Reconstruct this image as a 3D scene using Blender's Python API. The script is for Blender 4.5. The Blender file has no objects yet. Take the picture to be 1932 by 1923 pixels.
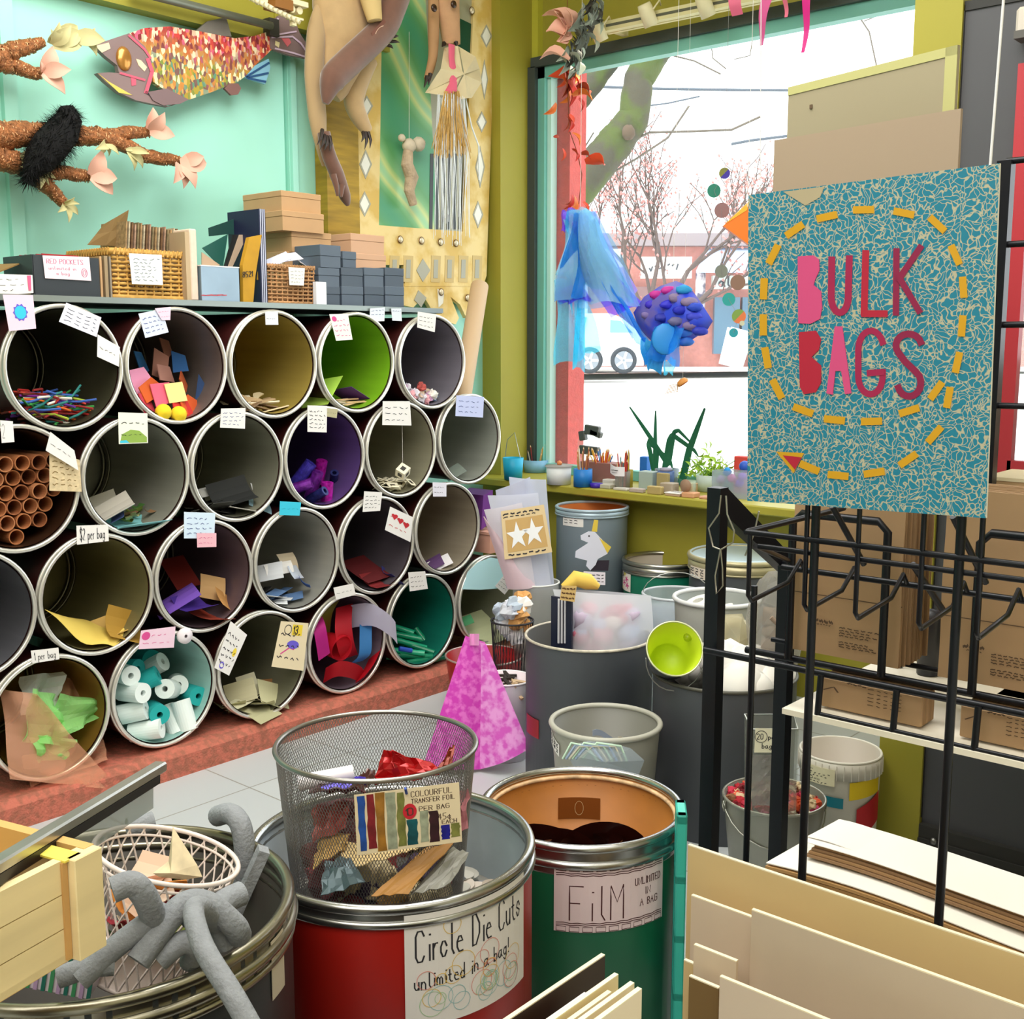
import bpy, math, random
from mathutils import Vector, Matrix, Euler
V = Vector
sin, cos, pi = math.sin, math.cos, math.pi
R = random.Random(7)
S = bpy.context.scene
COL = S.collection
# ---------------------------------------------------------------- camera, world, lights, exposure
F_PX = 2150.0; PITCH = math.radians(8.23); AZ = math.radians(40.9); EYE = 1.55
cam = bpy.data.cameras.new('camera'); cam.sensor_width = 36.0; cam.lens = F_PX / 1932 * 36; cam.clip_end = 300
cam_o = bpy.data.objects.new('camera', cam); COL.objects.link(cam_o)
cam_o.location = (0, 0, EYE); cam_o.rotation_euler = (pi / 2 - PITCH, 0, AZ)
S.camera = cam_o
S.view_settings.view_transform = 'Standard'; S.view_settings.look = 'None'
S.view_settings.exposure = 0.3; S.view_settings.gamma = 1.0; S.view_settings.use_curve_mapping = False
w = bpy.data.worlds.new('overcast_sky'); S.world = w; w.use_nodes = True
bg = w.node_tree.nodes['Background']; bg.inputs[0].default_value = (0.93, 0.97, 1.0, 1); bg.inputs[1].default_value = 2.6
def lamp(name, kind, loc, energy, color=(1, 1, 1), size=1, size_y=None, target=None):
    l = bpy.data.lights.new(name, kind); l.energy = energy; l.color = color
    if kind == 'AREA':
        l.size = size
        if size_y: l.shape = 'RECTANGLE'; l.size_y = size_y
    if kind == 'SPOT': l.spot_size = size; l.spot_blend = .6; l.shadow_soft_size = .05
    if kind == 'SUN': l.angle = size
    o = bpy.data.objects.new(name, l); COL.objects.link(o); o.location = loc
    if target is not None: o.rotation_euler = (V(target) - V(loc)).to_track_quat('-Z', 'Y').to_euler()
    return o
lamp('sun', 'SUN', (0, 20, 20), 2.5, (1, .97, .92), .3, target=(3, 38, 0))
lamp('added_fill_light', 'AREA', (-2.0, 1.9, 3.6), 88, (1, .98, .95), 1.6, 2.8, target=(-2.6, 2.1, 0))  # unseen area lights added under the ceiling to brighten the interior
lamp('added_fill_light', 'AREA', (-.4, -.6, 3.5), 78, (1, .96, .9), 2.4, 2.4, target=(-1.0, .9, .6))
lamp('added_fill_light', 'AREA', (1.0, 1.2, 3.5), 14, (1, .96, .9), 1.6, 2.0, target=(-.3, 2.2, .8))
# ---------------------------------------------------------------- pixel rays of the photograph -> points on real planes
_f0 = V((-sin(AZ), cos(AZ), 0)); _r0 = V((cos(AZ), sin(AZ), 0)); EYEV = V((0, 0, EYE))
def ray(px, py):
    u = (px - 966) / F_PX; v = (961.5 - py) / F_PX
    return _r0 * u + _f0 * (cos(PITCH) + v * sin(PITCH)) + V((0, 0, v * cos(PITCH) - sin(PITCH)))
def PX(px, py, x): d = ray(px, py); return EYEV + d * (x / d.x)
def PY(px, py, y): d = ray(px, py); return EYEV + d * (y / d.y)
def PZ(px, py, z): d = ray(px, py); return EYEV + d * ((z - EYE) / d.z)
def PT(px, py, t): return EYEV + ray(px, py) * t
# ---------------------------------------------------------------- materials
def lin(h):
    h = h.lstrip('#'); c = [int(h[i:i + 2], 16) / 255 for i in (0, 2, 4)]
    return tuple(x / 12.92 if x <= .04045 else ((x + .055) / 1.055) ** 2.4 for x in c) + (1,)
_mats = {}
def mat(hexc, rough=.6, metal=0, noise=0, scale=8, bump=0, alpha=1, trans=0, emit=0, col2=None, kind=None, sheen=0, bscale=None):
    key = (hexc, rough, metal, noise, scale, bump, alpha, trans, emit, col2, kind, sheen)
    if key in _mats: return _mats[key]
    m = bpy.data.materials.new('finish_%d' % len(_mats)); _mats[key] = m; m.use_nodes = True
    nt = m.node_tree; N = nt.nodes; L = nt.links; b = N['Principled BSDF']
    c = lin(hexc); b.inputs['Base Color'].default_value = c
    b.inputs['Roughness'].default_value = rough; b.inputs['Metallic'].default_value = metal
    b.inputs['Alpha'].default_value = alpha
    if trans: b.inputs['Transmission Weight'].default_value = trans; b.inputs['IOR'].default_value = 1.08
    if emit: b.inputs['Emission Color'].default_value = c; b.inputs['Emission Strength'].default_value = emit
    if sheen: b.inputs['Sheen Weight'].default_value = sheen
    tc = N.new('ShaderNodeTexCoord')
    if noise or col2:
        n = N.new('ShaderNodeTexNoise'); n.inputs['Scale'].default_value = scale; n.inputs['Detail'].default_value = 5
        src = n.outputs['Fac']
        if kind == 'wood':
            mp = N.new('ShaderNodeMapping'); mp.inputs['Scale'].default_value = (1, 1, 9); L.new(tc.outputs['Object'], mp.inputs[0]); L.new(mp.outputs[0], n.inputs[0])
        elif kind == 'brushed':
            mp = N.new('ShaderNodeMapping'); mp.inputs['Scale'].default_value = (.4, 6, 6); L.new(tc.outputs['Object'], mp.inputs[0]); L.new(mp.outputs[0], n.inputs[0])
        elif kind in ('cells', 'edges'):
            n = N.new('ShaderNodeTexVoronoi'); n.inputs['Scale'].default_value = scale
            if kind == 'edges': n.feature = 'DISTANCE_TO_EDGE'
            L.new(tc.outputs['Object'], n.inputs[0]); src = n.outputs['Distance']
        elif kind == 'brick':
            n = N.new('ShaderNodeTexBrick'); n.inputs['Scale'].default_value = scale; mp = N.new('ShaderNodeMapping'); mp.inputs['Rotation'].default_value = (pi / 2, 0, 0)
            L.new(tc.outputs['Object'], mp.inputs[0]); L.new(mp.outputs[0], n.inputs[0]); src = n.outputs['Fac']
        else: L.new(tc.outputs['Object'], n.inputs[0])
        rp = N.new('ShaderNodeValToRGB'); L.new(src, rp.inputs[0])
        d = lin(col2) if col2 else tuple(min(1, x * (1 - noise)) for x in c[:3]) + (1,)
        e = c if col2 else tuple(min(1, x * (1 + noise * .7)) for x in c[:3]) + (1,)
        lo, hi = ((.035, .085) if kind == 'edges' else (.42, .58) if col2 and not kind else (.3, .7))
        if kind == 'brick': lo, hi = .4, .6
        rp.color_ramp.elements[0].position = lo; rp.color_ramp.elements[0].color = d
        rp.color_ramp.elements[1].position = hi; rp.color_ramp.elements[1].color = e
        L.new(rp.outputs[0], b.inputs['Base Color'])
    if bump:
        n2 = N.new('ShaderNodeTexNoise'); n2.inputs['Scale'].default_value = bscale or scale * 3; n2.inputs['Detail'].default_value = 4; L.new(tc.outputs['Object'], n2.inputs[0])
        bp = N.new('ShaderNodeBump'); bp.inputs['Strength'].default_value = bump; bp.inputs['Distance'].default_value = .01; L.new(n2.outputs['Fac'], bp.inputs['Height']); L.new(bp.outputs[0], b.inputs['Normal'])
    return m
def glassy(hexc, opacity=.12, gloss=.1):
    """thin clear film or pane: mostly see-through, tinted, a little gloss"""
    key = ('film', hexc, opacity, gloss)
    if key in _mats: return _mats[key]
    m = bpy.data.materials.new('film_%d' % len(_mats)); _mats[key] = m; m.use_nodes = True
    nt = m.node_tree; N = nt.nodes; L = nt.links; d = N['Principled BSDF']
    out = N['Material Output']; t = N.new('ShaderNodeBsdfTransparent'); mx = N.new('ShaderNodeMixShader')
    c = lin(hexc); d.inputs['Base Color'].default_value = c; d.inputs['Roughness'].default_value = gloss
    k = .25 if opacity > .15 else .15; t.inputs[0].default_value = tuple(1 - k * (1 - x) for x in c[:3]) + (1,); body = d.outputs[0]
    if opacity > .3:
        tl = N.new('ShaderNodeBsdfTranslucent'); tl.inputs[0].default_value = c; m2 = N.new('ShaderNodeMixShader'); m2.inputs[0].default_value = .5
        L.new(d.outputs[0], m2.inputs[1]); L.new(tl.outputs[0], m2.inputs[2]); body = m2.outputs[0]
    mx.inputs[0].default_value = opacity; L.new(t.outputs[0], mx.inputs[1]); L.new(body, mx.inputs[2]); L.new(mx.outputs[0], out.inputs[0])
    return m
# ---------------------------------------------------------------- mesh builder
def frame(o, x, y):
    x = V(x).normalized(); y = V(y); y = (y - x * y.dot(x)).normalized(); z = x.cross(y)
    m = Matrix.Identity(4)
    for i in range(3): m[i][0] = x[i]; m[i][1] = y[i]; m[i][2] = z[i]; m[i][3] = o[i]
    return m
def TRS(loc=(0, 0, 0), rot=(0, 0, 0), s=1):
    m = Matrix.Translation(V(loc)) @ Euler(rot).to_matrix().to_4x4()
    return m @ Matrix.Diagonal((s, s, s, 1)) if not hasattr(s, '__len__') else m @ Matrix.Diagonal((*s, 1))
def flat(M): return lambda x, y, h=0: M @ V((x, y, h))
def cyl(c, r, a0, z0, tilt=0):
    """(x along the wall, y up, h out) on an upright barrel"""
    def f(x, y, h=0):
        a = a0 + x / r; rr = r + h
        return V((c[0] + rr * cos(a), c[1] + rr * sin(a), z0 + y))
    return f
class MB:
    def __init__(s): s.v = []; s.f = []; s.m = []; s.sm = []
    def add(s, vs, fs, mi=0, M=None, smooth=False):
        b = len(s.v)
        s.v += [(M @ V(p)) if M else V(p) for p in vs]
        for f in fs: s.f.append([b + i for i in f]); s.m.append(mi); s.sm.append(smooth)
        return s
    def box(s, c, d, mi=0, M=None, rot=None, bev=0):
        x, y, z = [k / 2 for k in d]
        T = Matrix.Translation(V(c)) @ (Euler(rot).to_matrix().to_4x4() if rot else Matrix.Identity(4))
        if M: T = M @ T
        if bev <= 0:
            vs = [(a * x, b * y, e * z) for a in (-1, 1) for b in (-1, 1) for e in (-1, 1)]
            return s.add(vs, [(0, 1, 3, 2), (4, 6, 7, 5), (0, 4, 5, 1), (2, 3, 7, 6), (0, 2, 6, 4), (1, 5, 7, 3)], mi, T)
        q = bev; vs = []
        for a in (-1, 1):
            for b in (-1, 1):
                for e in (-1, 1):
                    vs += [(a * x, b * (y - q), e * (z - q)), (a * (x - q), b * y, e * (z - q)), (a * (x - q), b * (y - q), e * z)]
        def I(a, b, e, k): return ((a > 0) * 4 + (b > 0) * 2 + (e > 0)) * 3 + k
        fs = []
        for a in (-1, 1): fs.append([I(a, -1, -1, 0), I(a, 1, -1, 0), I(a, 1, 1, 0), I(a, -1, 1, 0)][::a])
        for a in (-1, 1): fs.append([I(-1, a, -1, 1), I(-1, a, 1, 1), I(1, a, 1, 1), I(1, a, -1, 1)][::a])
        for a in (-1, 1): fs.append([I(-1, -1, a, 2), I(1, -1, a, 2), I(1, 1, a, 2), I(-1, 1, a, 2)][::a])
        for a in (-1, 1):
            for b in (-1, 1):
                fs += [[I(a, b, -1, 0), I(a, b, 1, 0), I(a, b, 1, 1), I(a, b, -1, 1)], [I(a, -1, b, 0), I(a, 1, b, 0), I(a, 1, b, 2), I(a, -1, b, 2)], [I(-1, a, b, 1), I(1, a, b, 1), I(1, a, b, 2), I(-1, a, b, 2)]]
                for e in (-1, 1): fs.append([I(a, b, e, 0), I(a, b, e, 1), I(a, b, e, 2)])
        return s.add(vs, fs, mi, T)
    def lathe(s, prof, n=32, M=None, mi=0, a0=0, a1=2 * pi, smooth=True):
        full = abs(a1 - a0 - 2 * pi) < 1e-6; k = n if full else n + 1
        vs = [(r * cos(a0 + (a1 - a0) * i / n), r * sin(a0 + (a1 - a0) * i / n), z) for r, z in prof for i in range(k)]
        fs = []
        for j in range(len(prof) - 1):
            for i in range(n):
                a, b = j * k + i, j * k + (i + 1) % k
                fs.append((a, b, b + k, a + k))
        return s.add(vs, fs, mi, M, smooth)
    def disc(s, r, z=0, n=32, M=None, mi=0): return s.add([(r * cos(2 * pi * i / n), r * sin(2 * pi * i / n), z) for i in range(n)], [tuple(range(n))], mi, M)
    def tube(s, pts, r, n=8, mi=0, M=None, cap=True, closed=False):
        pts = [V(p) for p in pts]; m = len(pts); rs = r if hasattr(r, '__len__') else [r] * m
        t0 = (pts[1] - pts[0]).normalized(); up = V((0, 0, 1)) if abs(t0.z) < .9 else V((1, 0, 0))
        vs = []; nrm = t0.cross(up).normalized()
        for i in range(m):
            if closed: t = pts[(i + 1) % m] - pts[i - 1]
            else: t = pts[min(i + 1, m - 1)] - pts[max(i - 1, 0)]
            t.normalize(); nrm = (nrm - t * nrm.dot(t)); nrm = nrm.normalized() if nrm.length > 1e-6 else t.orthogonal().normalized(); bi = t.cross(nrm)
            vs += [pts[i] + (nrm * cos(2 * pi * k / n) + bi * sin(2 * pi * k / n)) * rs[i] for k in range(n)]
        fs = []
        for i in range(m if closed else m - 1):
            for k in range(n):
                a = i * n; b = ((i + 1) % m) * n; fs.append((a + k, a + (k + 1) % n, b + (k + 1) % n, b + k))
        s.add(vs, fs, mi, M, True)
        if cap and not closed: s.add([v for v in vs[:n]], [tuple(range(n))[::-1]], mi, M); s.add([v for v in vs[-n:]], [tuple(range(n))], mi, M)
        return s
    def ring(s, c, rad, r, M=None, n=40, k=6, mi=0):
        return s.tube([(c[0] + rad * cos(2 * pi * i / n), c[1] + rad * sin(2 * pi * i / n), c[2]) for i in range(n)], r, k, mi, M, closed=True)
    def prism(s, poly, h, M=None, mi=0, z0=0, mi_side=None):
        n = len(poly); vs = [(p[0], p[1], z0) for p in poly] + [(p[0], p[1], z0 + h) for p in poly]
        s.add(vs, [tuple(range(n))[::-1], tuple(range(n, 2 * n))], mi, M)
        return s.add(vs, [(i, (i + 1) % n, n + (i + 1) % n, n + i) for i in range(n)], mi if mi_side is None else mi_side, M)
    def grid(s, fn, nu, nv, mi=0, M=None, smooth=True, thick=0):
        """fn(u,v) in 0..1 -> point; a sheet, given a back face when thick"""
        vs = [V(fn(i / nu, j / nv)) for j in range(nv + 1) for i in range(nu + 1)]; k = nu + 1
        fs = [(j * k + i, j * k + i + 1, (j + 1) * k + i + 1, (j + 1) * k + i) for j in range(nv) for i in range(nu)]
        if thick:
            nor = [V((0, 0, 0)) for _ in vs]
            for f in fs:
                q = (vs[f[1]] - vs[f[0]]).cross(vs[f[2]] - vs[f[0]])
                for i in f: nor[i] += q
            n = len(vs); vs = vs + [p - (q.normalized() if q.length > 1e-12 else V((0, 0, 1))) * thick for p, q in zip(vs, nor)]
            rim = [j for j in range(nu)] + [nu + j * k for j in range(nv)] + [nv * k + nu - j for j in range(nu)] + [(nv - j) * k for j in range(nv)]
            back = [tuple(i + n for i in f[::-1]) for f in fs]
            side = [(rim[(i + 1) % len(rim)], rim[i], rim[i] + n, rim[(i + 1) % len(rim)] + n) for i in range(len(rim))]
            s.add(vs, fs + back, mi, M, smooth); return s.add(vs, side, mi, M)
        return s.add(vs, fs, mi, M, smooth)
    def ball(s, c, r, nu=12, nv=8, mi=0, M=None, rough=0, rnd=None):
        rr = r if hasattr(r, '__len__') else (r, r, r); vs = [V(c) + V((0, 0, -rr[2]))]; q = rnd or R
        for j in range(1, nv):
            for i in range(nu):
                a = 2 * pi * i / nu; b = -pi / 2 + pi * j / nv; k = 1 + rough * (q.random() - .5) * 2
                vs.append(V(c) + V((rr[0] * cos(b) * cos(a) * k, rr[1] * cos(b) * sin(a) * k, rr[2] * sin(b) * k)))
        vs.append(V(c) + V((0, 0, rr[2])))
        fs = [(0, 1 + (i + 1) % nu, 1 + i) for i in range(nu)]
        for j in range(nv - 2): fs += [(1 + j * nu + i, 1 + j * nu + (i + 1) % nu, 1 + (j + 1) * nu + (i + 1) % nu, 1 + (j + 1) * nu + i) for i in range(nu)]
        t = 1 + (nv - 2) * nu; fs += [(t + i, t + (i + 1) % nu, len(vs) - 1) for i in range(nu)]
        return s.add(vs, fs, mi, M, True)
    def stroke(s, pts, wd, f, mi=0, h=.0012):
        """pen line: ribbon of width wd through 2D pts, laid on surface map f"""
        p = [V((a, b)) for a, b in pts]; q = [p[0]]
        for a, b in zip(p, p[1:]):
            k = max(1, int((b - a).length / .02))
            q += [a.lerp(b, (i + 1) / k) for i in range(k)]
        vs = []
        for i in range(len(q)):
            t = q[min(i + 1, len(q) - 1)] - q[max(i - 1, 0)]
            t = t.normalized() if t.length > 1e-9 else V((1, 0))
            if i == 0: e = -t * wd * .4
            elif i == len(q) - 1: e = t * wd * .4
            else: e = V((0, 0))
            nn = V((-t.y, t.x)) * wd / 2; a = q[i] + e + nn; b = q[i] + e - nn
            vs += [f(a.x, a.y, h), f(b.x, b.y, h)]
        return s.add(vs, [(2 * i + 1, 2 * i + 3, 2 * i + 2, 2 * i) for i in range(len(q) - 1)], mi)
    def text(s, txt, x, y, hgt, f, mi=0, wd=None, slope=0, space=1.0, jit=0, h=.0012, fit=None):
        k = hgt / 6; wd = wd or hgt * .09; ky = k; x0 = x
        if fit:
            nat = 0
            for ch in txt: nat += 3.4 * k if ch == ' ' else ((max([int(c[0]) * .85 for st in (FONT.get(ch) or FONT.get(ch.upper()) or '00').split(';') for c in st.split()]) + 1.5) * k)
            k *= fit / nat; space = 1.0
        for ch in txt:
            if ch == ' ': x += 3.4 * k * space; continue
            g = FONT.get(ch) or FONT.get(ch.upper()) or ''
            w_ = 0; dy = R.uniform(-jit, jit) * hgt
            for st in g.split(';'):
                if not st: continue
                pp = [(int(c[0]) * .85, int(c[1]) - 2) for c in st.split()]
                w_ = max(w_, max(a for a, b in pp))
                if len(pp) == 1: pp.append((pp[0][0] + .3, pp[0][1]))
                s.stroke([(x + a * k, y + b * ky + dy + slope * (x - x0 + a * k)) for a, b in pp], wd, f, mi, h)
            x += (w_ + 1.5) * k * space
        return x
    def sheet2(s, w_, hgt, f, mi=0, n=6, t=.0008):
        """a paper of w x h (corner at 0,0) laid on map f, with a real thickness"""
        s.grid(lambda u, v: f(u * w_, v * hgt, t), n, 2, mi, smooth=False, thick=t)
        return s
    def build(s, name, mats, parent=None, o=None, M=None):
        me = bpy.data.meshes.new(name); o = o or V((0, 0, 0))
        me.from_pydata([tuple(v - o) for v in s.v], [], s.f)
        for m in (mats if isinstance(mats, (list, tuple)) else [mats]): me.materials.append(m)
        nm = len(me.materials) - 1
        me.polygons.foreach_set('material_index', [min(i, nm) for i in s.m]); me.polygons.foreach_set('use_smooth', s.sm)
        me.update(); ob = bpy.data.objects.new(name, me); COL.objects.link(ob)
        if parent: ob.parent = parent
        return ob
FONT = dict(A='02 28 42;15 35', B='02 08 28 37 36 25 05;25 34 33 22 02', C='47 38 18 07 03 12 32 43', D='02 08 28 46 44 22 02', E='48 08 02 42;05 35', F='48 08 02;05 35', G='47 38 18 07 03 12 32 43 45 25', H='02 08;42 48;05 45', I='12 18', J='38 33 22 12 03', K='02 08;48 05 42', L='08 02 42', M='02 08 25 48 42', N='02 08 42 48', O='18 38 47 43 32 12 03 07 18', P='02 08 38 47 46 35 05', Q='18 38 47 43 32 12 03 07 18;34 42', R='02 08 38 47 46 35 05;25 42', S='47 38 18 07 16 34 43 32 12 03', T='08 48;28 22', U='08 03 12 32 43 48', V='08 22 48', W='08 12 25 32 48', X='08 42;48 02', Y='08 25 48;25 22', Z='08 48 02 42',
 a='35 15 04 03 12 22 34;35 33 42', b='08 02;04 15 25 34 33 22 12 03', c='34 25 15 04 03 12 22 33', d='38 32;34 25 15 04 03 12 22 33', e='04 34 25 15 04 03 12 32', f='37 28 17 12;05 25', g='34 25 15 04 03 12 22 33;35 31 20 10 01', h='08 02;04 15 25 34 32', i='12 15;17', j='25 21 10 01;27', k='08 02;35 04 32', l='18 13 22', m='02 05;04 15 24 22;24 35 44 42', n='02 05;04 15 25 34 32', o='15 25 34 33 22 12 03 04 15', p='00 05;04 15 25 34 33 22 12 03', q='30 35;34 25 15 04 03 12 22 33', r='02 05;04 15 25', s='34 25 15 04 33 22 12 03', t='17 13 22 32;05 25', u='05 03 12 22 33;35 32', v='05 12 25', w='05 12 24 32 45', x='05 32;35 02', y='05 12;25 10 00', z='05 35 02 32')
FONT.update({'0': '18 28 37 33 22 12 03 07 18', '1': '06 18 12', '2': '07 18 28 37 36 02 32', '3': '07 18 28 37 36 25 15;25 34 33 22 12 03', '4': '22 28 04 34', '5': '38 08 05 25 34 33 22 02', '6': '38 18 05 03 12 22 33 34 25 05', '7': '08 38 12', '8': '15 06 07 18 28 37 36 25 15 04 03 12 22 33 34 25', '9': '35 15 06 07 18 28 37 33 22', '$': '47 38 18 07 16 34 43 32 12 03;29 21', '¢': '34 25 15 04 03 12 22 33;26 21', "'": '18 17', '!': '18 14;12', '.': '12', '-': '05 25', '/': '02 38', '&': '42 07 18 27 04 12 22 44'})
# ---------------------------------------------------------------- scene objects
def tag(o, label=None, cat=None, group=None, kind=None):
    if label: o['label'] = label
    if cat: o['category'] = cat
    if group: o['group'] = group
    if kind: o['kind'] = kind
    return o
class Thing:
    def __init__(s, name, label, cat, loc=(0, 0, 0), group=None):
        s.o = bpy.data.objects.new(name, None); COL.objects.link(s.o); s.loc = V(loc); s.o.location = s.loc; s.o.empty_display_size = .05
        tag(s.o, label, cat, group)
    def part(s, name, mb, mats, label=None, parent=None, kind=None):
        p = mb.build(name, mats, parent or s.o, s.loc)
        if label: p['label'] = label
        if kind: p['kind'] = kind
        return p
def single(name, label, cat, mb, mats, o=None, group=None, kind=None):
    o = V(o) if o is not None else sum(mb.v, V((0, 0, 0))) / max(1, len(mb.v))
    ob = mb.build(name, mats, None, o); ob.location = o
    return tag(ob, label, cat, group, kind)
def struct(name, mb, mats, parent=None):
    ob = mb.build(name, mats, parent)
    if not parent: ob['kind'] = 'structure'
    return ob
def dup(root, M, label=None, group=None):
    """copy of a thing and of its parts and sub-parts, set at matrix M"""
    r = root.copy(); COL.objects.link(r); r.matrix_world = M
    if label: r['label'] = label
    if group: r['group'] = group
    for ch in list(root.children):
        c = ch.copy(); COL.objects.link(c); c.parent = r
        for g in list(ch.children):
            d = g.copy(); COL.objects.link(d); d.parent = c
    return r
class Many:
    """first placement moves the prototype itself, later ones copy it"""
    def __init__(s, root): s.root = root; s.used = False
    def put(s, M, label=None, group=None):
        if not s.used:
            s.used = True; s.root.matrix_world = M
            if label: s.root['label'] = label
            if group: s.root['group'] = group
            return s.root
        return dup(s.root, M, label, group)
WHITE = mat('#eeeae6', .7); INK = mat('#2c2a30', .7); CREAM = mat('#efe3bf', .7)
# ================================================================ the room
AQUA = mat('#a6e6d4', .55, noise=.06, scale=1.2); OLIVE = mat('#9a922e', .6, noise=.07, scale=2); OLIVE2 = mat('#b9b53a', .5, noise=.05)
TEALP = mat('#6fb3a6', .5); DARKFR = mat('#3c4443', .5); REDP = mat('#c9453f', .7, noise=.15, scale=30, bump=.4); GREYD = mat('#4a4a4e', .55, noise=.06, scale=3)
XW = -4.15
b = MB()
y0, y1 = 2.03, 3.277
for a, c in ((-3.2, y0 - .02), (y0 + .02, y1 - .012), (y1 + .012, 4.85)): b.box((XW - .05, (a + c) / 2, 1.95), (.1, c - a, 3.9))
b.box((XW - .08, .8, 1.95), (.1, 8.2, 3.9)); b.box((XW + .012, y0, 1.95), (.03, .05, 3.9)); b.box((XW + .008, y1 + .03, 1.95), (.024, .03, 3.9))
struct('wall_left', b, AQUA)
b = MB(); b.box((XW + .03, .2, 3.36), (.08, 5.98, 1.08)); b.box((XW + .05, 3.5, 3.4), (.06, .66, 1.0)); struct('trim_1', b, OLIVE)      # olive band along the top of the left wall
b = MB(); b.box((XW + .06, 4.70, 1.95), (.14, .3, 3.9)); b.box((XW + .12, 4.83, 1.95), (.1, .06, 3.9), 1); struct('trim_2', b, [OLIVE, OLIVE2])   # corner pilaster
b = MB(); b.box((-1.6, .9, -.05), (5.4, 8.2, .1)); 
FLOORM = mat('#a9aaa8', .45, noise=.05, scale=14)
nt = FLOORM.node_tree; bk = nt.nodes.new('ShaderNodeTexBrick'); bk.offset = 0; bk.inputs['Scale'].default_value = 1; bk.inputs['Mortar Size'].default_value = .003; bk.inputs['Brick Width'].default_value = .46; bk.inputs['Row Height'].default_value = .46
bk.inputs['Color1'].default_value = lin('#c6cbcc'); bk.inputs['Color2'].default_value = lin('#c0c5c7'); bk.inputs['Mortar'].default_value = lin('#96958e')
nt.links.new(nt.nodes['Texture Coordinate'].outputs['Object'], bk.inputs[0]); nt.links.new(bk.outputs[0], nt.nodes['Principled BSDF'].inputs['Base Color'])
struct('floor', b, FLOORM)
b = MB(); b.box((-1.4, .9, 3.95), (5.9, 8.2, .1)); struct('ceiling', b, mat('#d9d2a8', .8))
b = MB(); b.box((-1.4, -3.25, 1.95), (5.9, .1, 3.9)); struct('wall_back', b, mat('#cfc9bb', .8))
b = MB(); b.box((1.45, .9, 1.95), (.1, 8.2, 3.9)); struct('wall_right', b, mat('#cfc9b0', .8))
# window wall: opening x -3.93..-1.24, z .86..2.97
WX0, WX1, WZ0, WZ1, WY = -3.985, -1.30, .86, 2.99, 4.85
b = MB(); b.box((-2.7, WY + .05, 3.47), (2.9, .12, .86)); b.box((-4.09, WY + .05, 1.95), (.16, .12, 3.9)); b.box((-1.26, WY + .05, 1.95), (.1, .12, 3.9)); struct('wall_window', b, OLIVE)
b = MB(); b.box((-2.7, 4.6, .41), (2.86, .12, .82)); struct('wall_under_window', b, OLIVE)
b = MB(); b.box((-2.68, 4.63, .838), (2.82, .46, .04), bev=.006); struct('trim_3', b, mat('#a89f38', .5, noise=.05))   # window sill board
b = MB()
for c, d, mi in (((-2.64, 4.80, 3.005), (2.72, .07, .05), 1), ((-2.64, 4.82, 2.955), (2.66, .06, .06), 0), ((-3.995, 4.80, 1.92), (.05, .07, 2.13), 1), ((-3.955, 4.82, 1.92), (.06, .06, 2.13), 0), ((-3.915, 4.84, 1.92), (.03, .05, 2.1), 2), ((-2.64, 4.82, .885), (2.66, .06, .05), 0), ((-1.33, 4.82, 1.92), (.06, .06, 2.13), 0)): b.box(c, d, mi)
win = struct('window_1', b, [TEALP, DARKFR, mat('#bfe5dc', .4)])
b = MB(); b.box((-2.6, 4.86, 1.92), (2.6, .006, 2.1)); g = b.build('window_pane', glassy('#f2fbff', .05, .03), win)
b = MB(); b.box((-3.875, 4.95, 1.9), (.1, .14, 2.3)); struct('trim_4', b, REDP)          # red rendered reveal outside the window
# jog with the door: plane y = 3.3
b = MB(); b.box((-1.288, 3.37, 1.95), (.135, .14, 3.9)); b.box((-1.24, 4.1, .43), (.04, 1.4, .86)); b.box((-1.24, 4.1, 3.45), (.04, 1.4, .9)); struct('wall_column', b, OLIVE)
b = MB(); b.box((-1.24, 4.77, 1.93), (.05, .06, 2.14)); b.box((-1.24, 4.1, .885), (.05, 1.36, .05)); b.box((-1.24, 4.1, 2.975), (.05, 1.36, .05)); wn2 = struct('window_2', b, TEALP); b = MB(); b.box((-1.24, 4.1, 1.93), (.006, 1.3, 2.04)); b.build('window_pane', glassy('#f2fbff', .05, .03), wn2)   # glazed side of the recessed entrance
b = MB(); b.box((.1, 3.37, 3.2), (2.64, .1, 1.4)); b.box((.62, 3.37, 1.25), (1.6, .1, 2.5)); struct('wall_door', b, OLIVE)
b = MB()
DX0, DX1, DZ1 = -1.218, -.2, 2.46
gx0, gx1, gz0, gz1 = -1.03, -.34, 1.22, 2.26
for x0, x1, z0, z1 in ((DX0, gx0, .1, DZ1), (gx1, DX1, .1, DZ1), (gx0, gx1, .1, gz0), (gx0, gx1, gz1, DZ1)): b.box(((x0 + x1) / 2, 3.34, (z0 + z1) / 2), (x1 - x0, .05, z1 - z0))
door = struct('door_1', b, GREYD)
b = MB()
for x0, x1, z0, z1 in ((gx0 - .035, gx0 + .01, gz0 - .035, gz1 + .035), (gx1 - .01, gx1 + .035, gz0 - .035, gz1 + .035), (gx0, gx1, gz0 - .035, gz0 + .01), (gx0, gx1, gz1, gz1 + .035)): b.box(((x0 + x1) / 2, 3.315, (z0 + z1) / 2), (x1 - x0, .03, z1 - z0))
b.build('glazing_frame', mat('#b3303a', .45), door)
b = MB(); b.box(((gx0 + gx1) / 2, 3.345, (gz0 + gz1) / 2), (gx1 - gx0, .006, gz1 - gz0)); b.build('door_pane', glassy('#eef6f8', .08, .05), door)
b = MB(); b.box(((DX0 + DX1) / 2, 3.335, DZ1 + .012), (DX1 - DX0 + .03, .05, .025)); b.box((DX0 - .008, 3.33, 1.3), (.016, .04, 2.35)); b.build('door_jamb', mat('#23221f', .6), door)
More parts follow.
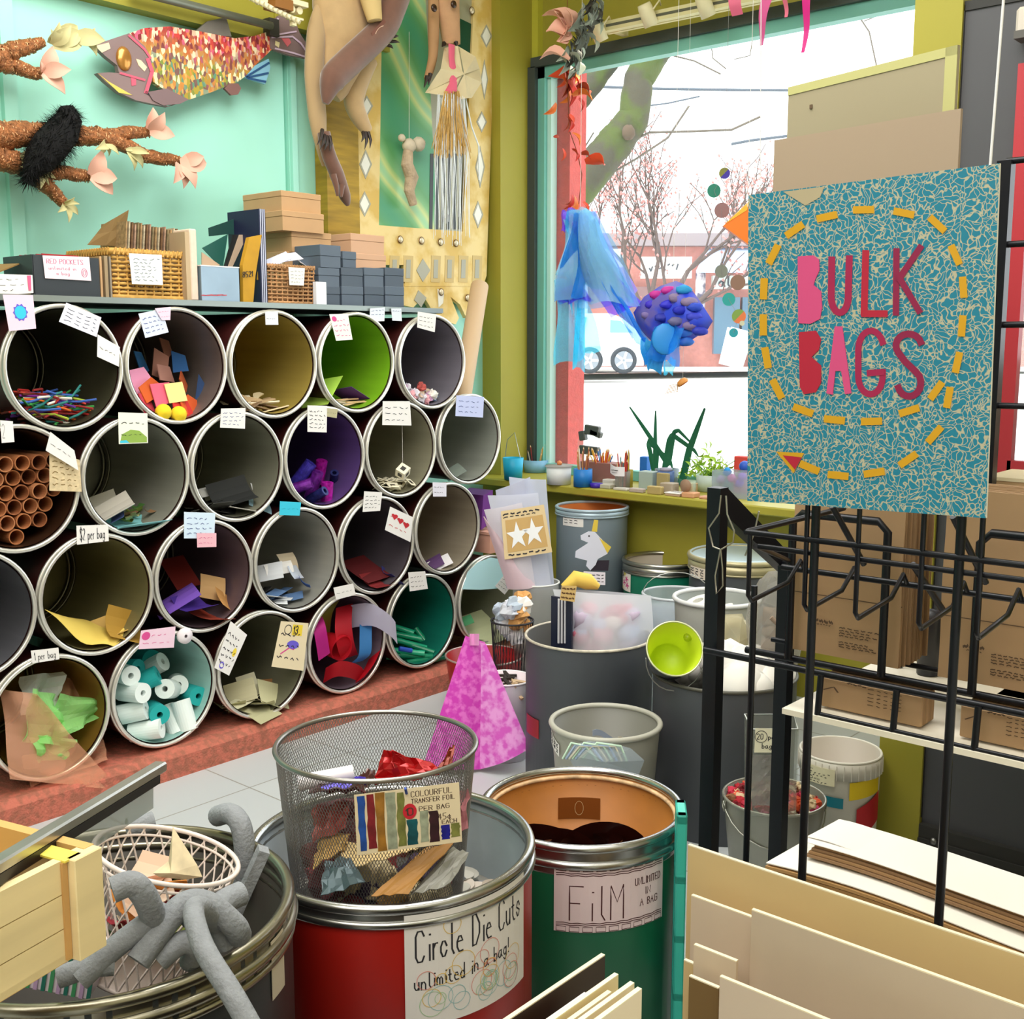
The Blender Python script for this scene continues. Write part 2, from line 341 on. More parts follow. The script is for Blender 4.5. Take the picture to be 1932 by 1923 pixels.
b = MB(); b.box(((DX0 + DX1) / 2, 3.322, .055), (DX1 - DX0, .06, .11)); b.box(((DX0 + DX1) / 2, 3.29, .06), (DX1 - DX0, .01, .02), 0)
for k in range(4): b.ball((-1.17 + k * .28, 3.29, .07), .012, 8, 6, 1)
b.build('kick_plate', [mat('#2b2a27', .6), mat('#8a8a86', .4, 1)], door)
b = MB(); p = PY(1927, 45, 3.28); b.box((p.x + .02, 3.29, p.z), (.06, .06, .08), bev=.008); b.box((p.x + .02, 3.27, p.z - .035), (.05, .06, .02), 1); b.build('door_closer', [mat('#c9c0b4', .4), mat('#55524e', .5)], door)
b = MB(); b.box((-.6, 3.19, .006), (1.3, .05, .012)); struct('trim_5', b, mat('#a8a092', .45, .4))     # threshold strip in front of the door
b = MB(); b.box((-.75, 2.8, .005), (.7, .6, .01)); single('entrance_mat', 'dark brown entrance mat on the floor before the grey door', 'mat', b, mat('#4b4038', .9, noise=.2, scale=60))
# grey conduit high on the left wall
p0, p1 = PX(250, -18, -4.03), PX(512, 49, -4.03)
b = MB(); b.tube([p0, p1, p1 + V((-.05, .01, 0))], .017, 8); b.box(p1 + V((-.03, .02, 0)), (.05, .05, .07), 1)
single('conduit_pipe', 'grey metal conduit running along the olive band above the wooden fish', 'pipe', b, [mat('#7e8376', .4, .5), mat('#33322c', .6)])
# wooden skid under the barrels
b = MB(); b.add([(-3.49, .35, 0), (-3.49, 4.25, 0), (-3.49, 4.25, .078), (-3.49, .35, .078), (-3.512, 4.25, .1), (-3.512, .35, .1), (-3.9, 4.25, .1), (-3.9, .35, .1), (-3.9, 4.25, 0), (-3.9, .35, 0)], [(0, 1, 2, 3), (3, 2, 4, 5), (5, 4, 6, 7), (7, 6, 8, 9), (1, 8, 6, 4, 2), (0, 3, 5, 7, 9)])
single('timber_skid', 'red painted rough timber skid on the floor under the stacked barrels', 'skid', b, mat('#c8705c', .85, noise=.0, scale=40, col2='#a86550', bump=.6))
# shelf board on top of the barrels
b = MB(); b.box((-3.86, 1.6, 1.694), (.53, 4.16, .014), bev=.003); b.box((-3.598, 1.6, 1.699), (.012, 4.16, .02), 1)
single('shelf_board', 'long dark shelf board lying on the top row of barrels', 'shelf', b, [mat('#2e3a3c', .5), mat('#8f9894', .35, .6)], (-3.86, 2.2, 1.7))
# ================================================================ the stacked barrels
RIMM = mat('#e8e5dc', .3, .7, noise=.06, scale=20); BARREL = mat('#3d110f', .5, noise=.2, scale=6); BARK = mat('#16181c', .6)
XF = -3.55; DEP = .565
def ordw(r): return ['top', 'second', 'third', 'bottom'][r]
DRUMS = {}
def drum(key, yc, zc, D, inner, label, metal=.55, rough=.34, outer=None, dx=0):
    T = Thing('steel_barrel', label, 'barrel', (XF + dx, yc, zc), 'barrels lying in the honeycomb stack')
    Mx = frame((XF + dx, yc, zc), (0, 1, 0), (0, 0, 1)); r = D / 2 - .013; im = mat(inner, rough, metal, noise=.12, scale=3, kind='brushed')
    b = MB(); b.lathe([(r - .004, 0), (r - .002, -.02), (r - .002, -DEP), (0, -DEP)], 48, Mx, 0)
    b.lathe([(r - .010, -DEP + .015), (r - .010, -.02), (r - .008, 0)], 48, Mx, 1); b.disc(r - .01, -DEP + .015, 40, Mx, 1)
    T.part('shell', b, [outer or BARREL, im])
    b = MB(); b.ring((0, 0, .004), r + .0035, .0075, Mx, 56, 8); b.ring((0, 0, -.022), r + .004, .006, Mx, 56, 6); b.lathe([(r + .0045, .002), (r + .0045, -.022)], 56, Mx); T.part('rim', b, RIMM)
    b = MB(); b.ring((0, 0, -DEP + .03), r - .016, .008, Mx, 40, 6); b.ring((0, 0, -DEP + .065), r - .013, .005, Mx, 40, 6); T.part('bottom_bead', b, mat('#6d6a5c', .3, .9))
    DRUMS[key] = (T, V((XF + dx, yc, zc)), r - .010)
    return T
SPEC = [('00', 117, 694, .418, '#4c4a38', 'barrel in the top row holding bright pipe cleaners, with a flower card on its rim'),
    ('01', 327.7, 691, .416, '#7a6e68', 'barrel in the top row filled with felt and leather scraps'),
    ('02', 509, 690, .416, '#b09a4c', 'gold lined barrel in the top row with pale wooden cutouts'),
    ('03', 664, 687, .413, '#7fb524', 'lime green lined barrel in the top row'),
    ('04', 803.6, 681, .416, '#8a8590', 'grey lined barrel at the window end of the top row with crumpled pastel paper'),
    ('10', 42, 913, .419, '#40281a', 'barrel packed with brown cardboard tubes'),
    ('11', 260, 895, .419, '#98978a', 'barrel in the second row with a beige card, leaves and a teal sheet inside'),
    ('12', 450.5, 875, .419, '#8b8a78', 'barrel in the second row holding black photo sheets'),
    ('13', 615, 862, .419, '#553e74', 'purple lined barrel with glittery magenta and blue rolls'),
    ('14', 755.6, 847, .419, '#9e9a82', 'barrel in the second row with slide frames and a hanging cube of slides'),
    ('15', 885, 832, .419, '#aaaea4', 'barrel at the window end of the second row with clear slides'),
    ('20', -28, 1150, .426, '#6a6a70', 'dark grey barrel cut by the left edge of the photo'),
    ('21', 182.5, 1113, .426, '#857e56', 'barrel in the third row with a yellow sheet slumped in its mouth'),
    ('22', 384.6, 1076, .426, '#6a575e', 'barrel in the third row with purple, red and tan paper'),
    ('23', 559, 1046, .426, '#a5a49c', 'barrel in the third row with a turquoise tag and white cards'),
    ('24', 712.7, 1020, .426, '#625a62', 'dark barrel in the third row with maroon felt and a red heart card'),
    ('25', 843, 997, .426, '#a89c88', 'barrel at the window end of the third row, nearly empty'),
    ('31', 100, 1350, .431, '#8a682a', 'barrel in the bottom row overflowing with tulle netting'),
    ('32', 315, 1294, .431, '#9cc4bc', 'pale lined barrel filled with teal and white foam rolls'),
    ('33', 500, 1245, .431, '#8c8a72', 'barrel in the bottom row with cream papers and a calendar card'),
    ('34', 660, 1205, .431, '#74626e', 'barrel in the bottom row stuffed with red and blue mesh ribbon'),
    ('35', 797, 1169, .431, '#14705f', 'dark teal lined barrel holding green tubes'),
    ('36', 922, 1131, .431, '#b2b498', 'barrel at the window end of the bottom row with a blue cloud tag')]
BAR = []
for key, px, py, D, inner, label in SPEC:
    p = PX(px, py, XF); BAR.append([p.y, p.z, D / 2])
for _ in range(150):                                    # settle: no two barrels may overlap
    for i in range(len(BAR)):
        A = BAR[i]; A[1] = min(max(A[1], .102 + A[2]), 1.684 - A[2])
        for j in range(i):
            B = BAR[j]; d = math.hypot(A[0] - B[0], A[1] - B[1]); o = A[2] + B[2] + .0004 - d
            if o > 0: ux, uz = (A[0] - B[0]) / d * o / 2, (A[1] - B[1]) / d * o / 2; A[0] += ux; A[1] += uz; B[0] -= ux; B[1] -= uz
for (key, px, py, D, inner, label), (y_, z_, r_) in zip(SPEC, BAR): drum(key, y_, z_, D, inner, label, metal=.4 if key not in ('03', '13', '35', '32') else .2)
# tags taped to the rims: px corners TL TR BR BL
def quadmap(c, out=V((1, 0, 0))):
    a, b_, d, e = [V(q) for q in c]
    return lambda x, y, h=0: (e.lerp(d, x)).lerp(a.lerp(b_, x), y) + out * h
def scribble(m, f, x0, x1, y, wd, mi=1, amp=.03, n=14, gaps=3):
    seg = [[]]
    for i in range(n + 1):
        if i and i % max(2, n // gaps) == 0: seg.append([]); continue
        seg[-1].append((x0 + (x1 - x0) * i / n, y + R.uniform(-amp, amp)))
    for s_ in seg:
        if len(s_) > 1: m.stroke(s_, wd, f, mi, .0015)
PINK = mat('#f0cfe0', .7); TAGB = mat('#cfe0f4', .7); CYAN = mat('#35c4e0', .6); RED = mat('#c4202c', .6); BLUEI = mat('#3b4a8a', .7); PINKI = mat('#d94a90', .7); YELT = mat('#f1d23c', .6)
def drum_tag(key, q, paper=WHITE, lines=3, ink=INK, text=None, x=-3.53, label=None, name='price_tag', extra=None, xb=None):
    T, c, r = DRUMS[key]; c4 = [PX(a, b_, x) for a, b_ in q[:2]] + [PX(a, b_, xb or x) for a, b_ in q[2:]]; f = quadmap(c4); m = MB()
    m.sheet2(1, 1, f, 0, 1, .0008)
    if text:
        n = len(text)
        for i, t in enumerate(text):
            hh = .62 / n
            m.text(t, .1, .95 - (i + .82) * .9 / n, hh, f, 1, wd=.022, fit=.8 if len(t) > 1 else .3)
    else:
        for i in range(lines): scribble(m, f, .1, R.uniform(.7, .92), .85 - .75 * (i + .5) / lines, .022)
    if extra: extra(m, f)
    return T.part(name, m, [paper, ink, PINKI, CYAN, YELT, RED, mat('#8fae4a', .7), mat('#6a5bd0', .7)], label)
def ring2(m, f, cx, cy, rx, ry, wd, mi): m.stroke([(cx + rx * cos(2 * pi * i / 20), cy + ry * sin(2 * pi * i / 20)) for i in range(21)], wd, f, mi, .0016)
def blob(m, f, cx, cy, rx, ry, mi, n=16, h=.0014, wob=0): m.add([f(cx + rx * (1 + wob * (i % 2)) * cos(2 * pi * i / n), cy + ry * (1 + wob * (i % 2)) * sin(2 * pi * i / n), h) for i in range(n)], [tuple(range(n))], mi)
def fl(m, f): blob(m, f, .5, .5, .27, .26, 7, 20, wob=-.2); blob(m, f, .5, .5, .2, .19, 3, 16, h=.0018); ring2(m, f, .5, .5, .1, .1, .02, 7)
drum_tag('00', [(5, 556), (62, 557), (68, 620), (17, 625)], PINK, 0, extra=fl, label='pink card with a drawn blue flower', x=-3.52)
drum_tag('00', [(125, 571), (191, 599), (182, 636), (111, 607)], mat('#e4e4f4', .7), 4, label='tilted white note with handwriting')
drum_tag('00', [(184, 631), (226, 655), (224, 692), (183, 673)], lines=1, label='white note on the right of the rim')
drum_tag('01', [(261, 592), (305, 583), (318, 627), (274, 638)], mat('#d6def2', .7), 4, BLUEI); drum_tag('01', [(292, 582), (322, 579), (321, 604), (305, 604)], PINK, 2, PINKI, x=-3.526, label='small pink tag')
drum_tag('02', [(500, 589), (524, 589), (525, 613), (501, 613)], mat('#dfe2ea', .7), 1)
def dot(m, f): blob(m, f, .2, .82, .13, .1, 2)
drum_tag('03', [(621, 593), (656, 592), (665, 641), (634, 643)], lines=4, ink=PINKI, extra=dot)
drum_tag('04', [(788, 588), (823, 593), (820, 627), (787, 618)], lines=3)
drum_tag('10', [(0, 793), (24, 795), (27, 834), (3, 836)], text=['2'], lines=2); drum_tag('10', [(95, 815), (140, 850), (148, 888), (86, 850)], lines=1, label='white tag on a slant', x=-3.515)
drum_tag('10', [(93, 850), (150, 868), (154, 928), (93, 926)], mat('#d8c39a', .8, noise=.2, scale=60), 5, mat('#8a7040', .7), label='tan patterned sample card')
def hill(m, f):
    m.add([f(a, b_, .0015) for a, b_ in ((.04, .03), (.96, .03), (.96, .2), (.7, .42), (.4, .45), (.1, .3))], [(0, 1, 2, 3, 4, 5)], 6); blob(m, f, .48, .18, .13, .1, 1); m.add([f(a, b_, .0018) for a, b_ in ((.04, .03), (.35, .03), (.25, .12), (.04, .1))], [(0, 1, 2, 3)], 3)
drum_tag('11', [(223, 778), (278, 780), (279, 836), (224, 838)], mat('#eef0e0', .7), 2, extra=hill, label='white card with a drawn green hill')
drum_tag('12', [(417, 771), (463, 770), (462, 809), (415, 807)], lines=4, ink=BLUEI)
drum_tag('13', [(580, 765), (617, 766), (616, 816), (580, 815)], lines=5); drum_tag('13', [(615, 770), (637, 772), (635, 789), (616, 786)], mat('#b7b08a', .7), 1)
drum_tag('14', [(722, 757), (773, 757), (776, 803), (721, 802)], lines=3); drum_tag('15', [(861, 746), (913, 749), (911, 788), (859, 785)], mat('#c6cdf2', .7), 3, BLUEI)
drum_tag('21', [(144, 992), (204, 990), (205, 1021), (145, 1028)], text=['$2 per bag'])
drum_tag('22', [(347, 966), (406, 968), (404, 1016), (347, 1016)], mat('#d4e6f6', .7), 4, BLUEI); drum_tag('22', [(371, 1006), (408, 1006), (408, 1032), (372, 1033)], mat('#f0b8c4', .7), 2, PINKI, x=-3.525, label='pink sticky tag below the blue one')
drum_tag('23', [(528, 946), (568, 948), (565, 973), (527, 972)], CYAN, 1, mat('#1f90ac', .7), label='turquoise tag')
def hearts(m, f):
    for k in range(3):
        cx = .25 + .25 * k; blob(m, f, cx - .06, .72 - .06 * k, .07, .06, 5); blob(m, f, cx + .06, .74 - .06 * k, .07, .06, 5); m.add([f(cx - .12, .7 - .06 * k, .0016), f(cx, .55 - .06 * k, .0016), f(cx + .12, .7 - .06 * k, .0016)], [(0, 1, 2)], 5)
drum_tag('24', [(687, 927), (721, 929), (717, 964), (684, 966)], lines=4); drum_tag('24', [(736, 956), (779, 976), (774, 1023), (726, 1000)], lines=2, ink=RED, extra=hearts, label='white card with three red hearts', x=-3.52)
drum_tag('25', [(816, 910), (842, 911), (842, 937), (817, 937)], mat('#e6e2ee', .7), 2)
drum_tag('31', [(58, 1228), (110, 1222), (112, 1244), (61, 1252)], text=['1 per bag'])
def dot2(m, f): blob(m, f, .16, .68, .12, .22, 2)
drum_tag('32', [(266, 1190), (331, 1182), (328, 1222), (261, 1225)], PINK, 2, PINKI, extra=dot2, label='pink tag with a magenta dot')
def dz(m, f): blob(m, f, .75, .5, .1, .1, 4); ring2(m, f, .35, .12, .12, .06, .03, 7)
drum_tag('33', [(435, 1172), (466, 1198), (432, 1275), (404, 1260)], lines=5, extra=dz, label='white tag hanging askew', x=-3.51)
def cal(m, f):
    ring2(m, f, .3, .83, .12, .1, .02, 1); m.add([f(.45, .72, .0014), f(.8, .72, .0014), f(.8, .95, .0014), f(.45, .95, .0014)], [(0, 1, 2, 3)], 4); m.text('13', .5, .75, .17, f, 1, wd=.03, h=.002); blob(m, f, .55, .52, .2, .09, 7); m.stroke([(.2, .3), (.45, .45), (.6, .42)], .03, f, 2)
drum_tag('33', [(530, 1172), (582, 1176), (572, 1266), (512, 1258)], mat('#ead9b4', .8), 3, x=-3.515, extra=cal, label='tan calendar card with the number 13')
drum_tag('34', [(629, 1109), (666, 1101), (671, 1122), (634, 1132)], lines=1); drum_tag('35', [(770, 1080), (802, 1078), (807, 1111), (773, 1116)], lines=3)
c4 = [(872, 1112), (882, 1080), (900, 1062), (925, 1052), (950, 1056), (968, 1078), (964, 1096), (945, 1110), (905, 1113)]
m = MB(); p = [PX(a, b_, -3.50) for a, b_ in c4]; m.prism([(q.y, q.z) for q in p], .001, frame((-3.50, 0, 0), (0, 1, 0), (0, 0, 1))); DRUMS['36'][0].part('price_tag', m, mat('#bfe9ee', .7), 'pale blue cloud shaped card')
drum_tag('36', [(951, 1085), (972, 1096), (952, 1122), (934, 1106)], lines=3, x=-3.495, label='white tag beside the cloud card')
# the two tags stuck on the shelf edge
for q, tx in (([(698, 582), (726, 580), (725, 606), (697, 607)], 2), ([(738, 582), (757, 582), (758, 606), (740, 605)], 1)):
    f = quadmap([PX(a, b_, -3.585) for a, b_ in q]); m = MB(); m.sheet2(1, 1, f, 0, 1); [scribble(m, f, .1, .9, .8 - .3 * i, .03) for i in range(tx)]
    single('shelf_tag', 'white tag hanging from the shelf edge, ' + ('left of two' if tx == 2 else 'right of two'), 'tag', m, [mat('#dfe6ef', .7), BLUEI])
# ================================================================ what lies in the barrels
def paper(w_, h_, hexc, curl=0, name='paper_scrap', rough=.75, t=.0012, wedge=0, fold=0):
    m = MB(); m.grid(lambda u, v: ((u - .5) * w_ * (1 - wedge * v), (v - .5) * h_, curl * w_ * (u - .5) ** 2 + fold * abs(v - .5)), 4, 4, thick=t, smooth=False)
    return single(name, None, None, m, mat(hexc, rough), (0, 0, 0))
def tubeobj(L_, r, hexc, name, hole=.55, rough=.6, n=20, inner=None):
    m = MB(); m.lathe([(r * hole, -L_ / 2), (r, -L_ / 2), (r, L_ / 2), (r * hole, L_ / 2), (r * hole, -L_ / 2)], n, frame((0, 0, 0), (0, 1, 0), (0, 0, 1)), smooth=False)
    return single(name, None, None, m, mat(hexc, rough), (0, 0, 0))
def inb(key, s_, d, lift): T, c, r = DRUMS[key]; return V((c.x - d, c.y + s_ * r, c.z - r * math.sqrt(max(0, 1 - s_ * s_)) + lift))
PROTOUSED = {}
def place(p, M, label, cat, group=None):
    o = p if p.name not in PROTOUSED else p.copy()
    if o is not p: COL.objects.link(o)
    PROTOUSED[p.name] = 1; o.matrix_world = M; tag(o, label, cat, group); return o
def scat(key, n, protos, label, cat, group, s0=-.7, s1=.6, d0=.03, d1=.28, l0=.01, l1=.06, rot=None, seed=1):
    q = random.Random(seed + hash(key) % 7 * 0)
    for i in range(n):
        p = protos[i % len(protos)]; s_ = q.uniform(s0, s1); k = 1 - abs((s_ - (s0 + s1) / 2) / ((s1 - s0) / 2)) ** 2
        loc = inb(key, s_, q.uniform(d0, d1), q.uniform(l0, l0 + (l1 - l0) * (.35 + .65 * k)))
        place(p, TRS(loc, rot(q) if rot else (q.uniform(-.5, .5), q.uniform(-.5, .5), q.uniform(0, 6))), label, cat, group)
flatish = lambda q: (q.uniform(-.35, .35), q.uniform(-.2, .6), q.uniform(0, 6.3))
standing = lambda q: (q.uniform(-.5, .5), q.uniform(.5, 1.3), q.uniform(-.6, .6))
def stick(L_, r, hexc, bend=.02, name='pipe_cleaner'):
    m = MB(); k = R.uniform(-bend, bend); m.tube([(0, -L_ / 2, 0), (k, -L_ / 6, k / 2), (-k, L_ / 6, 0), (k / 2, L_ / 2, -k)], r, 5); return single(name, None, None, m, mat(hexc, .8), (0, 0, 0))
# bright pipe cleaners
scat('00', 120, [stick(.15, .0042, h) for h in ('#7a1f8a', '#b5221f', '#d8641e', '#2f8a3a', '#e9e2d4', '#3a5fb0', '#8f1f1f', '#5b2a8a', '#d94a3c', '#2a7f7a', '#a6b83a', '#5a2416')], 'bright pipe cleaner in the top barrel that carries the flower card', 'craft stick', 'pipe cleaners', -.5, .42, .03, .24, .012, .11, lambda q: (q.uniform(-.25, .25), q.uniform(-.4, .4), q.uniform(-.9, .9)), 3)
# felt and leather scraps
def felt(pts, hexc, t=.004, nm='felt_scrap'): m = MB(); m.prism([(a * .0118, b_ * .0118) for a, b_ in pts], t, frame((0, 0, 0), (0, 1, 0), (0, 0, 1))); return single(nm, None, None, m, mat(hexc, .9), (0, 0, 0))
for (px, py, d, rz, rx, pts, h, lab) in (
    (265, 685, .2, .3, .2, [(-2, -4), (2, -3), (2, 3), (-1, 4)], '#2f6aa3', 'blue felt scrap on the left in the felt barrel'),
    (302, 688, .16, 0, -.2, [(-3, -4), (2, -5), (3, 3), (-2, 5)], '#9a6a5a', 'brown leather scrap standing upright in the felt barrel'),
    (311, 660, .2, .2, .3, [(-2, -3), (2, -2), (3, 2), (0, 4)], '#8a5a48', 'dark tan leather scrap at the top of the felt heap'),
    (334, 685, .17, -.3, .1, [(-2, -3), (3, -3), (3, 2), (-1, 4)], '#2d5f9a', 'blue scrap with a square cutout in the felt barrel'),
    (375, 735, .1, -.5, .6, [(-3, -2), (2, -4), (3, 4)], '#26406a', 'navy triangle of felt on the right of the felt heap'),
    (310, 705, .12, .5, 0, [(-4, -2), (4, -3), (4, 2), (-3, 3)], '#a9786a', 'rosy brown leather scrap in the middle of the felt heap'),
    (262, 718, .08, .2, .3, [(-5, -3), (0, -4), (5, -2), (4, 3), (-3, 4)], '#ee9cc0', 'pink felt scrap on the left of the felt heap'),
    (281, 735, .05, .4, .5, [(-5, -2), (3, -4), (6, -2), (4, 2), (-4, 3)], '#cf5a1e', 'orange felt scrap on the felt heap'),
    (306, 745, .04, .1, .2, [(-4, -3), (4, -3), (4, 3), (-3, 4)], '#e2607a', 'coral felt scrap on the felt heap'),
    (331, 741, .03, -.1, .1, [(-3, -3), (3, -3), (3, 3), (-3, 3)], '#ecd38a', 'yellow felt square with dark marks'),
    (355, 765, .04, .5, .2, [(-5, -2), (3, -3), (6, 0), (2, 3), (-4, 2)], '#d2551f', 'orange leaf of felt at the front right of the heap'),
    (344, 775, .02, .2, .1, [(-4, -2), (4, -3), (3, 3), (-3, 3)], '#c22a26', 'red felt scrap at the front of the heap'),
    (275, 762, .03, .6, .3, [(-4, -2), (3, -4), (4, 2), (-2, 4)], '#c0364a', 'crimson felt scrap at the front left of the heap'),
    (345, 722, .1, .8, .5, [(-3, -2), (3, -3), (4, 2), (-3, 3)], '#b5501f', 'rust coloured scrap behind the yellow square')):
    o = felt(pts, h); o.matrix_world = TRS(PX(px, py, XF - d), (rx, -.3, rz)); tag(o, lab, 'fabric scrap', 'felt and leather scraps')
for k, (px, py) in enumerate(((308, 778), (337, 782))):
    m = MB(); Mq = frame(PX(px, py, XF - .005), (.3, 1, 0), (0, -.2, 1)); m.lathe([(0, .018), (.02, .014), (.03, 0), (.02, -.012), (0, -.014)], 16, Mq)
    m.ring((0, 0, .012), .014, .003, Mq, 16, 5); single('felt_button', ('left' if k == 0 else 'right') + ' of two yellow felt discs at the mouth of the felt barrel', 'felt disc', m, mat('#f1cf22', .85), group='yellow felt discs')
# pale wooden cutouts
def cut(hexc, L_=.13, w_=.03):
    m = MB(); a = [(L_ * (i / 8 - .5), w_ * (.5 + .25 * sin(i * 1.3))) for i in range(9)]; m.prism(a + [(x, -w_ * .4 + y * .2) for x, y in a[::-1]], .005, frame((0, 0, 0), (0, 1, 0), (-1, 0, .1))); return single('wooden_cutout', None, None, m, [mat(hexc, .7)], (0, 0, 0))
scat('02', 18, [cut('#d8c8a4'), cut('#b59a74', .11), cut('#e6dcc2', .12, .024), cut('#7d6244', .1)], 'pale wooden cutout lying in the gold lined barrel', 'wood cutout', 'wooden cutouts', -.42, .45, .02, .2, .006, .06, lambda q: (q.uniform(-.3, .3), q.uniform(-.5, .5), q.uniform(-.7, .7)), 5)
# lime barrel
scat('03', 9, [cut('#ecdcc0', .15, .02), cut('#e2b98c', .14, .018)], 'cream wooden strip in the lime green barrel', 'wood strip', 'strips in the lime barrel', -.25, .3, .02, .14, .004, .03, lambda q: (q.uniform(-.15, .15), q.uniform(-.3, .2), q.uniform(-.4, .3)), 8)
for h, s_, lab, rz, l in (('#5a2a86', .4, 'purple card on the right in the lime green barrel', .1, .02), ('#b9e05a', -.55, 'light green card on the left in the lime green barrel', .3, .035)):
    o = paper(.13, .18, h); o.matrix_world = TRS(inb('03', s_, .1, l), (-s_ * 1.2, -.15, rz)); tag(o, lab, 'card')
# crumpled pastel paper
def crumple(hexc, r=.02, name='crumpled_paper', ro=.45): m = MB(); m.ball((0, 0, 0), r, 9, 7, rough=ro); m.sm = [False] * len(m.f); return single(name, None, None, m, mat(hexc, .8), (0, 0, 0))
scat('04', 26, [crumple(h) for h in ('#d9d4de', '#9db6d6', '#e8a8b0', '#c79ac0', '#f0ece4', '#b5504a', '#7a94b8', '#d8c0a8')], 'small ball of crumpled pastel paper in the grey top barrel', 'paper ball', 'crumpled pastel papers', -.62, .3, .02, .16, .015, .075, None, 4)
# cardboard tubes seen end on
tb = [tubeobj(.3, .0255, h, 'cardboard_tube', .86, .8) for h in ('#a8673a', '#945730', '#b4754a')]
T, c, r = DRUMS['10']; k = 0
for j in range(7):
    for i in range(-4, 5):
        y_ = (i + .5 * (j % 2)) * .053; z_ = -r + .027 + j * .0475
        if math.hypot(y_, z_) < r - .026 and j < 6:
            place(tb[k % 3], TRS((XF - .162 - R.uniform(0, .025), c.y + y_ + R.uniform(-.001, .001), c.z + z_), (0, R.uniform(-.3, 0) * .06, R.uniform(-.02, .02)) , 1) @ Matrix.Rotation(0, 4, 'Z'), 'brown cardboard tube stacked end on in its barrel', 'cardboard tube', 'cardboard tubes'); k += 1
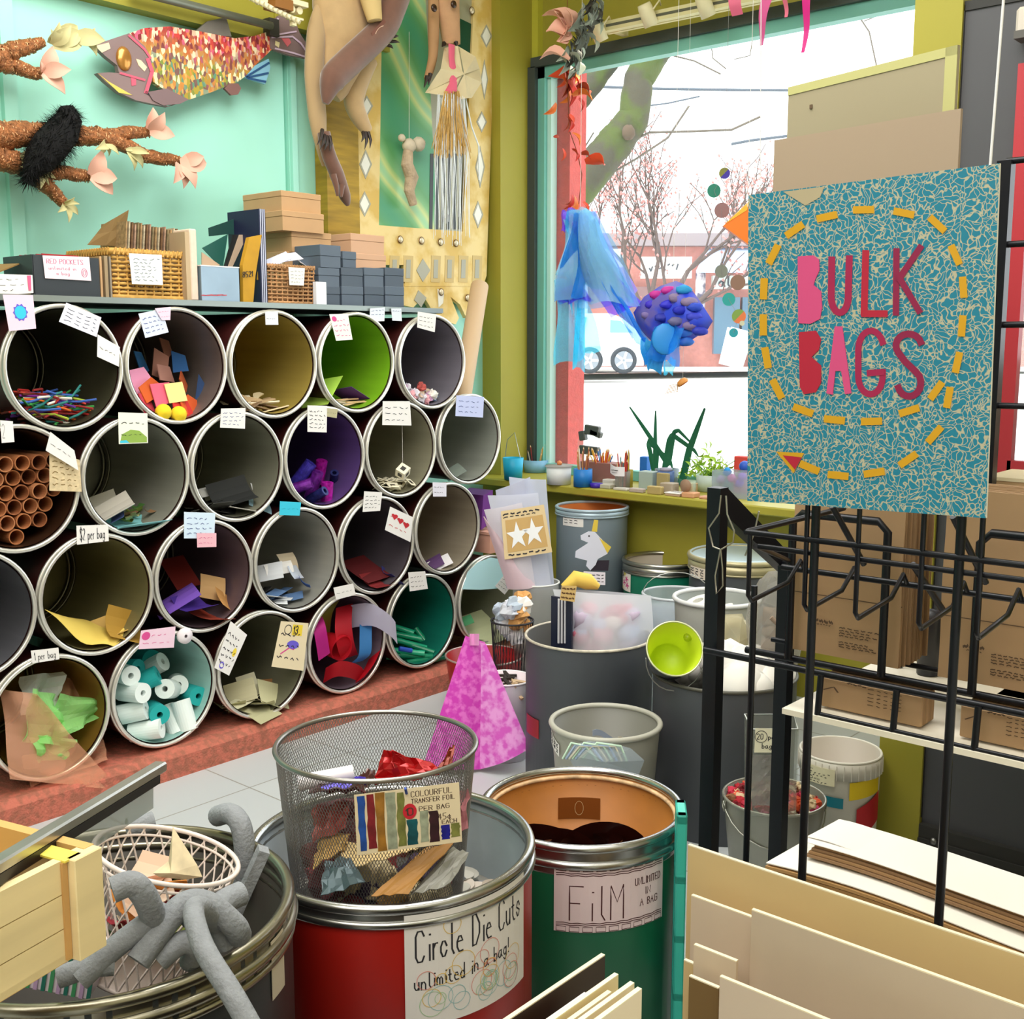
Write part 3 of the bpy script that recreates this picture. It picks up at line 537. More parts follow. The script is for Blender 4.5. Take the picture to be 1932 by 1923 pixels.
# second-row papers
for key, px, py, d, w_, h_, hexc, rot, lab, nm in (
    ('11', 196, 945, .25, .07, .09, '#d6d0c0', (.5, .9, .2), 'cream card leaning at the back left of the leaf barrel', 'card'),
    ('11', 215, 968, .1, .13, .15, '#cfc9bd', (.5, .35, .3), 'large beige card lying in the leaf barrel', 'card'),
    ('11', 252, 992, .05, .17, .2, '#7cc0c4', (-.02, .12, -.1), 'teal sheet on the floor of the leaf barrel', 'sheet'),
    ('11', 222, 978, .06, .05, .05, '#3b4a7a', (.5, .5, .6), 'small blue and white scrap in the leaf barrel', 'scrap'),
    ('12', 437, 935, .1, .13, .16, '#1d1f1e', (.25, .75, .1), 'large black photo sheet leaning in the photo barrel', 'photo sheet'),
    ('12', 495, 928, .12, .06, .1, '#e4e4e6', (-.5, .9, .4), 'white card behind the black photo sheets', 'card'),
    ('12', 398, 925, .16, .04, .1, '#c9c9c6', (.3, 1.0, .1), 'narrow white card left of the large black sheet', 'card'),
    ('12', 490, 950, .06, .08, .1, '#7f9fae', (-.5, .5, .5), 'grey blue card at the right of the photo barrel', 'card'),
    ('23', 510, 1078, .1, .07, .1, '#dfe2e8', (.4, 1.15, .5), 'white card on the left of the white card heap', 'card'),
    ('23', 527, 1072, .1, .05, .12, '#e9e6e2', (.1, 1.2, .1), 'cream white card in the middle of the white card heap', 'card'),
    ('23', 545, 1060, .14, .08, .09, '#d9c8ac', (-.1, 1.2, 0), 'tan card at the back of the white card heap', 'card'),
    ('23', 557, 1080, .1, .06, .11, '#d4dcec', (-.3, 1.1, -.3), 'pale blue card on the right of the white card heap', 'card'),
    ('23', 572, 1100, .06, .06, .07, '#31569a', (-.5, .8, -.5), 'bright blue card at the right of the white card heap', 'card'),
    ('24', 690, 1075, .13, .2, .14, '#5e0f14', (.1, .45, 0), 'large maroon felt sheet in the dark heart barrel', 'felt'),
    ('24', 738, 1092, .06, .1, .1, '#2f2f70', (-.7, .3, .3), 'navy felt piece beside the maroon felt', 'felt'),
    ('24', 712, 1104, .03, .16, .08, '#7a1418', (0, .3, 0), 'dark red felt piece at the mouth of the heart barrel', 'felt'),
    ('25', 815, 1062, .08, .07, .1, '#5a3a6a', (.6, .7, .4), 'purple wisp of paper in the nearly empty barrel', 'paper'),
    ('25', 828, 1064, .06, .06, .12, '#e6e2e4', (.5, .8, .2), 'white wisp of paper in the nearly empty barrel', 'paper'),
    ('22', 340, 1080, .25, .17, .1, '#7d1f16', (.1, .7, .1), 'dark red sheet at the back of the purple paper barrel', 'sheet'),
    ('22', 330, 1130, .1, .12, .17, '#7b52c0', (.5, .3, .3), 'lilac sheet in the purple paper barrel', 'sheet'),
    ('22', 365, 1145, .05, .13, .12, '#35127a', (0, .35, -.1), 'deep purple sheet in the purple paper barrel', 'sheet'),
    ('22', 402, 1108, .1, .1, .1, '#c39a66', (-.5, 1.0, .7), 'tan sheet standing in the purple paper barrel', 'sheet'),
    ('22', 425, 1135, .05, .09, .11, '#c08a4c', (-.8, .8, .2), 'light brown sheet at the right of the purple paper barrel', 'sheet'),
    ('22', 395, 1165, .03, .16, .1, '#8a2c16', (-.2, .25, -.3), 'rust red sheet at the mouth of the purple paper barrel', 'sheet'),
    ('33', 455, 1310, .1, .1, .12, '#c6bf9a', (.3, .8, .4), 'cream paper on the left in the calendar barrel', 'paper'),
    ('33', 470, 1295, .14, .1, .08, '#d9d4b4', (.2, .9, .1), 'pale paper at the back of the calendar barrel', 'paper'),
    ('33', 500, 1292, .13, .05, .09, '#9a6a3c', (-.2, .9, .2), 'brown paper piece in the calendar barrel', 'paper'),
    ('33', 515, 1310, .06, .12, .13, '#c9c59a', (-.5, .7, .5), 'large cream paper on the right in the calendar barrel', 'paper'),
    ('33', 480, 1338, .03, .17, .14, '#b8b48c', (0, .3, -.3), 'cream paper at the mouth of the calendar barrel', 'paper'),
    ('21', 205, 1192, .09, .13, .12, '#cfa85a', (.3, .45, .3), 'kraft sheet at the back right of the yellow sheet barrel', 'sheet'),
    ('21', 232, 1185, .05, .13, .14, '#a9812c', (-.6, .9, .5), 'folded ochre sheet on the right of the yellow sheet barrel', 'sheet'),
    ('36', 905, 1185, .05, .2, .2, '#c2c69c', (.1, .75, 0), 'large cream sheet in the cloud tag barrel', 'sheet'),
    ('36', 880, 1170, .03, .05, .06, '#3f8a5a', (.4, .8, .3), 'green paper scrap in the cloud tag barrel', 'paper'),
    ('15', 855, 890, .08, .08, .1, '#b9c0b6', (.5, .5, .2), 'clear slide sheet in the last barrel of the second row', 'film')):
    o = paper(w_, h_, hexc, curl=R.uniform(-.5, .8), name={'sheet': 'paper_sheet', 'felt': 'felt_sheet', 'film': 'slide_sheet', 'scrap': 'paper_scrap', 'photo sheet': 'photo_sheet'}.get(nm, 'paper_card'))
    if nm == 'film': o.data.materials[0] = glassy('#c8d4cc', .35, .1)
    o.matrix_world = TRS(PX(px, py, XF - d), (0, 0, -rot[2])) @ Euler((rot[0], rot[1] - .1, 0)).to_matrix().to_4x4(); tag(o, lab, nm)
scat('11', 16, [paper(.05, .022, h, .8, 'dried_leaf', t=.001, wedge=.5) for h in ('#6a7a2a', '#7a5a3a', '#3f6a2c', '#8a8a5a')], 'small dried leaf in the second-row barrel with the hill card', 'leaf', 'dried leaves', -.1, .5, .04, .16, .02, .05, None, 11)
scat('12', 12, [paper(.13, .1, h, .1, 'photo_sheet') for h in ('#232422', '#3a3a36', '#c9c6bc', '#191a1c')], 'black or grey photo sheet in the photo barrel', 'photo sheet', 'photo sheets', -.4, .45, .03, .2, .01, .045, flatish, 12)
scat('23', 14, [paper(.09, .06, h, .1, 'paper_card') for h in ('#1e2c4a', '#dfe2e4', '#5a7aa6', '#2a2a2c')], 'small card lying in the barrel with the turquoise tag', 'card', 'cards under the turquoise tag', -.5, .2, .03, .16, .006, .05, flatish, 13)
scat('33', 12, [paper(.12, .07, h, .1, 'paper_strip') for h in ('#b9b48a', '#3a382a', '#d8d4b2', '#8f8a62')], 'cream paper strip in the calendar barrel', 'paper', 'strips in the calendar barrel', -.5, .4, .03, .16, .006, .045, flatish, 14)
# yellow sheet slumped over the rim
m = MB(); A, B_, C_, D_ = PX(85, 1150, XF - .02), PX(215, 1222, XF + .005), PX(262, 1190, XF - .02), PX(135, 1170, XF - .2)
m.grid(lambda u, v: (A.lerp(B_, u)).lerp(D_.lerp(C_, u), v) + V((.0, 0, -.035 * sin(pi * u) * (1 - v) + .01 * sin(9 * u))), 12, 6, thick=.0012)
single('paper_sheet', 'bright yellow sheet slumped along the mouth of its barrel', 'sheet', m, mat('#e8cb62', .7))
# purple glitter rolls
GL = {h: mat(h, .3, .4, noise=.5, scale=60) for h in ('#c21fae', '#4a3fb8', '#7a2a9a', '#2a2f6a')}
for k, (px, py, d, h, rz, ry, L_, r_, lab) in enumerate(((617, 928, .05, '#c21fae', 0, 1.45, .08, .024, 'magenta glitter roll standing at the mouth of the purple barrel'), (572, 893, .12, '#4a3fb8', .7, .9, .11, .026, 'blue glitter roll leaning left in the purple barrel'), (592, 915, .1, '#7a2a9a', .3, 1.2, .12, .024, 'violet glitter roll in the middle of the purple barrel'), (604, 890, .15, '#c21fae', -.2, 1.2, .1, .024, 'magenta glitter roll at the back of the purple barrel'), (598, 935, .05, '#2a2f6a', .3, .5, .09, .02, 'dark blue glitter roll low in the purple barrel'), (568, 918, .06, '#7a2a9a', .8, .3, .09, .022, 'violet glitter roll at the left of the purple barrel'), (630, 905, .12, '#2a2f6a', -.6, .8, .09, .018, 'dark blue glitter roll at the right of the purple barrel'))):
    o = tubeobj(L_, r_, '#000000', 'glitter_roll', .5); o.data.materials[0] = GL[h]; o.matrix_world = TRS(PX(px, py, XF - d), (0, -ry, rz)); tag(o, lab, 'ribbon roll')
# slide frames and the hanging slide cube
def slide():
    m = MB(); s_ = .024
    for a in ((0, s_ * .75, s_ * 2, s_ * .5), (0, -s_ * .75, s_ * 2, s_ * .5), (-s_ * .75, 0, s_ * .5, s_), (s_ * .75, 0, s_ * .5, s_)): m.box((a[0], a[1], 0), (a[2], a[3], .002))
    m.box((0, 0, 0), (s_, s_, .0008), 1); return single('photo_slide', None, None, m, [mat('#eee6cc', .6), mat('#2a2622', .3)], (0, 0, 0))
scat('14', 26, [slide()], 'cream slide frame lying in the hanging cube barrel', 'slide', 'slide frames', -.5, .45, .02, .2, .006, .05, flatish, 15)
cc = PX(760, 890, XF + .0); T = Thing('slide_cube', 'small cube of cream slide frames hanging on a thread in its barrel', 'ornament', cc); Mq = TRS(cc, (.7, .5, .4)); m = MB(); s_ = .023
m.box((0, 0, 0), (s_ * 2, s_ * 2, s_ * 2), 0, Mq)
for ax in range(3):
    for sg in (-1, 1):
        q = [0, 0, 0]; q[ax] = sg * s_ * 1.01; dd = [s_ * .9] * 3; dd[ax] = .001; m.box(q, dd, 1, Mq)
T.part('cube', m, [mat('#eee6cc', .6), mat('#2a2622', .3)]); m = MB(); m.tube([cc + V((0, 0, .03)), V((cc.x, cc.y, DRUMS['14'][1].z + DRUMS['14'][2]))], .0008, 4); T.part('thread', m, WHITE)
# tulle netting
def cloth(name, label, cat, pts, film, amp=.012, nu=10, nv=8, seed=0, group=None):
    """a limp sheet through 4 world corners, crumpled"""
    q = random.Random(seed); A, B_, C_, D_ = [V(p) for p in pts]; m = MB(); ph = [q.uniform(0, 6) for _ in range(4)]
    nn = (B_ - A).cross(D_ - A).normalized()
    m.grid(lambda u, v: (A.lerp(B_, u)).lerp(D_.lerp(C_, u), v) + nn * amp * (sin(9 * u + ph[0] + 3 * v) + sin(8 * v + ph[1] - 4 * u) + .6 * sin(17 * u * v + ph[2])), nu, nv, thick=.0008, smooth=False)
    return single(name, label, cat, m, film, group=group)
ORG = glassy('#ffc4a0', .26, .5); GRN = glassy('#c4ffae', .5, .5); WHT = glassy('#f6faf6', .55, .5)
P3 = lambda px, py, d: PX(px, py, XF - d)
cloth('tulle_sheet', 'sheer orange tulle hanging out over the barrel rim', 'netting', [P3(0, 1300, .05), P3(70, 1310, -.03), P3(225, 1490, -.06), P3(20, 1470, -.03)], ORG, .008, seed=1)
cloth('tulle_sheet', 'sheer orange tulle along the bottom right of its barrel', 'netting', [P3(40, 1430, .1), P3(190, 1385, .1), P3(205, 1440, 0), P3(60, 1478, .0)], ORG, .012, seed=2)
cloth('tulle_sheet', 'sheer orange tulle at the back right of the tulle barrel', 'netting', [P3(110, 1275, .18), P3(165, 1285, .2), P3(160, 1370, .1), P3(100, 1380, .1)], ORG, .01, seed=3)
cloth('tulle_sheet', 'stiff white tulle rising from the tulle heap', 'netting', [P3(45, 1275, .1), P3(118, 1268, .12), P3(110, 1340, .06), P3(40, 1350, .05)], WHT, .012, seed=4)
cloth('tulle_sheet', 'light green tulle at the centre of the tulle heap', 'netting', [P3(50, 1300, .04), P3(105, 1310, .04), P3(140, 1410, .0), P3(40, 1400, .0)], GRN, .018, seed=5)
cloth('tulle_sheet', 'light green tulle at the right of the tulle heap', 'netting', [P3(105, 1310, .05), P3(200, 1320, .06), P3(195, 1350, .03), P3(100, 1400, .0)], GRN, .014, seed=6)
cloth('tulle_sheet', 'light green tulle at the front of the tulle heap', 'netting', [P3(55, 1385, .0), P3(140, 1395, .0), P3(130, 1430, -.01), P3(70, 1440, -.01)], GRN, .012, seed=7)
# foam rolls
for k, (px, py, d, white, rz, ry, lab) in enumerate((
    (276, 1241, .2, 0, -.2, .1, 'teal foam roll at the top of the foam heap'), (238, 1262, .14, 0, .3, .1, 'dark teal foam roll at the back left'), (285, 1260, .14, 1, .5, .5, 'white foam roll below the top teal one'),
    (234, 1272, .06, 1, -.1, .1, 'white foam roll facing out at the left'), (270, 1286, .06, 0, .9, .4, 'large teal foam roll slanting across the heap'), (318, 1300, .04, 1, -.8, .3, 'long white foam roll slanting up to the right'),
    (335, 1290, .1, 1, -.5, .2, 'white foam roll behind the long slanting one'), (362, 1310, .05, 0, -.15, .1, 'teal foam roll facing out at the right'), (250, 1306, .02, 1, .15, .1, 'white foam roll facing out below the left one'),
    (294, 1344, .02, 0, -.3, .1, 'bright teal foam roll facing out near the bottom'), (246, 1345, .03, 1, .8, .2, 'white foam roll lying along the bottom left rim'), (276, 1378, .0, 1, .7, .15, 'white foam roll at the very bottom'),
    (348, 1350, .0, 1, .1, -1.2, 'white foam roll standing at the right'), (325, 1360, .04, 1, .0, -.9, 'white foam roll behind the standing one'))):
    o = tubeobj(.115, .036, '#e9f2ee' if white else '#18a6a4', 'foam_roll', .3, .75, 24); o.matrix_world = TRS(PX(px, py, XF - d - .04), (0, -ry, rz)); tag(o, lab, 'foam roll')
m = MB(); q = PX(345, 1199, XF + .012); m.lathe([(.006, 0), (.026, 0), (.028, .004), (.028, .02), (.006, .02)], 24, frame(q, (0, 1, .1), (0, -.1, 1))); DRUMS['32'][0].part('foam_disc', m, mat('#efe6ea', .8), 'slice of white foam roll glued on the tag')
# mesh ribbon
REDM = glassy('#e02436', .72, .5); PNKM = glassy('#e83ab0', .7, .5); BLUM = glassy('#58a8e8', .65, .5); LAV = glassy('#e4e0f2', .7, .4); OLV = glassy('#a8a03a', .6, .5)
def ribbon(name, label, pts, wv, film, group=None):
    m = MB(); P = [V(p) for p in pts]; wv = V(wv); n = (len(P) - 1) * 5
    def f(u, v):
        t = u * (len(P) - 1); i = min(int(t), len(P) - 2); k = t - i; p0, p1, p2, p3 = P[max(i - 1, 0)], P[i], P[i + 1], P[min(i + 2, len(P) - 1)]
        return .5 * (2 * p1 + (p2 - p0) * k + (2 * p0 - 5 * p1 + 4 * p2 - p3) * k * k + (3 * p1 - p0 - 3 * p2 + p3) * k ** 3) + wv * (v - .5)
    m.grid(f, n, 3, thick=.0008); return single(name, label, 'ribbon', m, film, group=group)
ribbon('mesh_ribbon', 'wide red mesh ribbon standing up in the ribbon barrel', [P3(650, 1143, .08), P3(648, 1180, .02), P3(652, 1215, .0), P3(660, 1240, .03)], (-.01, .10, 0), REDM)
m = MB(); q = P3(645, 1222, .0); m.lathe([(.052, 0), (.05, -.02), (.03, -.08), (.012, -.12)], 20, frame(q, (0, 1, 0), (0, 0, 1)) @ TRS(rot=(.3, 0, 0))); m.lathe([(.056, 0), (.05, -.06)], 20, frame(q, (0, 1, 0), (0, 0, 1)))
single('mesh_roll', 'red roll of mesh facing out of the ribbon barrel', 'ribbon roll', m, REDM)
ribbon('mesh_ribbon', 'red mesh ribbon heaped at the bottom of the ribbon barrel', [P3(612, 1275, .06), P3(640, 1262, .0), P3(675, 1270, .0), P3(690, 1290, .05)], (.02, 0, .07), REDM)
ribbon('mesh_ribbon', 'red mesh ribbon at the bottom right of the ribbon barrel', [P3(676, 1285, .0), P3(695, 1260, .0), P3(712, 1225, .03)], (.05, .02, .04), REDM)
ribbon('mesh_ribbon', 'pink mesh ribbon at the left of the ribbon barrel', [P3(597, 1170, .04), P3(604, 1190, .0), P3(612, 1240, .0)], (.0, .06, .02), PNKM)
ribbon('mesh_ribbon', 'blue mesh ribbon curling right of the red roll', [P3(690, 1165, .06), P3(690, 1200, .01), P3(688, 1235, -.01), P3(672, 1250, .03)], (.01, .06, 0), BLUM)
ribbon('mesh_ribbon', 'lavender ribbon sticking out of the ribbon barrel to the right', [P3(655, 1165, .1), P3(700, 1160, .0), P3(735, 1180, -.04), P3(748, 1195, -.05)], (0, -.01, .10), LAV)
ribbon('mesh_ribbon', 'olive mesh ribbon at the back left of the ribbon barrel', [P3(632, 1130, .1), P3(615, 1160, .08), P3(610, 1200, .1)], (.0, .07, 0), OLV)
# green tubes
gt = [tubeobj(.15, .013, h, 'green_tube', .8, .3) for h in ('#12946a', '#1fa67c', '#0e7f5c')]
for k, (px, py, d, rz, ry) in enumerate(((765, 1200, .1, .7, -.2), (775, 1215, .08, .8, -.3), (790, 1222, .05, .6, -.3), (802, 1210, .1, .2, -.8), (770, 1230, .04, .7, -.1), (785, 1238, .02, 1.0, -.1), (812, 1236, .03, 1.5, .1), (760, 1238, .06, .9, 0), (795, 1246, .0, 1.3, 0), (828, 1230, .06, .3, -.5), (752, 1185, .14, .6, -.3), (815, 1246, .01, 1.5, 0), (780, 1200, .15, .5, -.4))):
    place(gt[k % 3], TRS(PX(px, py, XF - d - .03), (0, -ry, rz)), 'green plastic tube in the dark teal barrel', 'tube', 'green tubes')
m = MB(); Mq = frame(P3(765, 1226, .03), (.5, 1, -.3), (0, .3, 1)); m.tube([Mq @ V((-.03, 0, 0)), Mq @ V((.03, 0, 0))], .011, 10); single('blue_tube', 'short blue tube among the green tubes', 'tube', m, mat('#2448b0', .3))
# ================================================================ things on the shelf board
SZ = 1.7095
KRAFT = mat('#c39a6e', .75, noise=.05); KRAFTD = mat('#8f7040', .8); CHAR = mat('#3c444e', .6); CHARL = mat('#566270', .55)
def sbox(px0, px1, pyt, xf, dep, pyb=None):
    """upright box on the shelf from the pixel columns of its front: centre, size"""
    z0 = SZ if pyb is None else PX((px0 + px1) / 2, pyb, xf).z
    a, b_ = PX(px0, 560, xf).y, PX(px1, 560, xf).y; z1 = PX((px0 + px1) / 2, pyt, xf).z
    return V((xf - dep / 2, (a + b_) / 2, (z0 + z1) / 2)), V((dep, b_ - a, z1 - z0))
def carton(name, label, c, d, mats, lid=.4, group=None, extra=None):
    T = Thing(name, label, 'box', c - V((0, 0, d.z / 2)), group); m = MB(); hz = d.z * (1 - lid)
    m.box((c.x, c.y, c.z - d.z / 2 + hz / 2), (d.x - .004, d.y - .004, hz), 0); T.part('box_base', m, mats)
    m = MB(); m.box((c.x, c.y, c.z + d.z / 2 - (d.z - hz) / 2 + .0005), (d.x, d.y, d.z - hz), 0, bev=.002); T.part('lid', m, mats); return T
def note(T, px4, xf, paper_=WHITE, lines=4, ink=INK, text=None, name='label_card', label='handwritten label card'):
    f = quadmap([PX(a, b_, xf) for a, b_ in px4]); m = MB(); m.sheet2(1, 1, f, 0, 1)
    if text:
        for t, x, y, h in text: m.text(t, x, y, h, f, 1, wd=.018, fit=.55)
    else:
        for i in range(lines): scribble(m, f, .12, R.uniform(.6, .92), .88 - .8 * (i + .5) / lines, .018)
    T.part(name, m, [paper_, ink], label)
# far left box with the pink striped label
c, d = sbox(-60, 58, 520, -3.64, .26); T = Thing('storage_box', 'cardboard box with a pink striped label at the left end of the shelf', 'box', c - V((0, 0, d.z / 2)))
m = MB(); m.box(c, d); m.box((c.x - .05, c.y + .02, c.z + d.z / 2 + .02), (.2, .16, .004), 1, rot=(.35, 0, .3)); T.part('box_body', m, [mat('#a88a58', .8), KRAFTD])
note(T, [(-40, 516), (61, 519), (63, 553), (-38, 560)], -3.632, lines=3)
m = MB(); f = quadmap([PX(a, b_, -3.630) for a, b_ in ((51, 520), (58, 520), (59, 548), (54, 548))]); m.sheet2(1, 1, f); T.part('pink_stripe', m, mat('#e8608a', .7))
# black box RED POCKETS
c, d = sbox(66, 188, 484, -3.66, .2); T = Thing('card_box', 'black card box lettered RED POCKETS with red packets inside', 'box', c - V((0, 0, d.z / 2)))
m = MB(); th = .006
m.box((c.x + d.x / 2, c.y, c.z), (th, d.y, d.z), 0); m.box((c.x, c.y - d.y / 2, c.z), (d.x, th, d.z)); m.box((c.x, c.y + d.y / 2, c.z), (d.x, th, d.z)); m.box((c.x - d.x / 2, c.y, c.z), (th, d.y, d.z)); m.box((c.x, c.y, c.z - d.z / 2 + .003), (d.x, d.y, th))
T.part('box_body', m, mat('#30363c', .55)); f = quadmap([PX(a, b_, -3.654) for a, b_ in ((80, 482), (168, 485), (172, 530), (85, 525))]); m = MB(); m.sheet2(1, 1, f)
m.text('RED POCKETS', .07, .66, .2, f, 1, wd=.014, fit=.8); m.text('unlimited in', .1, .4, .14, f, 1, wd=.01, fit=.6); m.text('a bag', .25, .18, .14, f, 1, wd=.01, fit=.3); ring2(m, f, .86, .32, .06, .18, .014, 1); ring2(m, f, .86, .32, .03, .1, .012, 1)
T.part('label_card', m, [mat('#f2dfe6', .7), mat('#c8608a', .7)], 'pink white card lettered RED POCKETS')
for k in range(5):
    m = MB(); m.box((c.x - .05 + .03 * k, c.y - .02 + .004 * k, c.z + .012), (.004, .13, d.z - .01)); single('red_packet', ('red paper packet in the black box, %s' % ('front of the row', 'second of the row', 'middle of the row', 'fourth of the row', 'back of the row')[4 - k]), 'packet', m, mat('#b8202a', .6), group='red packets')
# kraft cards standing between box and basket
for k, (px, py, t) in enumerate(((193, 484, .008), (203, 483, .012), (211, 484, .006))):
    p = PX(px, 560, -3.67); z1 = PX(px, py, -3.67).z; m = MB(); m.box((-3.77, p.y, (SZ + z1) / 2), (.2, t, z1 - SZ)); single('kraft_card', ('kraft cards on edge beside the black box, nearest it', 'kraft cards on edge beside the black box, thick middle one', 'grey kraft card on edge against the wicker tray')[k], 'card', m, [KRAFT, mat('#a08a6a', .8), mat('#94897a', .8)][k])
# wicker weave
WICK = mat('#cfa050', .7, noise=.25, scale=30); WICK2 = mat('#b98a5c', .75, noise=.3, scale=30)
def basket(name, label, c, d, m_, rows, posts, taper=.0, rim=.008, sr=.004):
    T = Thing(name, label, 'basket', c - V((0, 0, d.z / 2))); hx, hy = d.x / 2, d.y / 2; z0 = c.z - d.z / 2
    def per(t, z, off):
        k = 1 - taper * (1 - (z - z0) / d.z); L_ = 2 * (2 * hx + 2 * hy); s_ = (t % 1) * L_; a, b_ = hx * k, hy * k
        for nx, ny, ln, p in ((1, 0, 2 * hy, 0), (0, 1, 2 * hx, 1), (-1, 0, 2 * hy, 2), (0, -1, 2 * hx, 3)):
            if s_ <= ln: break
            s_ -= ln
        q = s_ / ln * 2 - 1
        x, y = ((a, q * b_), (-q * a, b_), (-a, -q * b_), (q * a, -b_))[p]
        return V((c.x + x + nx * off, c.y + y + ny * off, z))
    m = MB()
    for r_ in range(rows):
        z = z0 + d.z * (r_ + .5) / rows; n = posts * 2; m.tube([per(i / n, z, sr * .9 * (1 if (i // 1 + r_) % 2 else -1)) for i in range(n)], sr, 5, closed=True)
    T.part('weave', m, m_); m = MB()
    for i in range(posts): m.tube([per((i + .5) / posts, z0, 0), per((i + .5) / posts, z0 + d.z, 0)], sr * .8, 5)
    T.part('stakes', m, m_); m = MB(); n = 60
    m.tube([per(i / n, z0 + d.z, 0) for i in range(n)], rim, 6, closed=True)
    for i in range(posts * 2): m.tube([per(i / posts / 2, z0 + d.z, rim * .8) + V((0, 0, -rim)), per((i + .5) / posts / 2, z0 + d.z, rim * .8) + V((0, 0, rim))], rim * .35, 4)
    T.part('rim', m, m_); m = MB(); m.tube([per(i / n, z0 + .004, 0) for i in range(n)], rim, 6, closed=True); m.box((c.x, c.y, z0 + .003), (d.x * (1 - taper) - .004, d.y * (1 - taper) - .004, .005)); T.part('base', m, m_); return T
c, d = sbox(216, 354, 478, -3.67, .3); TB = basket('wicker_tray', 'light wicker tray on the shelf packed with corrugated cards', c, d, WICK, 11, 34, .02, .012, .0055)
note(TB, [(243, 478), (305, 481), (307, 538), (249, 536)], -3.645, lines=7, paper_=mat('#f2f2e8', .7), ink=mat('#6a7a8a', .7))
COR = [mat(h, .85, noise=.35, scale=90) for h in ('#a8885e', '#c2b496', '#7a5a3c', '#b08e76', '#8a7a58')]
for k in range(19):
    px = 238 + 5.6 * k; p = PX(px - 3, 480, -3.72); t_ = PX(px + 6, 418 + .9 * k + R.uniform(-3, 3), -3.72)
    m = MB(); w_ = .17; m.prism([(p.y, SZ + .02), (p.y + .005, SZ + .02), (t_.y + .005, t_.z), (t_.y, t_.z)], w_, frame((-3.74 - w_, 0, 0), (0, 1, 0), (0, 0, 1)))
    single('corrugated_card', 'corrugated card standing in the wicker tray', 'card', m, COR[k % 5], group='corrugated cards')
m = MB(); q = [PX(165, 462, -3.83), PX(233, 465, -3.8), PX(243, 396, -3.78), PX(196, 423, -3.84)]; m.grid(lambda u, v: q[0].lerp(q[1], u).lerp(q[3].lerp(q[2], u), v), 2, 2, thick=.003, smooth=False)
single('cardboard_sheet', 'large brown sheet leaning up behind the wicker tray', 'cardboard', m, mat('#7d6236', .8))
# beige pad
p0, p1 = PX(352, 560, -3.63).y, PX(381, 560, -3.63).y; m = MB(); zt = PX(372, 432, -3.63).z
m.box((-3.76, (p0 + p1) / 2 + .012, (SZ + zt) / 2), (.24, .03, zt - SZ), 0, bev=.004); m.box((-3.76, (p0 + p1) / 2 - .014, (SZ + zt) / 2 - .006), (.24, .018, zt - SZ - .012), 1)
single('paper_pad', 'thick cream pad of paper standing right of the wicker tray', 'pad', m, [mat('#e8d0bc', .7, noise=.05, scale=60), mat('#bfa683', .8)])
# silver box
c, d = sbox(381, 452, 503, -3.63, .15); T = Thing('magazine_box', 'shiny blue grey box with red print on the shelf', 'box', c - V((0, 0, d.z / 2))); m = MB()
m.box(c, d, 0); m.box((c.x, c.y, c.z + d.z / 2), (d.x + .004, d.y + .004, .004), 1); T.part('box_body', m, [mat('#8fa2b0', .3, .5, noise=.15, scale=4), WHITE]); f = quadmap([PX(a, b_, -3.628) for a, b_ in ((382, 553), (425, 553), (425, 561), (382, 561))]); m = MB(); scribble(m, f, .02, .98, .5, .2, 0, .1, 20, 6); T.part('red_print', m, mat('#c4505a', .6))
# green boards, tan boards, mustard folder, navy binder
def leaf(name, label, cat, pxs, xf, dep, mt): m = MB(); m.prism([(PX(a, b_, xf).y, PX(a, b_, xf).z) for a, b_ in pxs], dep, frame((xf - dep, 0, 0), (0, 1, 0), (0, 0, 1))); return single(name, label, cat, m, mt)
GREEND = mat('#12403c', .6)
leaf('green_board', 'dark green board with a notch leaning behind the silver box', 'board', [(394, 430), (495, 395), (496, 446), (430, 442), (395, 446)], -3.80, .004, GREEND)
leaf('green_board', 'dark green board dipping into the silver box', 'board', [(382, 468), (430, 442), (421, 503), (415, 503)], -3.74, .004, mat('#14524a', .6))
leaf('tan_board', 'tan card lying across the silver box', 'card', [(381, 476), (415, 500), (410, 503), (381, 503)], -3.72, .004, mat('#b49a80', .7))
leaf('tan_board', 'tan strip slanting up from the silver box', 'card', [(431, 503), (439, 503), (467, 443), (452, 443)], -3.745, .006, mat('#b8a088', .7))
leaf('black_board', 'black strip slanting between the tan strip and the green board', 'board', [(423, 503), (431, 503), (452, 443), (440, 443)], -3.75, .006, mat('#15181a', .6))
T = Thing('mustard_folder', 'worn mustard folder standing on the shelf', 'folder', PX(475, 572, -3.63)); m = MB(); pf = [(459, 572), (478, 573), (482, 520), (494, 443), (470, 448), (458, 500)]; xf = -3.63
m.prism([(PX(a, b_, xf).y, max(SZ, PX(a, b_, xf).z)) for a, b_ in pf], .02, frame((xf - .02, 0, 0), (0, 1, 0), (0, 0, 1)), 0); T.part('cover', m, mat('#c08f1c', .7, noise=.12, scale=14))
m = MB(); m.prism([(PX(a, b_, xf - .03).y, max(SZ, PX(a, b_, xf - .03).z)) for a, b_ in ((484, 528), (497, 530), (497, 487), (488, 487))], .004, frame((xf - .03, 0, 0), (0, 1, 0), (0, 0, 1)), 0); T.part('flap', m, mat('#b58a24', .7)); f = quadmap([PX(a, b_, xf + .001) for a, b_ in ((456, 511), (480, 509), (480, 523), (456, 526))]); m = MB(); m.text('8521', .08, .15, .7, f, 0, wd=.07, fit=.85); T.part('stamped_number', m, mat('#2a2520', .7))
c, d = sbox(493, 505, 395, -3.64, .2); T = Thing('ring_binder', 'tall navy binder with white stripes right of the mustard folder', 'binder', c - V((0, 0, d.z / 2))); m = MB(); m.box(c, d); T.part('cover', m, mat('#1c2042', .5)); m = MB()
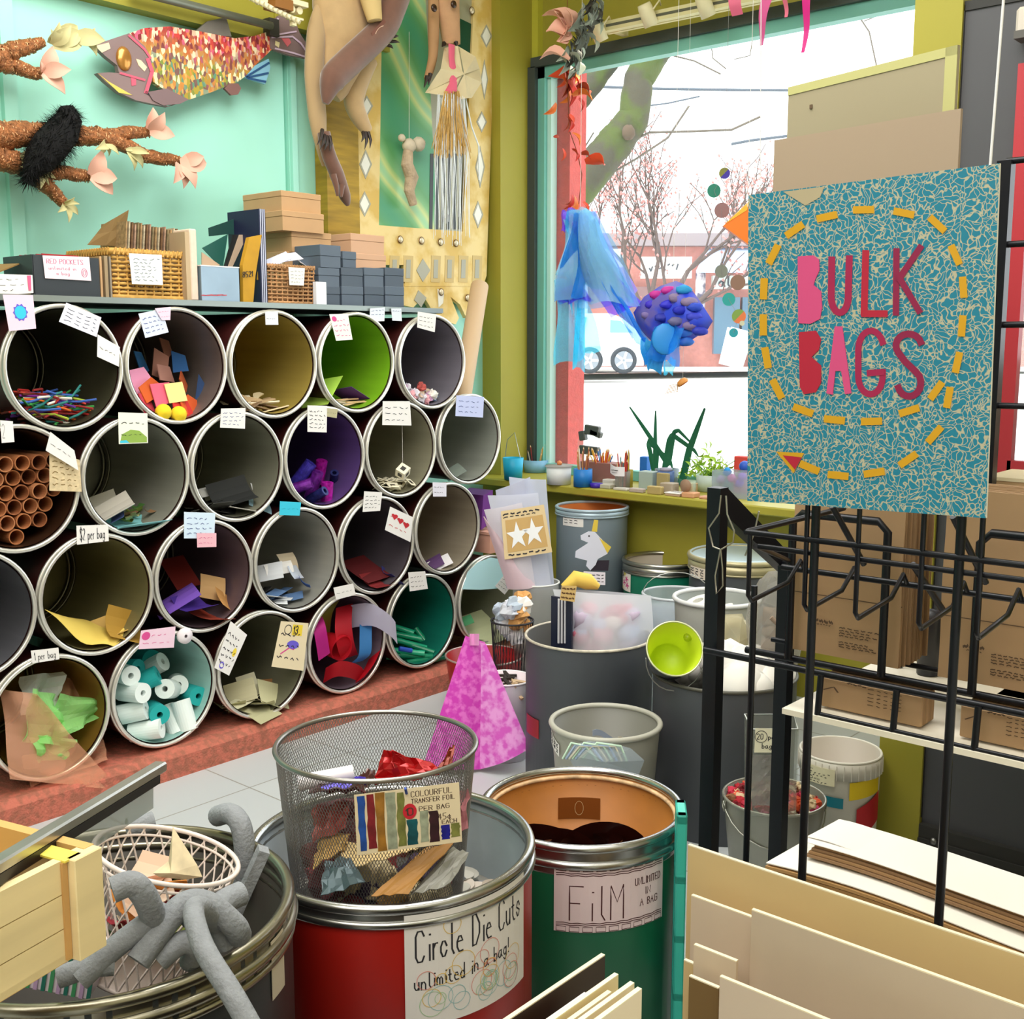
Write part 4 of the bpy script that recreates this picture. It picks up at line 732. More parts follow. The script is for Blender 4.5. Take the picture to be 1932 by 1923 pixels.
for k in (.22, .5, .8): m.box((c.x + d.x / 2 + .0008, c.y - d.y / 2 + d.y * k, c.z), (.0016, d.y * .12, d.z))
T.part('spine_stripes', m, mat('#c9cde0', .5))
# small wicker basket with papers
c, d = sbox(507, 594, 503, -3.65, .17); TB = basket('wicker_basket', 'small brown wicker basket of papers beside the grey boxes', c, d, WICK2, 10, 30, .05, .007, .0042)
note(TB, [(544, 504), (575, 506), (573, 539), (546, 538)], -3.634, lines=4, paper_=mat('#f2efe2', .7))
for k, (px, py, h, rx) in enumerate(((525, 490, '#d5d8f0', .5), (548, 485, '#e4e2ee', .2), (568, 495, '#eeecf4', -.2), (515, 497, '#c9b9a4', .3))):
    p = PX(px, py, -3.70 - .03 * k); m = MB(); m.box((0, 0, 0), (.05, .1, .002)); o = single('paper_card', ('lilac card poking up in the small wicker basket', 'white card at the back of the small wicker basket', 'white card lying over the right rim of the small wicker basket', 'tan card at the left of the small wicker basket')[k], 'card', m, mat(h, .7), (0, 0, 0)); o.matrix_world = TRS(p, (rx, .6, .2 * k))
c, d = sbox(597, 616, 532, -3.625, .02); m = MB(); m.box(c, d); single('white_card', 'blank white card standing between basket and grey boxes', 'card', m, mat('#e8ebf2', .7))
# kraft cartons, left stack of three
for k, (a, b_, yt, yb, xf, dep, lab) in enumerate(((553, 628, 438, 478, -3.82, .26, 'kraft box at the foot of the tall stack'), (537, 615, 401, 438, -3.80, .26, 'kraft box in the middle of the tall stack'), (536, 610, 364, 401, -3.82, .26, 'kraft box on top of the tall stack'))):
    c, d = sbox(a, b_, yt, xf, dep, yb); carton('kraft_box', lab, c, d, KRAFT, .3, 'kraft boxes on the shelf')
c, d = sbox(540, 640, 478, -3.84, .24); carton('kraft_box', 'kraft box hidden behind the small wicker basket', c, d, KRAFT, .3, 'kraft boxes on the shelf')
for k, (a, b_, yt, yb, lab) in enumerate(((671, 730, 480, 512, 'kraft box under the one beside the mirror frame'), (664, 727, 443, 480, 'kraft box beside the mirror frame, upper of two'))):
    c, d = sbox(a, b_, yt, -3.86, .2, yb); carton('kraft_box', lab, c, d, mat('#d3a786', .75), .35, 'kraft boxes on the shelf')
c, d = sbox(671, 732, 512, -3.86, .2); carton('kraft_box', 'kraft box at the foot of the pair beside the mirror frame', c, d, mat('#d3a786', .75), .35, 'kraft boxes on the shelf')
# grey gift boxes
cols = ((602, 642), (645, 686), (688, 725), (727, 763)); names = ('first', 'second', 'third', 'fourth')
for i, (a, b_) in enumerate(cols):
    for j in range(2):
        c, d = sbox(a, b_, 541 if j == 0 else 506, -3.66 - .004 * i, .17, None if j == 0 else 541); carton('gift_box', 'slate grey gift box, %s column from the left, %s row' % (names[i], ('lower', 'upper')[j]), c, d, [CHARL if (i + j) % 2 else mat('#4a5562', .55)], .42, 'slate grey gift boxes')
c, d = sbox(606, 645, 463, -3.66, .2, 505); carton('gift_box', 'slate grey gift box on top at the left of the pile', c, d, CHARL, .5, 'slate grey gift boxes')
c, d = sbox(648, 674, 475, -3.7, .15, 505); carton('gift_box', 'slate grey gift box on top, right of the highest one', c, d, CHARL, .5, 'slate grey gift boxes')
# ================================================================ long cardboard tube leaning in the corner
p0, p1 = PX(872, 745, -3.70), PX(905, 540, -3.95); d0 = (p0 - p1).normalized(); e = p0 + d0 * ((p0.z - .05) / -d0.z * .35); m = MB(); m.tube([p1, p0 + d0 * .05], .045, 20, cap=False); m.tube([p1, p0 + d0 * .05], .039, 20, 1, cap=False)
Mq = frame(p1, d0.orthogonal(), d0.cross(d0.orthogonal())); m.lathe([(.039, 0), (.045, 0)], 20, Mq, 0)
single('mailing_tube', 'long kraft mailing tube leaning in the corner beside the mirror frame', 'tube', m, [mat('#cdaf8c', .7), mat('#6d5136', .8)])
# ================================================================ art on the left wall
MX = lambda x: frame((x, 0, 0), (0, 1, 0), (0, 0, 1))
def shape(pxs, x, t, m=None, mi=0): m = m or MB(); m.prism([(PX(a, b_, x).y, PX(a, b_, x).z) for a, b_ in pxs], t, MX(x - t), mi); return m
C1 = lambda pts: [(a / 3.116, b_ / 3.116) for a, b_ in pts]
def mosaic():
    m = mat('#7a5850', .6, col2='#7a5851', scale=3); nt = m.node_tree; N, L = nt.nodes, nt.links; b = N['Principled BSDF']
    tc = N['Texture Coordinate']; mp = N.new('ShaderNodeMapping'); mp.inputs['Scale'].default_value = (1, 1.5, .8); mp.inputs['Rotation'].default_value = (.45, 0, 0); L.new(tc.outputs['Object'], mp.inputs[0])
    vo = N.new('ShaderNodeTexVoronoi'); vo.inputs['Scale'].default_value = 62; L.new(mp.outputs[0], vo.inputs[0]); sp = N.new('ShaderNodeSeparateColor'); L.new(vo.outputs['Color'], sp.inputs[0])
    def ramp(cols):
        r = N.new('ShaderNodeValToRGB'); r.color_ramp.interpolation = 'CONSTANT'; e = r.color_ramp.elements
        while len(e) < len(cols): e.new(.5)
        for i, c in enumerate(cols): e[i].position = i / len(cols); e[i].color = lin(c)
        L.new(sp.outputs[0], r.inputs[0]); return r
    a = ramp(('#7e1f26', '#c23a34', '#d9794a', '#8f1f28', '#e8b49a', '#d05a78', '#a03030', '#e8d8b0')); c = ramp(('#7a5850', '#a8942e', '#7c8a3a', '#d8a85a', '#5a8a70', '#6e5048', '#c98a3c', '#e4d6a8'))
    sx = N.new('ShaderNodeSeparateXYZ'); L.new(tc.outputs['Object'], sx.inputs[0]); ma = N.new('ShaderNodeMapRange'); ma.inputs[1].default_value = -.06; ma.inputs[2].default_value = .07; L.new(sx.outputs[2], ma.inputs[0])
    no = N.new('ShaderNodeTexNoise'); no.inputs['Scale'].default_value = 12; L.new(tc.outputs['Object'], no.inputs[0]); ad = N.new('ShaderNodeMath'); L.new(ma.outputs[0], ad.inputs[0]); mu = N.new('ShaderNodeMath'); mu.operation = 'MULTIPLY_ADD'; mu.inputs[1].default_value = 1.6; mu.inputs[2].default_value = -.8; L.new(no.outputs['Fac'], mu.inputs[0]); L.new(mu.outputs[0], ad.inputs[1])
    mx = N.new('ShaderNodeMix'); mx.data_type = 'RGBA'; mx.clamp_factor = True; L.new(ad.outputs[0], mx.inputs[0]); L.new(c.outputs[0], mx.inputs[6]); L.new(a.outputs[0], mx.inputs[7]); L.new(mx.outputs[2], b.inputs['Base Color']); return m
MAUVE = mat('#86706f', .6, noise=.06); FX = -4.06
T = Thing('wooden_fish', 'large painted wooden salmon cutout on the aqua wall', 'wall art', PX(380, 110, FX))
body = C1([(760, 195), (850, 165), (1000, 155), (1180, 185), (1380, 225), (1500, 210), (1595, 180), (1600, 290), (1500, 385), (1440, 450), (1400, 480), (1250, 540), (1100, 590), (1010, 560), (900, 480), (880, 350)])
T.part('body', shape(body, FX, .022), mosaic())
head = C1([(560, 270), (640, 235), (760, 195), (850, 270), (890, 340), (895, 470), (870, 540), (900, 590), (990, 625), (1060, 605), (1110, 585), (990, 628), (900, 612), (800, 590), (700, 545), (620, 480), (570, 430), (640, 425), (700, 430), (690, 385), (620, 330)])
T.part('head', shape(head, FX + .004, .024), MAUVE)
m = MB(); q = PX(728 / 3.116, 345 / 3.116, FX + .006); m.ball((0, 0, 0), (.032, .045, .015), 18, 10, M=frame(q, (0, 1, 0), (0, 0, 1)) @ Matrix.Diagonal((1, 1, 1, 1))); T.part('eye', m, mat('#c98f4a', .2, .6))
for pts, c in (([(770, 455), (800, 465), (800, 500), (775, 505)], '#d85a72'), ([(800, 345), (830, 355), (865, 395), (850, 420), (815, 385)], '#e8cfae'), ([(560, 270), (640, 250), (650, 285), (600, 310)], '#e8cfae'), ([(575, 430), (640, 480), (780, 560), (700, 545)], '#d8c25a')): T.part('head_patch', shape(C1(pts), FX + .006, .002), mat(c, .6))
for st, w_, c in (([(870, 350), (895, 420), (860, 540)], 7, '#d85a72'), ([(710, 430), (850, 470)], 4, '#d85a72'), ([(860, 540), (960, 610), (1060, 600)], 4, '#1f2430'), ([(760, 210), (850, 290), (885, 340)], 4, '#d85a72')): m = MB(); m.stroke(C1(st), w_, lambda a, b_, h=0: PX(a, b_, FX + .006 + h)); T.part('painted_line', m, mat(c, .6))
T.part('dorsal_fin', shape(C1([(1150, 185), (1220, 125), (1330, 100), (1362, 215), (1250, 205)]), FX - .004, .015), mat('#6d675f', .6, noise=.1))
T.part('tail_fin', shape(C1([(1585, 185), (1610, 120), (1640, 90), (1740, 130), (1760, 190), (1805, 260), (1812, 345), (1700, 325), (1590, 285)]), FX + .003, .018), MAUVE)
m = shape(C1([(1655, 225), (1700, 225), (1712, 250), (1690, 275)]), FX + .005, .002); shape(C1([(1620, 240), (1645, 250), (1640, 280), (1618, 265)]), FX + .005, .002, m, 1)
for st in ([(1600, 190), (1635, 110)], [(1600, 210), (1680, 195), (1740, 185)], [(1600, 220), (1720, 215), (1770, 255), (1800, 300)], [(1620, 285), (1720, 310), (1800, 335)]): m.stroke(C1(st), 3.2, lambda a, b_, h=0: PX(a, b_, FX + .005 + h), 2)
T.part('tail_markings', m, [mat('#e0707a', .6), mat('#f0e2b0', .6), mat('#d8c0d8', .6)])
m = shape(C1([(1440, 455), (1500, 385), (1580, 345), (1590, 400), (1560, 495), (1500, 475)]), FX + .002, .014)
for st in ([(1450, 450), (1580, 370)], [(1455, 455), (1575, 430)], [(1460, 460), (1560, 480)]): m.stroke(C1(st), 4, lambda a, b_, h=0: PX(a, b_, FX + .003 + h), 1)
T.part('anal_fin', m, [mat('#7fb4cc', .6), mat('#1d4a78', .6)]); T.part('pelvic_fin', shape(C1([(1320, 520), (1350, 490), (1400, 490), (1418, 520), (1400, 555), (1360, 560)]), FX + .002, .012), mat('#7a5550', .6))
m = shape(C1([(870, 540), (980, 520), (1110, 585), (1060, 610), (960, 620), (900, 590)]), FX + .009, .006); T.part('pectoral_fin', m, mat('#7d6668', .6))
# branches wrapped in copper wire
COPPER = mat('#a4683c', .55, .3, noise=.5, scale=70, bump=1.0, bscale=120); PEACH = mat('#e2ae98', .7); SAGE = mat('#c8c08a', .7, noise=.1); BX = -4.0
def petal(m, base, tip, w_, mi=0, cup=.3):
    base, tip = V(base), V(tip); d = tip - base; L_ = d.length; d.normalize(); s_ = d.cross(V((1, .2, .1))).normalized(); n = s_.cross(d)
    m.grid(lambda u, v: base + d * L_ * v + s_ * (u - .5) * w_ * L_ * (sin(pi * (.08 + .92 * v) ** .8)) + n * L_ * (cup * ((u - .5) ** 2) * sin(pi * v) + .18 * sin(pi * v)), 4, 6, mi, thick=.0012)
def petals(T, name, lst, mt, x=BX + .03, w_=.55):
    for k, (a, b_, c, d_) in enumerate(lst): m = MB(); petal(m, PX(a / 3.116, b_ / 3.116, x), PX(c / 3.116, d_ / 3.116, x + R.uniform(-.02, .05)), w_); T.part(name, m, mt)
def branch(T, pts, rad, name='branch'):
    P = [PX(a / 3.116, b_ / 3.116, BX) for a, b_ in pts]; m = MB(); Q = []; rr = []
    for i in range(len(P) - 1):
        for k in range(6): Q.append(P[i].lerp(P[i + 1], k / 6) + V((R.uniform(-.004, .004), R.uniform(-.003, .003), R.uniform(-.004, .004)))); rr.append((rad[i] + (rad[i + 1] - rad[i]) * k / 6) * R.uniform(.93, 1.07))
    Q.append(P[-1]); rr.append(rad[-1] * .8); m.tube(Q, rr, 14)
    for i in range(len(Q) - 1):          # coiled wire
        d = Q[i + 1] - Q[i]; s1 = d.orthogonal().normalized(); s2 = d.cross(s1).normalized(); m.tube([Q[i] + d * k / 8 + (s1 * cos(k * 1.6 + i) + s2 * sin(k * 1.6 + i)) * rr[i] * 1.03 for k in range(9)], .0024, 4, 1, cap=False)
    T.part(name, m, [COPPER, mat('#dca878', .4, .5)])
T = Thing('wire_branch', 'upper branch of copper wire with leaves at the left wall edge', 'wall art', PX(20, 110, BX))
branch(T, [(-120, 350), (0, 330), (100, 290), (250, 250)], (.04, .036, .028, .02)); branch(T, [(-60, 350), (40, 380), (150, 410), (245, 440)], (.034, .03, .024, .02))
petals(T, 'leaf', [(290, 255, 350, 130), (300, 255, 420, 150), (320, 250, 455, 150), (330, 250, 480, 190), (310, 262, 490, 225), (495, 230, 560, 165), (500, 232, 610, 230), (500, 235, 570, 330), (495, 228, 520, 190), (430, 225, 620, 240), (300, 250, 300, 170)], SAGE)
petals(T, 'flower_petal', [(250, 420, 310, 270), (255, 425, 420, 410), (250, 430, 385, 555), (245, 425, 240, 360), (255, 430, 330, 440)], PEACH, w_=.6)
T = Thing('wire_branch', 'lower forked branch of copper wire with peach flowers on the wall', 'wall art', PX(100, 270, BX))
branch(T, [(-150, 810), (0, 800), (180, 790), (470, 800), (600, 800), (880, 775)], (.055, .05, .042, .036, .03, .02)); branch(T, [(560, 790), (700, 840), (860, 920), (1060, 950)], (.03, .028, .026, .022)); branch(T, [(-120, 880), (0, 930), (150, 970), (330, 1010), (530, 1040)], (.042, .042, .038, .027, .02)); branch(T, [(120, 960), (260, 1080), (380, 1200)], (.03, .03, .02))
petals(T, 'flower_petal', [(870, 760, 900, 630), (880, 765, 970, 660), (880, 775, 1030, 800), (885, 770, 940, 780), (1060, 960, 1215, 960), (1055, 965, 1080, 1110), (1060, 970, 1150, 1110), (1080, 950, 1200, 920), (530, 1030, 600, 880), (535, 1035, 690, 1050), (535, 1040, 665, 1145), (1050, 960, 1020, 1080)], PEACH, w_=.62)
petals(T, 'leaf', [(610, 845, 580, 920), (615, 845, 640, 920), (620, 850, 700, 910), (620, 845, 560, 880), (760, 890, 840, 990), (750, 890, 790, 1005), (760, 885, 880, 905), (740, 880, 800, 880), (110, 950, 200, 860), (115, 955, 180, 930), (210, 1010, 310, 945), (215, 1010, 330, 1050), (220, 1015, 290, 1090), (215, 1010, 240, 1110), (380, 1200, 470, 1200), (380, 1205, 460, 1265), (380, 1205, 405, 1310), (375, 1205, 340, 1250), (380, 1195, 440, 1160), (195, 1010, 120, 980)], SAGE, w_=.4)
# black furry plush
T = Thing('furry_plush', 'black shaggy plush draped over the lower copper branch', 'plush', PX(110, 260, BX + .06)); m = MB(); fur = MB(); q = random.Random(3)
ax = [(126, 200, .022), (130, 222, .045), (118, 248, .058), (95, 275, .062), (76, 300, .055), (58, 325, .03), (52, 345, .015)]; P = [PX(a, b_, BX + .07) for a, b_, _ in ax]; m.tube(P, [r_ for *_, r_ in ax], 14)
T.part('body', m, mat('#040405', .95))
for i in range(len(P) - 1):
    d = P[i + 1] - P[i]; s1 = d.orthogonal().normalized(); s2 = d.cross(s1).normalized()
    for k in range(420):
        t = q.random(); a = q.uniform(0, 6.283); r_ = ax[i][2] + (ax[i + 1][2] - ax[i][2]) * t; o = s1 * cos(a) + s2 * sin(a); b0 = P[i] + d * t + o * r_ * .95
        e = b0 + o * q.uniform(.01, .045) + d.normalized() * q.uniform(-.02, .03) + V((0, 0, -.006)); sd = o.cross(d).normalized() * .0016; fur.add([b0 - sd, b0 + sd, e], [(0, 1, 2)])
T.part('fur', fur, mat('#08080a', .9), kind='stuff')
# stained plank behind the creature and the mirror panel
y0_, y1_ = 3.43, 3.62; b = MB(); b.box((-4.105, (y0_ + y1_) / 2, 2.56), (.08, y1_ - y0_, 1.72)); single('stained_plank', 'yellow stained vertical plank beside the painted mirror frame', 'plank', b, mat('#a9881e', .6, noise=.3, scale=5, kind='wood'))
GX = -4.08; GOLD = mat('#d8b45c', .55, noise=0, scale=7, col2='#e9d08e'); GOLDL = mat('#c7a14e', .5); PALE = mat('#efeee2', .5); GREY = mat('#a9a795', .5)
T = Thing('mirror_panel', 'tall gold painted mirror frame with diamonds at the corner of the wall', 'mirror', PX(800, 300, GX)); m = MB()
def rect(m, pxs, x, t, mi=0): return shape(pxs, x, t, m, mi)
rect(m, [(668, -60), (722, -60), (715, 425), (668, 440)], GX, .03); rect(m, [(668, 440), (715, 425), (873, 437), (918, 520), (912, 540), (764, 540), (764, 500), (668, 500)], GX, .03); rect(m, [(897, -60), (937, -60), (918, 520), (873, 437)], GX, .03)
rect(m, [(735, 535), (912, 535), (905, 560), (880, 600), (868, 575), (850, 560), (866, 600), (860, 612), (835, 605), (815, 585), (800, 560), (780, 580), (755, 575), (745, 560)], GX - .002, .025)
T.part('frame_board', m, GOLD)
def paintmat():
    m = mat('#5aa07a', .35, col2='#5aa07b', scale=2); nt = m.node_tree; N, L = nt.nodes, nt.links; wv = N.new('ShaderNodeTexWave'); wv.inputs['Scale'].default_value = 1.3; wv.inputs['Distortion'].default_value = 3.5; wv.inputs['Detail'].default_value = 1; wv.bands_direction = 'DIAGONAL'; L.new(N['Texture Coordinate'].outputs['Object'], wv.inputs[0])
    r = N.new('ShaderNodeValToRGB'); e = r.color_ramp.elements; e[0].position = .0; e[0].color = lin('#4a9a70'); e[1].position = 1; e[1].color = lin('#9ccf9c')
    for p_, c in ((.45, '#5c9e62'), (.75, '#7db87a'), (.93, '#c8d68a')): k = e.new(p_); k.color = lin(c)
    L.new(wv.outputs['Fac'], r.inputs[0]); L.new(r.outputs[0], N['Principled BSDF'].inputs['Base Color']); return m
m = MB(); rect(m, [(715, -60), (800, -60), (826, 440), (708, 430)], GX - .014, .006); T.part('green_glass', m, paintmat())
m = MB(); rect(m, [(800, -60), (905, -60), (880, 445), (826, 440)], GX - .014, .006, 0); rect(m, [(858, 30), (895, 48), (890, 130), (862, 90)], GX - .010, .003, 1)
for k in range(6): a = 812 + k * 11; rect(m, [(a, 290), (a + 6, 290), (a + 4, 433), (a - 2, 433)], GX - .012, .003, 2)
T.part('mirror_glass', m, [mat('#a9a78c', .3), mat('#0c4a34', .4), mat('#15211c', .3)])  # mirror reflections painted on as dark stripes and a green patch
TILES = [PALE, GREY, mat('#cbb070', .5)]
def tile(*rs):
    m = MB(); [rect(m, p_, x_, .004, i_) for p_, x_, i_ in rs]; T.part('inlaid_tile', m, TILES)
for cx, cy, w_, h_ in ((692, 200, 12, 20), (690, 310, 12, 28), (688, 385, 12, 24), (918, 68, 11, 22), (914, 150, 7, 38), (909, 230, 10, 20), (906, 315, 9, 40), (902, 405, 10, 26)): tile(([(cx, cy - h_), (cx + w_, cy), (cx, cy + h_), (cx - w_, cy)], GX + .002, 1), ([(cx, cy - h_ * .75), (cx + w_ * .7, cy), (cx, cy + h_ * .75), (cx - w_ * .7, cy)], GX + .004, 0))
for k in range(7):
    a = 736 + k * 26; w_ = 9
    if k == 2: tile(([(798, 488), (812, 510), (798, 532), (786, 510)], GX + .003, 1))
    else: tile(([(a, 482), (a + 2 * w_, 483), (a + 2 * w_ - 2, 533), (a - 1, 532)], GX + .002, 2), ([(a + 5, 490), (a + 13, 490), (a + 12, 525), (a + 4, 525)], GX + .004, 1))
tile(([(790, 548), (805, 562), (795, 580), (782, 566)], GX + .003, 1)); tile(([(826, 545), (838, 552), (836, 572), (828, 580)], GX + .003, 0))
for (a, b_) in ((755, 452), (795, 454), (831, 457), (860, 459), (890, 20), (832, 551), (882, 562)):
    m = MB(); m.ball((0, 0, 0), (.016, .016, .012), 12, 8, M=frame(PX(a, b_, GX + .006), (0, 1, 0), (0, 0, 1))); m.ring((0, 0, .002), .015, .004, frame(PX(a, b_, GX + .004), (0, 1, 0), (0, 0, 1)), 14, 5, 1); T.part('stud', m, [mat('#e8dcc0', .2, .3), mat('#6a4a2a', .4, .4)])
# long-limbed stuffed creature hanging in front
TAN = mat('#b6976a', .85, noise=.08, scale=20, sheen=.4); BRN = mat('#6a4636', .85, noise=.15, scale=20, sheen=.6); CLAW = mat('#2a1c16', .5); CX = -3.93
T = Thing('plush_creature', 'long limbed tan and brown stuffed creature hanging over the mirror frame', 'plush', PX(650, 150, CX))
def limb(name, pts, rad, mt, x=CX, flat_=1.0):
    P = [PX(a, b_, x + dx) for a, b_, dx in pts]; m = MB(); Q, rr = [], []
    for i in range(len(P) - 1):
        for k in range(5):
            t = k / 5; p0, p1, p2, p3 = P[max(i - 1, 0)], P[i], P[i + 1], P[min(i + 2, len(P) - 1)]
            Q.append(.5 * (2 * p1 + (p2 - p0) * t + (2 * p0 - 5 * p1 + 4 * p2 - p3) * t * t + (3 * p1 - p0 - 3 * p2 + p3) * t ** 3)); rr.append(rad[i] + (rad[i + 1] - rad[i]) * t)
    Q.append(P[-1]); rr.append(rad[-1]); m.tube(Q, rr, 14)
    for v in m.v: v.x = x + (v.x - x) * flat_
    return T.part(name, m, mt)
limb('torso', [(645, -60, 0), (650, 20, 0), (652, 80, 0), (640, 135, 0), (625, 180, 0)], (.15, .165, .15, .10, .05), TAN, flat_=.5)
limb('side_panel', [(604, 12, .01), (598, 60, .01), (594, 140, .01), (600, 220, .01), (606, 270, .01), (614, 312, .0)], (.02, .045, .048, .045, .03, .018), mat('#ab8f66', .85, sheen=.3), flat_=.6)
limb('arm', [(765, -40, .06), (745, 10, .06), (725, 55, .06), (660, 118, .06), (630, 150, .06), (617, 195, .05)], (.06, .065, .06, .06, .058, .014), BRN, CX + .05, .8)
limb('leg', [(612, 250, .02), (622, 292, .03), (638, 330, .03), (652, 370, .02), (658, 388, .02)], (.03, .034, .034, .028, .008), BRN, CX + .03, .8)
limb('leg', [(690, 110, .0), (672, 160, .0), (668, 195, .0), (680, 225, .0), (694, 248, .0)], (.06, .055, .048, .04, .025), TAN, CX, .8)
limb('arm', [(698, -40, .07), (704, 0, .07), (712, 38, .08)], (.06, .05, .035), mat('#c9ad74', .85), CX + .07, .8)
limb('toe', [(628, 330, .04), (634, 350, .05), (637, 370, .05)], (.016, .012, .006), BRN, CX + .03); limb('toe', [(645, 350, .05), (644, 372, .06)], (.014, .005), BRN, CX + .03)
for a, b_, c, d_ in ((690, 250, 688, 282), (695, 250, 698, 280), (685, 250, 682, 268), (612, 255, 604, 282), (617, 258, 612, 284), (622, 258, 622, 285), (715, 50, 700, 60), (722, 48, 742, 70), (735, 70, 752, 68), (732, 78, 754, 80), (728, 84, 742, 92), (718, 40, 728, 32), (608, 245, 598, 274)):
    m = MB(); p = PX(a, b_, CX + .08); e = PX(c, d_, CX + .1); m.tube([p, p.lerp(e, .5) + V((.01, 0, 0)), e], (.009, .007, .001), 6); T.part('claw', m, CLAW)
m = MB(); f = quadmap([PX(a, b_, CX + .14) for a, b_ in ((700, 62), (724, 36), (738, 55), (706, 78))]); m.sheet2(1, 1, f); ring2(m, f, .5, .5, .3, .25, .05, 1); m.stroke([(.3, .4), (.6, .6)], .05, f, 1); T.part('brown_tag', m, [mat('#74483a', .7), mat('#d9b9a0', .7)])
# buttoned limb with tongue, raffia tassel and strings
T = Thing('raffia_puppet', 'tan puppet with pink tongue above a raffia tassel at the mirror', 'plush', PX(845, 100, -3.96)); CX2 = -3.96
limb('neck', [(838, -50, 0), (842, 0, 0), (848, 45, 0), (852, 84, 0)], (.085, .075, .06, .05), mat('#c79a72', .85, noise=.08, scale=20), CX2, .7); limb('foreleg', [(818, -40, 0), (818, 60, 0), (816, 110, .0), (806, 150, 0)], (.028, .03, .024, .018), mat('#b58a60', .85), CX2, .8)
for a, b_, c, d_ in ((806, 145, 800, 165), (812, 140, 808, 160), (838, 82, 834, 88), (860, 80, 862, 88)): m = MB(); m.tube([PX(a, b_, CX2 + .04), PX(c, d_, CX2 + .05)], (.012, .002), 6); T.part('claw', m, CLAW)
for a, b_ in ((819, 15), (856, 8)): m = MB(); m.ball((0, 0, 0), (.018, .018, .01), 12, 8, M=frame(PX(a, b_, CX2 + .07), (0, 1, 0), (0, 0, 1))); T.part('button', m, mat('#3a2418', .3))
m = MB(); Q = [PX(a, b_, CX2 + .06) for a, b_ in ((852, 84), (852, 110), (856, 140), (855, 165), (842, 175))]; m.tube(Q, (.022, .02, .024, .03, .012), 10); 
for v in m.v: v.x = CX2 + .06 + (v.x - CX2 - .06) * .3
T.part('tongue', m, mat('#e0607c', .7)); m = MB(); c_ = [PX(a, b_, CX2 + .02) for a, b_ in ((838, 90), (866, 88), (905, 130), (890, 185), (850, 190), (802, 175))]; mid = sum(c_, V((0, 0, 0))) / 6 + V((.05, 0, 0))
for i in range(6): m.add([c_[i], c_[(i + 1) % 6], mid + V((.01 * (i % 2), 0, 0)), c_[i].lerp(c_[(i + 1) % 6], .5) + V((.04, 0, 0))], [(0, 3, 2), (3, 1, 2)])
T.part('crumpled_paper', m, mat('#d9c9a0', .8, noise=.1)); q = random.Random(5); m = MB()
for k in range(110): a = q.uniform(828, 876); b_ = a + (a - 852) * .45 + q.uniform(-4, 4); m.tube([PX(852 + (a - 852) * .6, 172, CX2 + .03 + q.uniform(0, .04)), PX(a, 230, CX2 + .04 + q.uniform(0, .05)), PX(b_, q.uniform(275, 300), CX2 + .03 + q.uniform(0, .05))], .0022, 3)
T.part('raffia_tassel', m, mat('#d2a85e', .7, noise=.2, scale=20), kind='stuff'); m = MB()
for k in range(34): a = q.uniform(818, 884); m.tube([PX(850 + (a - 850) * .8, 175 + q.uniform(0, 15), CX2 + .07), PX(a + q.uniform(-3, 3), 300, CX2 + .06), PX(a + q.uniform(-8, 8), q.uniform(390, 470), CX2 + .05)], .0014, 3)
m.tube([PX(878, 185, CX2 + .03), PX(890, 240, CX2 + .03), PX(903, 275, CX2 + .02), PX(904, 340, CX2 + .02)], .004, 5); T.part('white_strings', m, mat('#e9eef0', .6), kind='stuff')
# knotted cloth doll on the green glass
T = Thing('cloth_doll', 'small bone coloured knotted cloth doll on the green mirror glass', 'ornament', PX(772, 320, -4.06)); DX_ = -4.05
for nm, cx, cy, r_ in (('head', 772, 275, .034), ('bun', 790, 272, .034), ('ear', 758, 260, .018)): m = MB(); m.ball((0, 0, 0), r_, 12, 8, M=Matrix.Translation(PX(cx, cy, DX_ + .02)), rough=.06); T.part(nm, m, mat('#d8cbb4', .8, noise=.1, scale=40))
m = MB(); m.tube([PX(770, 285, DX_ + .02), PX(768, 310, DX_ + .02), PX(777, 335, DX_ + .02), PX(772, 360, DX_ + .02), PX(780, 387, DX_ + .02)], (.024, .03, .034, .026, .02), 12); m.sm = [False] * len(m.sm); T.part('body', m, mat('#bfa98e', .85, noise=.25, scale=30, bump=.5))
m = MB(); m.tube([PX(772, 60, GX), PX(772, 262, DX_)], .0012, 4); T.part('thread', m, WHITE)
# hanging roller string at the top
T = Thing('wooden_roller_string', 'garland of pale wooden rollers hanging high above the fish tail', 'garland', PX(520, 15, -3.9)); RX = -3.9; CR = mat('#e4d8b0', .6)
for k in range(14):
    a = 438 + k * 8.6; b_ = -18 + k * 4.2; p = PX(a, b_, RX); m = MB(); m.tube([p + V((-.02, -.018, .02)), p + V((.03, .02, -.012))], .0105, 10); T.part('roller', m, CR)
for a, b_ in ((538, 14), (552, 17), (566, 20), (500, 0), (520, 6)): p = PX(a, b_, RX + .02); m = MB(); m.tube([p, p + V((-.05, 0, .005))], .015, 12); T.part('roller', m, CR)
m = MB(); p = PX(525, 10, RX); m.box(p, (.08, .09, .04)); T.part('wooden_block', m, mat('#8a5a24', .6)); m = MB(); m.box(PX(560, 8, RX + .01), (.05, .08, .02)); m.box(PX(556, 36, RX + .01), (.04, .06, .008)); m.box(PX(553, 42, RX + .01), (.02, .02, .03)); T.part('end_plate', m, CR); m = MB(); m.tube([PX(530, 2, RX), V((PX(530, 2, RX).x, PX(530, 2, RX).y, 3.9))], .002, 4); T.part('hanging_cord', m, CR)
